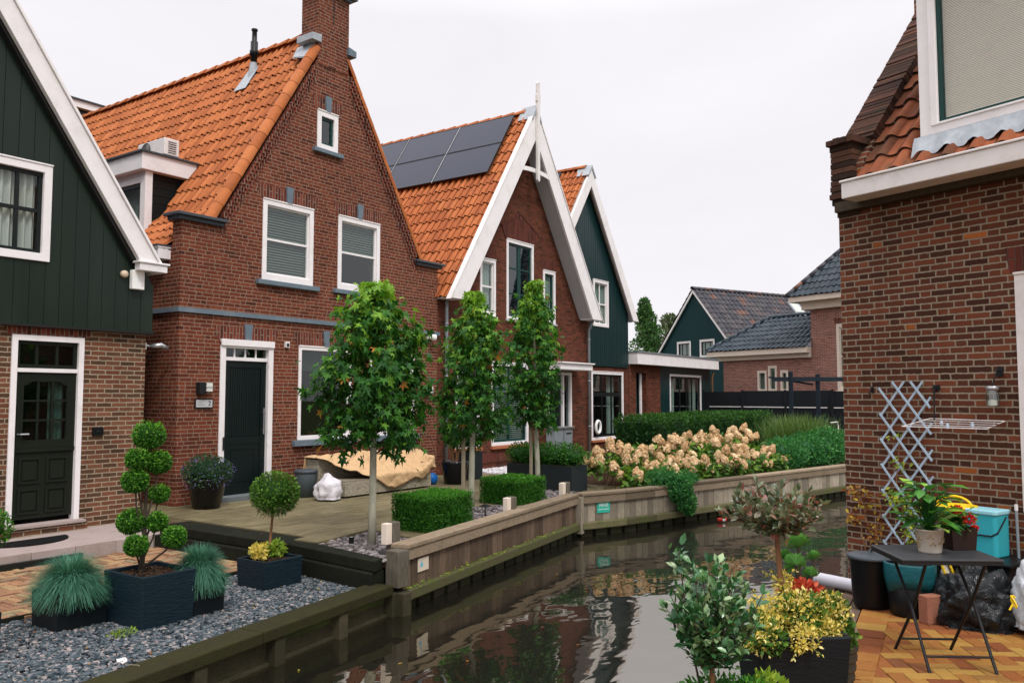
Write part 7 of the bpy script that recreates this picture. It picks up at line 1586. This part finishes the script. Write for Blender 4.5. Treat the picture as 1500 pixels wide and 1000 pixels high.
for k in range(8): mb.lathe([(.105+.004*k+.006*(k % 2), 0), (.108+.004*k+.006*(k % 2), .028)], (c0.x, c0.y, c0.z+.03*k), 22)
mb.build('body', 'trunk_dark', t); mb = MB(); R3 = Vector((RGT[0], RGT[1], 0)); hp = [c0+R3*(.135*math.cos(PI*i/16))+Vector((0, 0, .26+.27*math.sin(PI*i/16))) for i in range(17)]
for ph in (0, 2.1, 4.2): mb.tube([p_+Vector((.007*math.cos(i*1.1+ph), .007*math.sin(i*1.1+ph), .007*math.sin(i*1.1+ph+1))) for i, p_ in enumerate(hp)], .006, 5)
mb.build('handle', 'stake', t)
softbush('basket_plant', 'green leafy plant with small red flowers growing in the wicker basket', 'plant', [((c0.x, c0.y, .12), (.14, .13, .10))], 'leaf_hydrangea', 420, .045, OVAL2)

# small things floating and fallen
for k, (x, y, lab) in enumerate(((-.40, -4.78, 'orange maple leaf fallen on the slabs by the nearer box cube'), (.36, -4.72, 'yellowed maple leaf lying near the canal rail'))):
    mb = MB(); mb.bulk(*leaves(np.array([(x, y, .012)]), np.array([(.1, .1, 1.)]), .07, MAPLE, np.array([.99]))); mb.solo('fallen_leaf', 'leaf_maple', (x, y, .012), lab, 'leaf')
mb = MB(); P = []
for k in range(46):
    D = random.uniform(4.2, 13); x, y, _ = cw(random.uniform(-.30, .34)*D, D, 0)
    if y < -5.6-(.4 if x > 3 else 0) and y > ed(x)+.1: P.append((x, y, -.548))
mb.bulk(*leaves(np.array(P), np.tile((0, 0, 1.), (len(P), 1)), .038, OVAL2)); mb.solo('floating_leaves', 'leaf_autumn', (-2, -7.5, -.548), 'few small yellow leaves floating on the dark canal water', 'leaves', kind='stuff')
c = Vector(cw(1.05*0+(192-750)/1217*5.85, 5.85, -.235)); t = thing('mooring_rope', 'short white knotted rope on the capping beam of the near canal wall', 'rope', tuple(c)); mb = MB()
mb.tube([c+Vector((.028*math.cos(a*.9), .028*math.sin(a*1.3), .012+.022*abs(math.sin(a*.7)))) for a in range(14)], .007, 6); mb.build('knot', 'white_paint', t, smooth=True); mb = MB(); mb.tube([c, c+Vector((.05, -.12, .005)), c+Vector((.05, -.16, -.10)), c+Vector((.04, -.17, -.29))], .003, 5); mb.build('line', 'stake', t)

t = thing('floating_can', 'small red and white can floating on the canal left of the rosy shrub', 'can', (.65, -7.0, -.53)); D = 2.12*1217/178.0; c = Vector(cw((1054-750)/1217*D, D, -.51)); t.location = (c.x, c.y, -.52); ORG[t.name] = (c.x, c.y, -.52)
R3 = Vector((RGT[0], RGT[1], 0)); mb = MB(); mb.tube([c-R3*.08, c-R3*.075, c+R3*.075, c+R3*.08], [.026, .033, .033, .026], 14); mb.build('body', 'coral_red', t, smooth=True); mb = MB(); mb.tube([c+R3*.005, c+R3*.05], .0336, 14, cap=False); mb.build('label_band', 'white_paint', t, smooth=True)

# moss tufts on the timber waler and fallen leaves on the paving
mb = MB(); P = []; p, q = Vector((-.86, -5.285, 0)), Vector((3.97, -4.46, 0)); d, nr, L = seg(p, q)
for k in range(70):
    a = random.random()*L; c = p+d*a+nr*random.uniform(.0, .06)+Vector((0, 0, -.333))
    if random.random() < .5 and a > 1.5 and a < 3.2: c = p+d*(1.5+random.random()*1.2)+nr*random.uniform(.0, .06)+Vector((0, 0, -.333))
    for j in range(random.randint(3, 12)): P.append(c+Vector((random.gauss(0, .03), random.gauss(0, .012), abs(random.gauss(0, .012)))))
mb.bulk(*leaves(np.array(P), RNG.normal(0, .5, (len(P), 3))+np.array([0, 0, 1]), .020, OVAL)); mb.solo('moss', 'leaf_lime', (1.5, -4.85, -.33), 'bright moss tufts growing on the lower beam of the brown plank wall', 'moss', kind='stuff')
mb = MB(); P = []
while len(P) < 60:
    x, y = random.uniform(-1, 5), random.uniform(-4.6, -.3)
    if y > w1y(x)+.25: P.append((x, y, .006))
mb.bulk(*leaves(np.array(P), RNG.normal(0, .15, (len(P), 3))+np.array([0, 0, 1]), .035, MAPLE)); mb.solo('fallen_leaves', 'leaf_autumn', (2, -2.5, 0), 'few small dry leaves scattered over the terrace slabs', 'leaves', kind='stuff')
mb = MB(); P = []
for k in range(50):
    x = random.uniform(-4.6, -1.2); P.append((x, random.uniform(-5.3, -3.6), -.278))
mb.bulk(*leaves(np.array(P), RNG.normal(0, .25, (len(P), 3))+np.array([0, 0, 1]), .026, MAPLE)); mb.solo('fallen_leaves', 'leaf_autumn', (-3, -4.4, -.28), 'few tiny dry leaves lying on the grey gravel', 'leaves', kind='stuff')

vb = bpy.data.objects['variegated_bush']; P = []; A = []; st = MB()
for k in range(46):
    c_, r_ = YB[random.randrange(len(YB))]; dv = Vector((random.gauss(0, 1), random.gauss(0, 1), random.gauss(.5, .7))).normalized(); s0 = Vector(c_)+Vector((dv.x*r_[0], dv.y*r_[1], dv.z*r_[2]))*.7; e0 = s0+dv*random.uniform(.05, .11)+Vector((0, 0, .01)); st.tube([s0, e0], .0018, 4)
    for j in range(12): f_ = j/12; P.append(s0.lerp(e0, f_)+Vector((random.gauss(0, .006), random.gauss(0, .006), random.gauss(0, .006)))); A.append(dv*.5+Vector((random.gauss(0, .7), random.gauss(0, .7), random.gauss(0, .7))))
st.build('sprigs', 'leaf_lime', vb); fol('sprig_leaves', 'leaf_yellow', vb, leaves(np.array(P), RNG.normal(0, .5, (len(P), 3))+np.array([0, 0, .8]), .024, OVAL, None, A=np.array(A)))
# ================================================================== camera, light, render
cam = bpy.data.cameras.new('camera'); co = bpy.data.objects.new('camera', cam); COL.objects.link(co)
cam.sensor_width = 36; cam.lens = 1217/1500*36; cam.clip_end = 2000; cam.clip_start = .05
co.location = CAM; co.rotation_euler = (math.radians(90+3.81), 0, math.radians(-55.13)); scene.camera = co
w = NT('World', True); scene.world = w.m
sky = w.n('ShaderNodeTexSky', sky_type='NISHITA'); sky.sun_disc = False; sky.sun_elevation = math.radians(52); sky.sun_rotation = math.radians(212)
gen = w.coord('Generated'); z = w.xyz(gen)[2]
cl = w.noise(w.mapping(gen, (1, 1, 2.6)), 2.4, 5, .55, .6)
hor = w.ramp(w.math('MAXIMUM', z, 0.0), [(0, (.74,.712,.738)), (.42, (.78,.752,.775)), (.60, (1.35,1.32,1.36)), (1, (2.2,2.15,2.25))])
k = w.math('ADD', .90, w.math('MULTIPLY', cl, .19)); cloud = w.mix(1.0, hor, w.comb(k, k, k), 'MULTIPLY')
b1 = w.n('ShaderNodeBackground'); w.l(cloud, b1.inputs[0]); b1.inputs[1].default_value = .95
b2 = w.n('ShaderNodeBackground'); w.l(sky.outputs[0], b2.inputs[0]); b2.inputs[1].default_value = .008
ad = w.n('ShaderNodeAddShader'); w.l(b1.outputs[0], ad.inputs[0]); w.l(b2.outputs[0], ad.inputs[1])
ow = w.n('ShaderNodeOutputWorld'); w.l(ad.outputs[0], ow.inputs[0])
sun = bpy.data.lights.new('sun', 'SUN'); sun.energy = 1.5; sun.angle = math.radians(12); sun.color = (1, .96, .90); so = bpy.data.objects.new('sun', sun); COL.objects.link(so)
el, az = math.radians(52), math.radians(212)   # direction the light comes from
dv = Vector((math.sin(az)*math.cos(el), math.cos(az)*math.cos(el), math.sin(el))); so.rotation_euler = dv.to_track_quat('Z', 'Y').to_euler(); so.location = (-5, -20, 30)
scene.view_settings.view_transform = 'Standard'; scene.view_settings.look = 'None'; scene.view_settings.exposure = .33; scene.view_settings.gamma = 1
scene.render.engine = 'CYCLES'; scene.cycles.max_bounces = 8; scene.cycles.transparent_max_bounces = 12; scene.cycles.glossy_bounces = 4; scene.cycles.diffuse_bounces = 3
scene.render.resolution_x = 1024; scene.render.resolution_y = 682
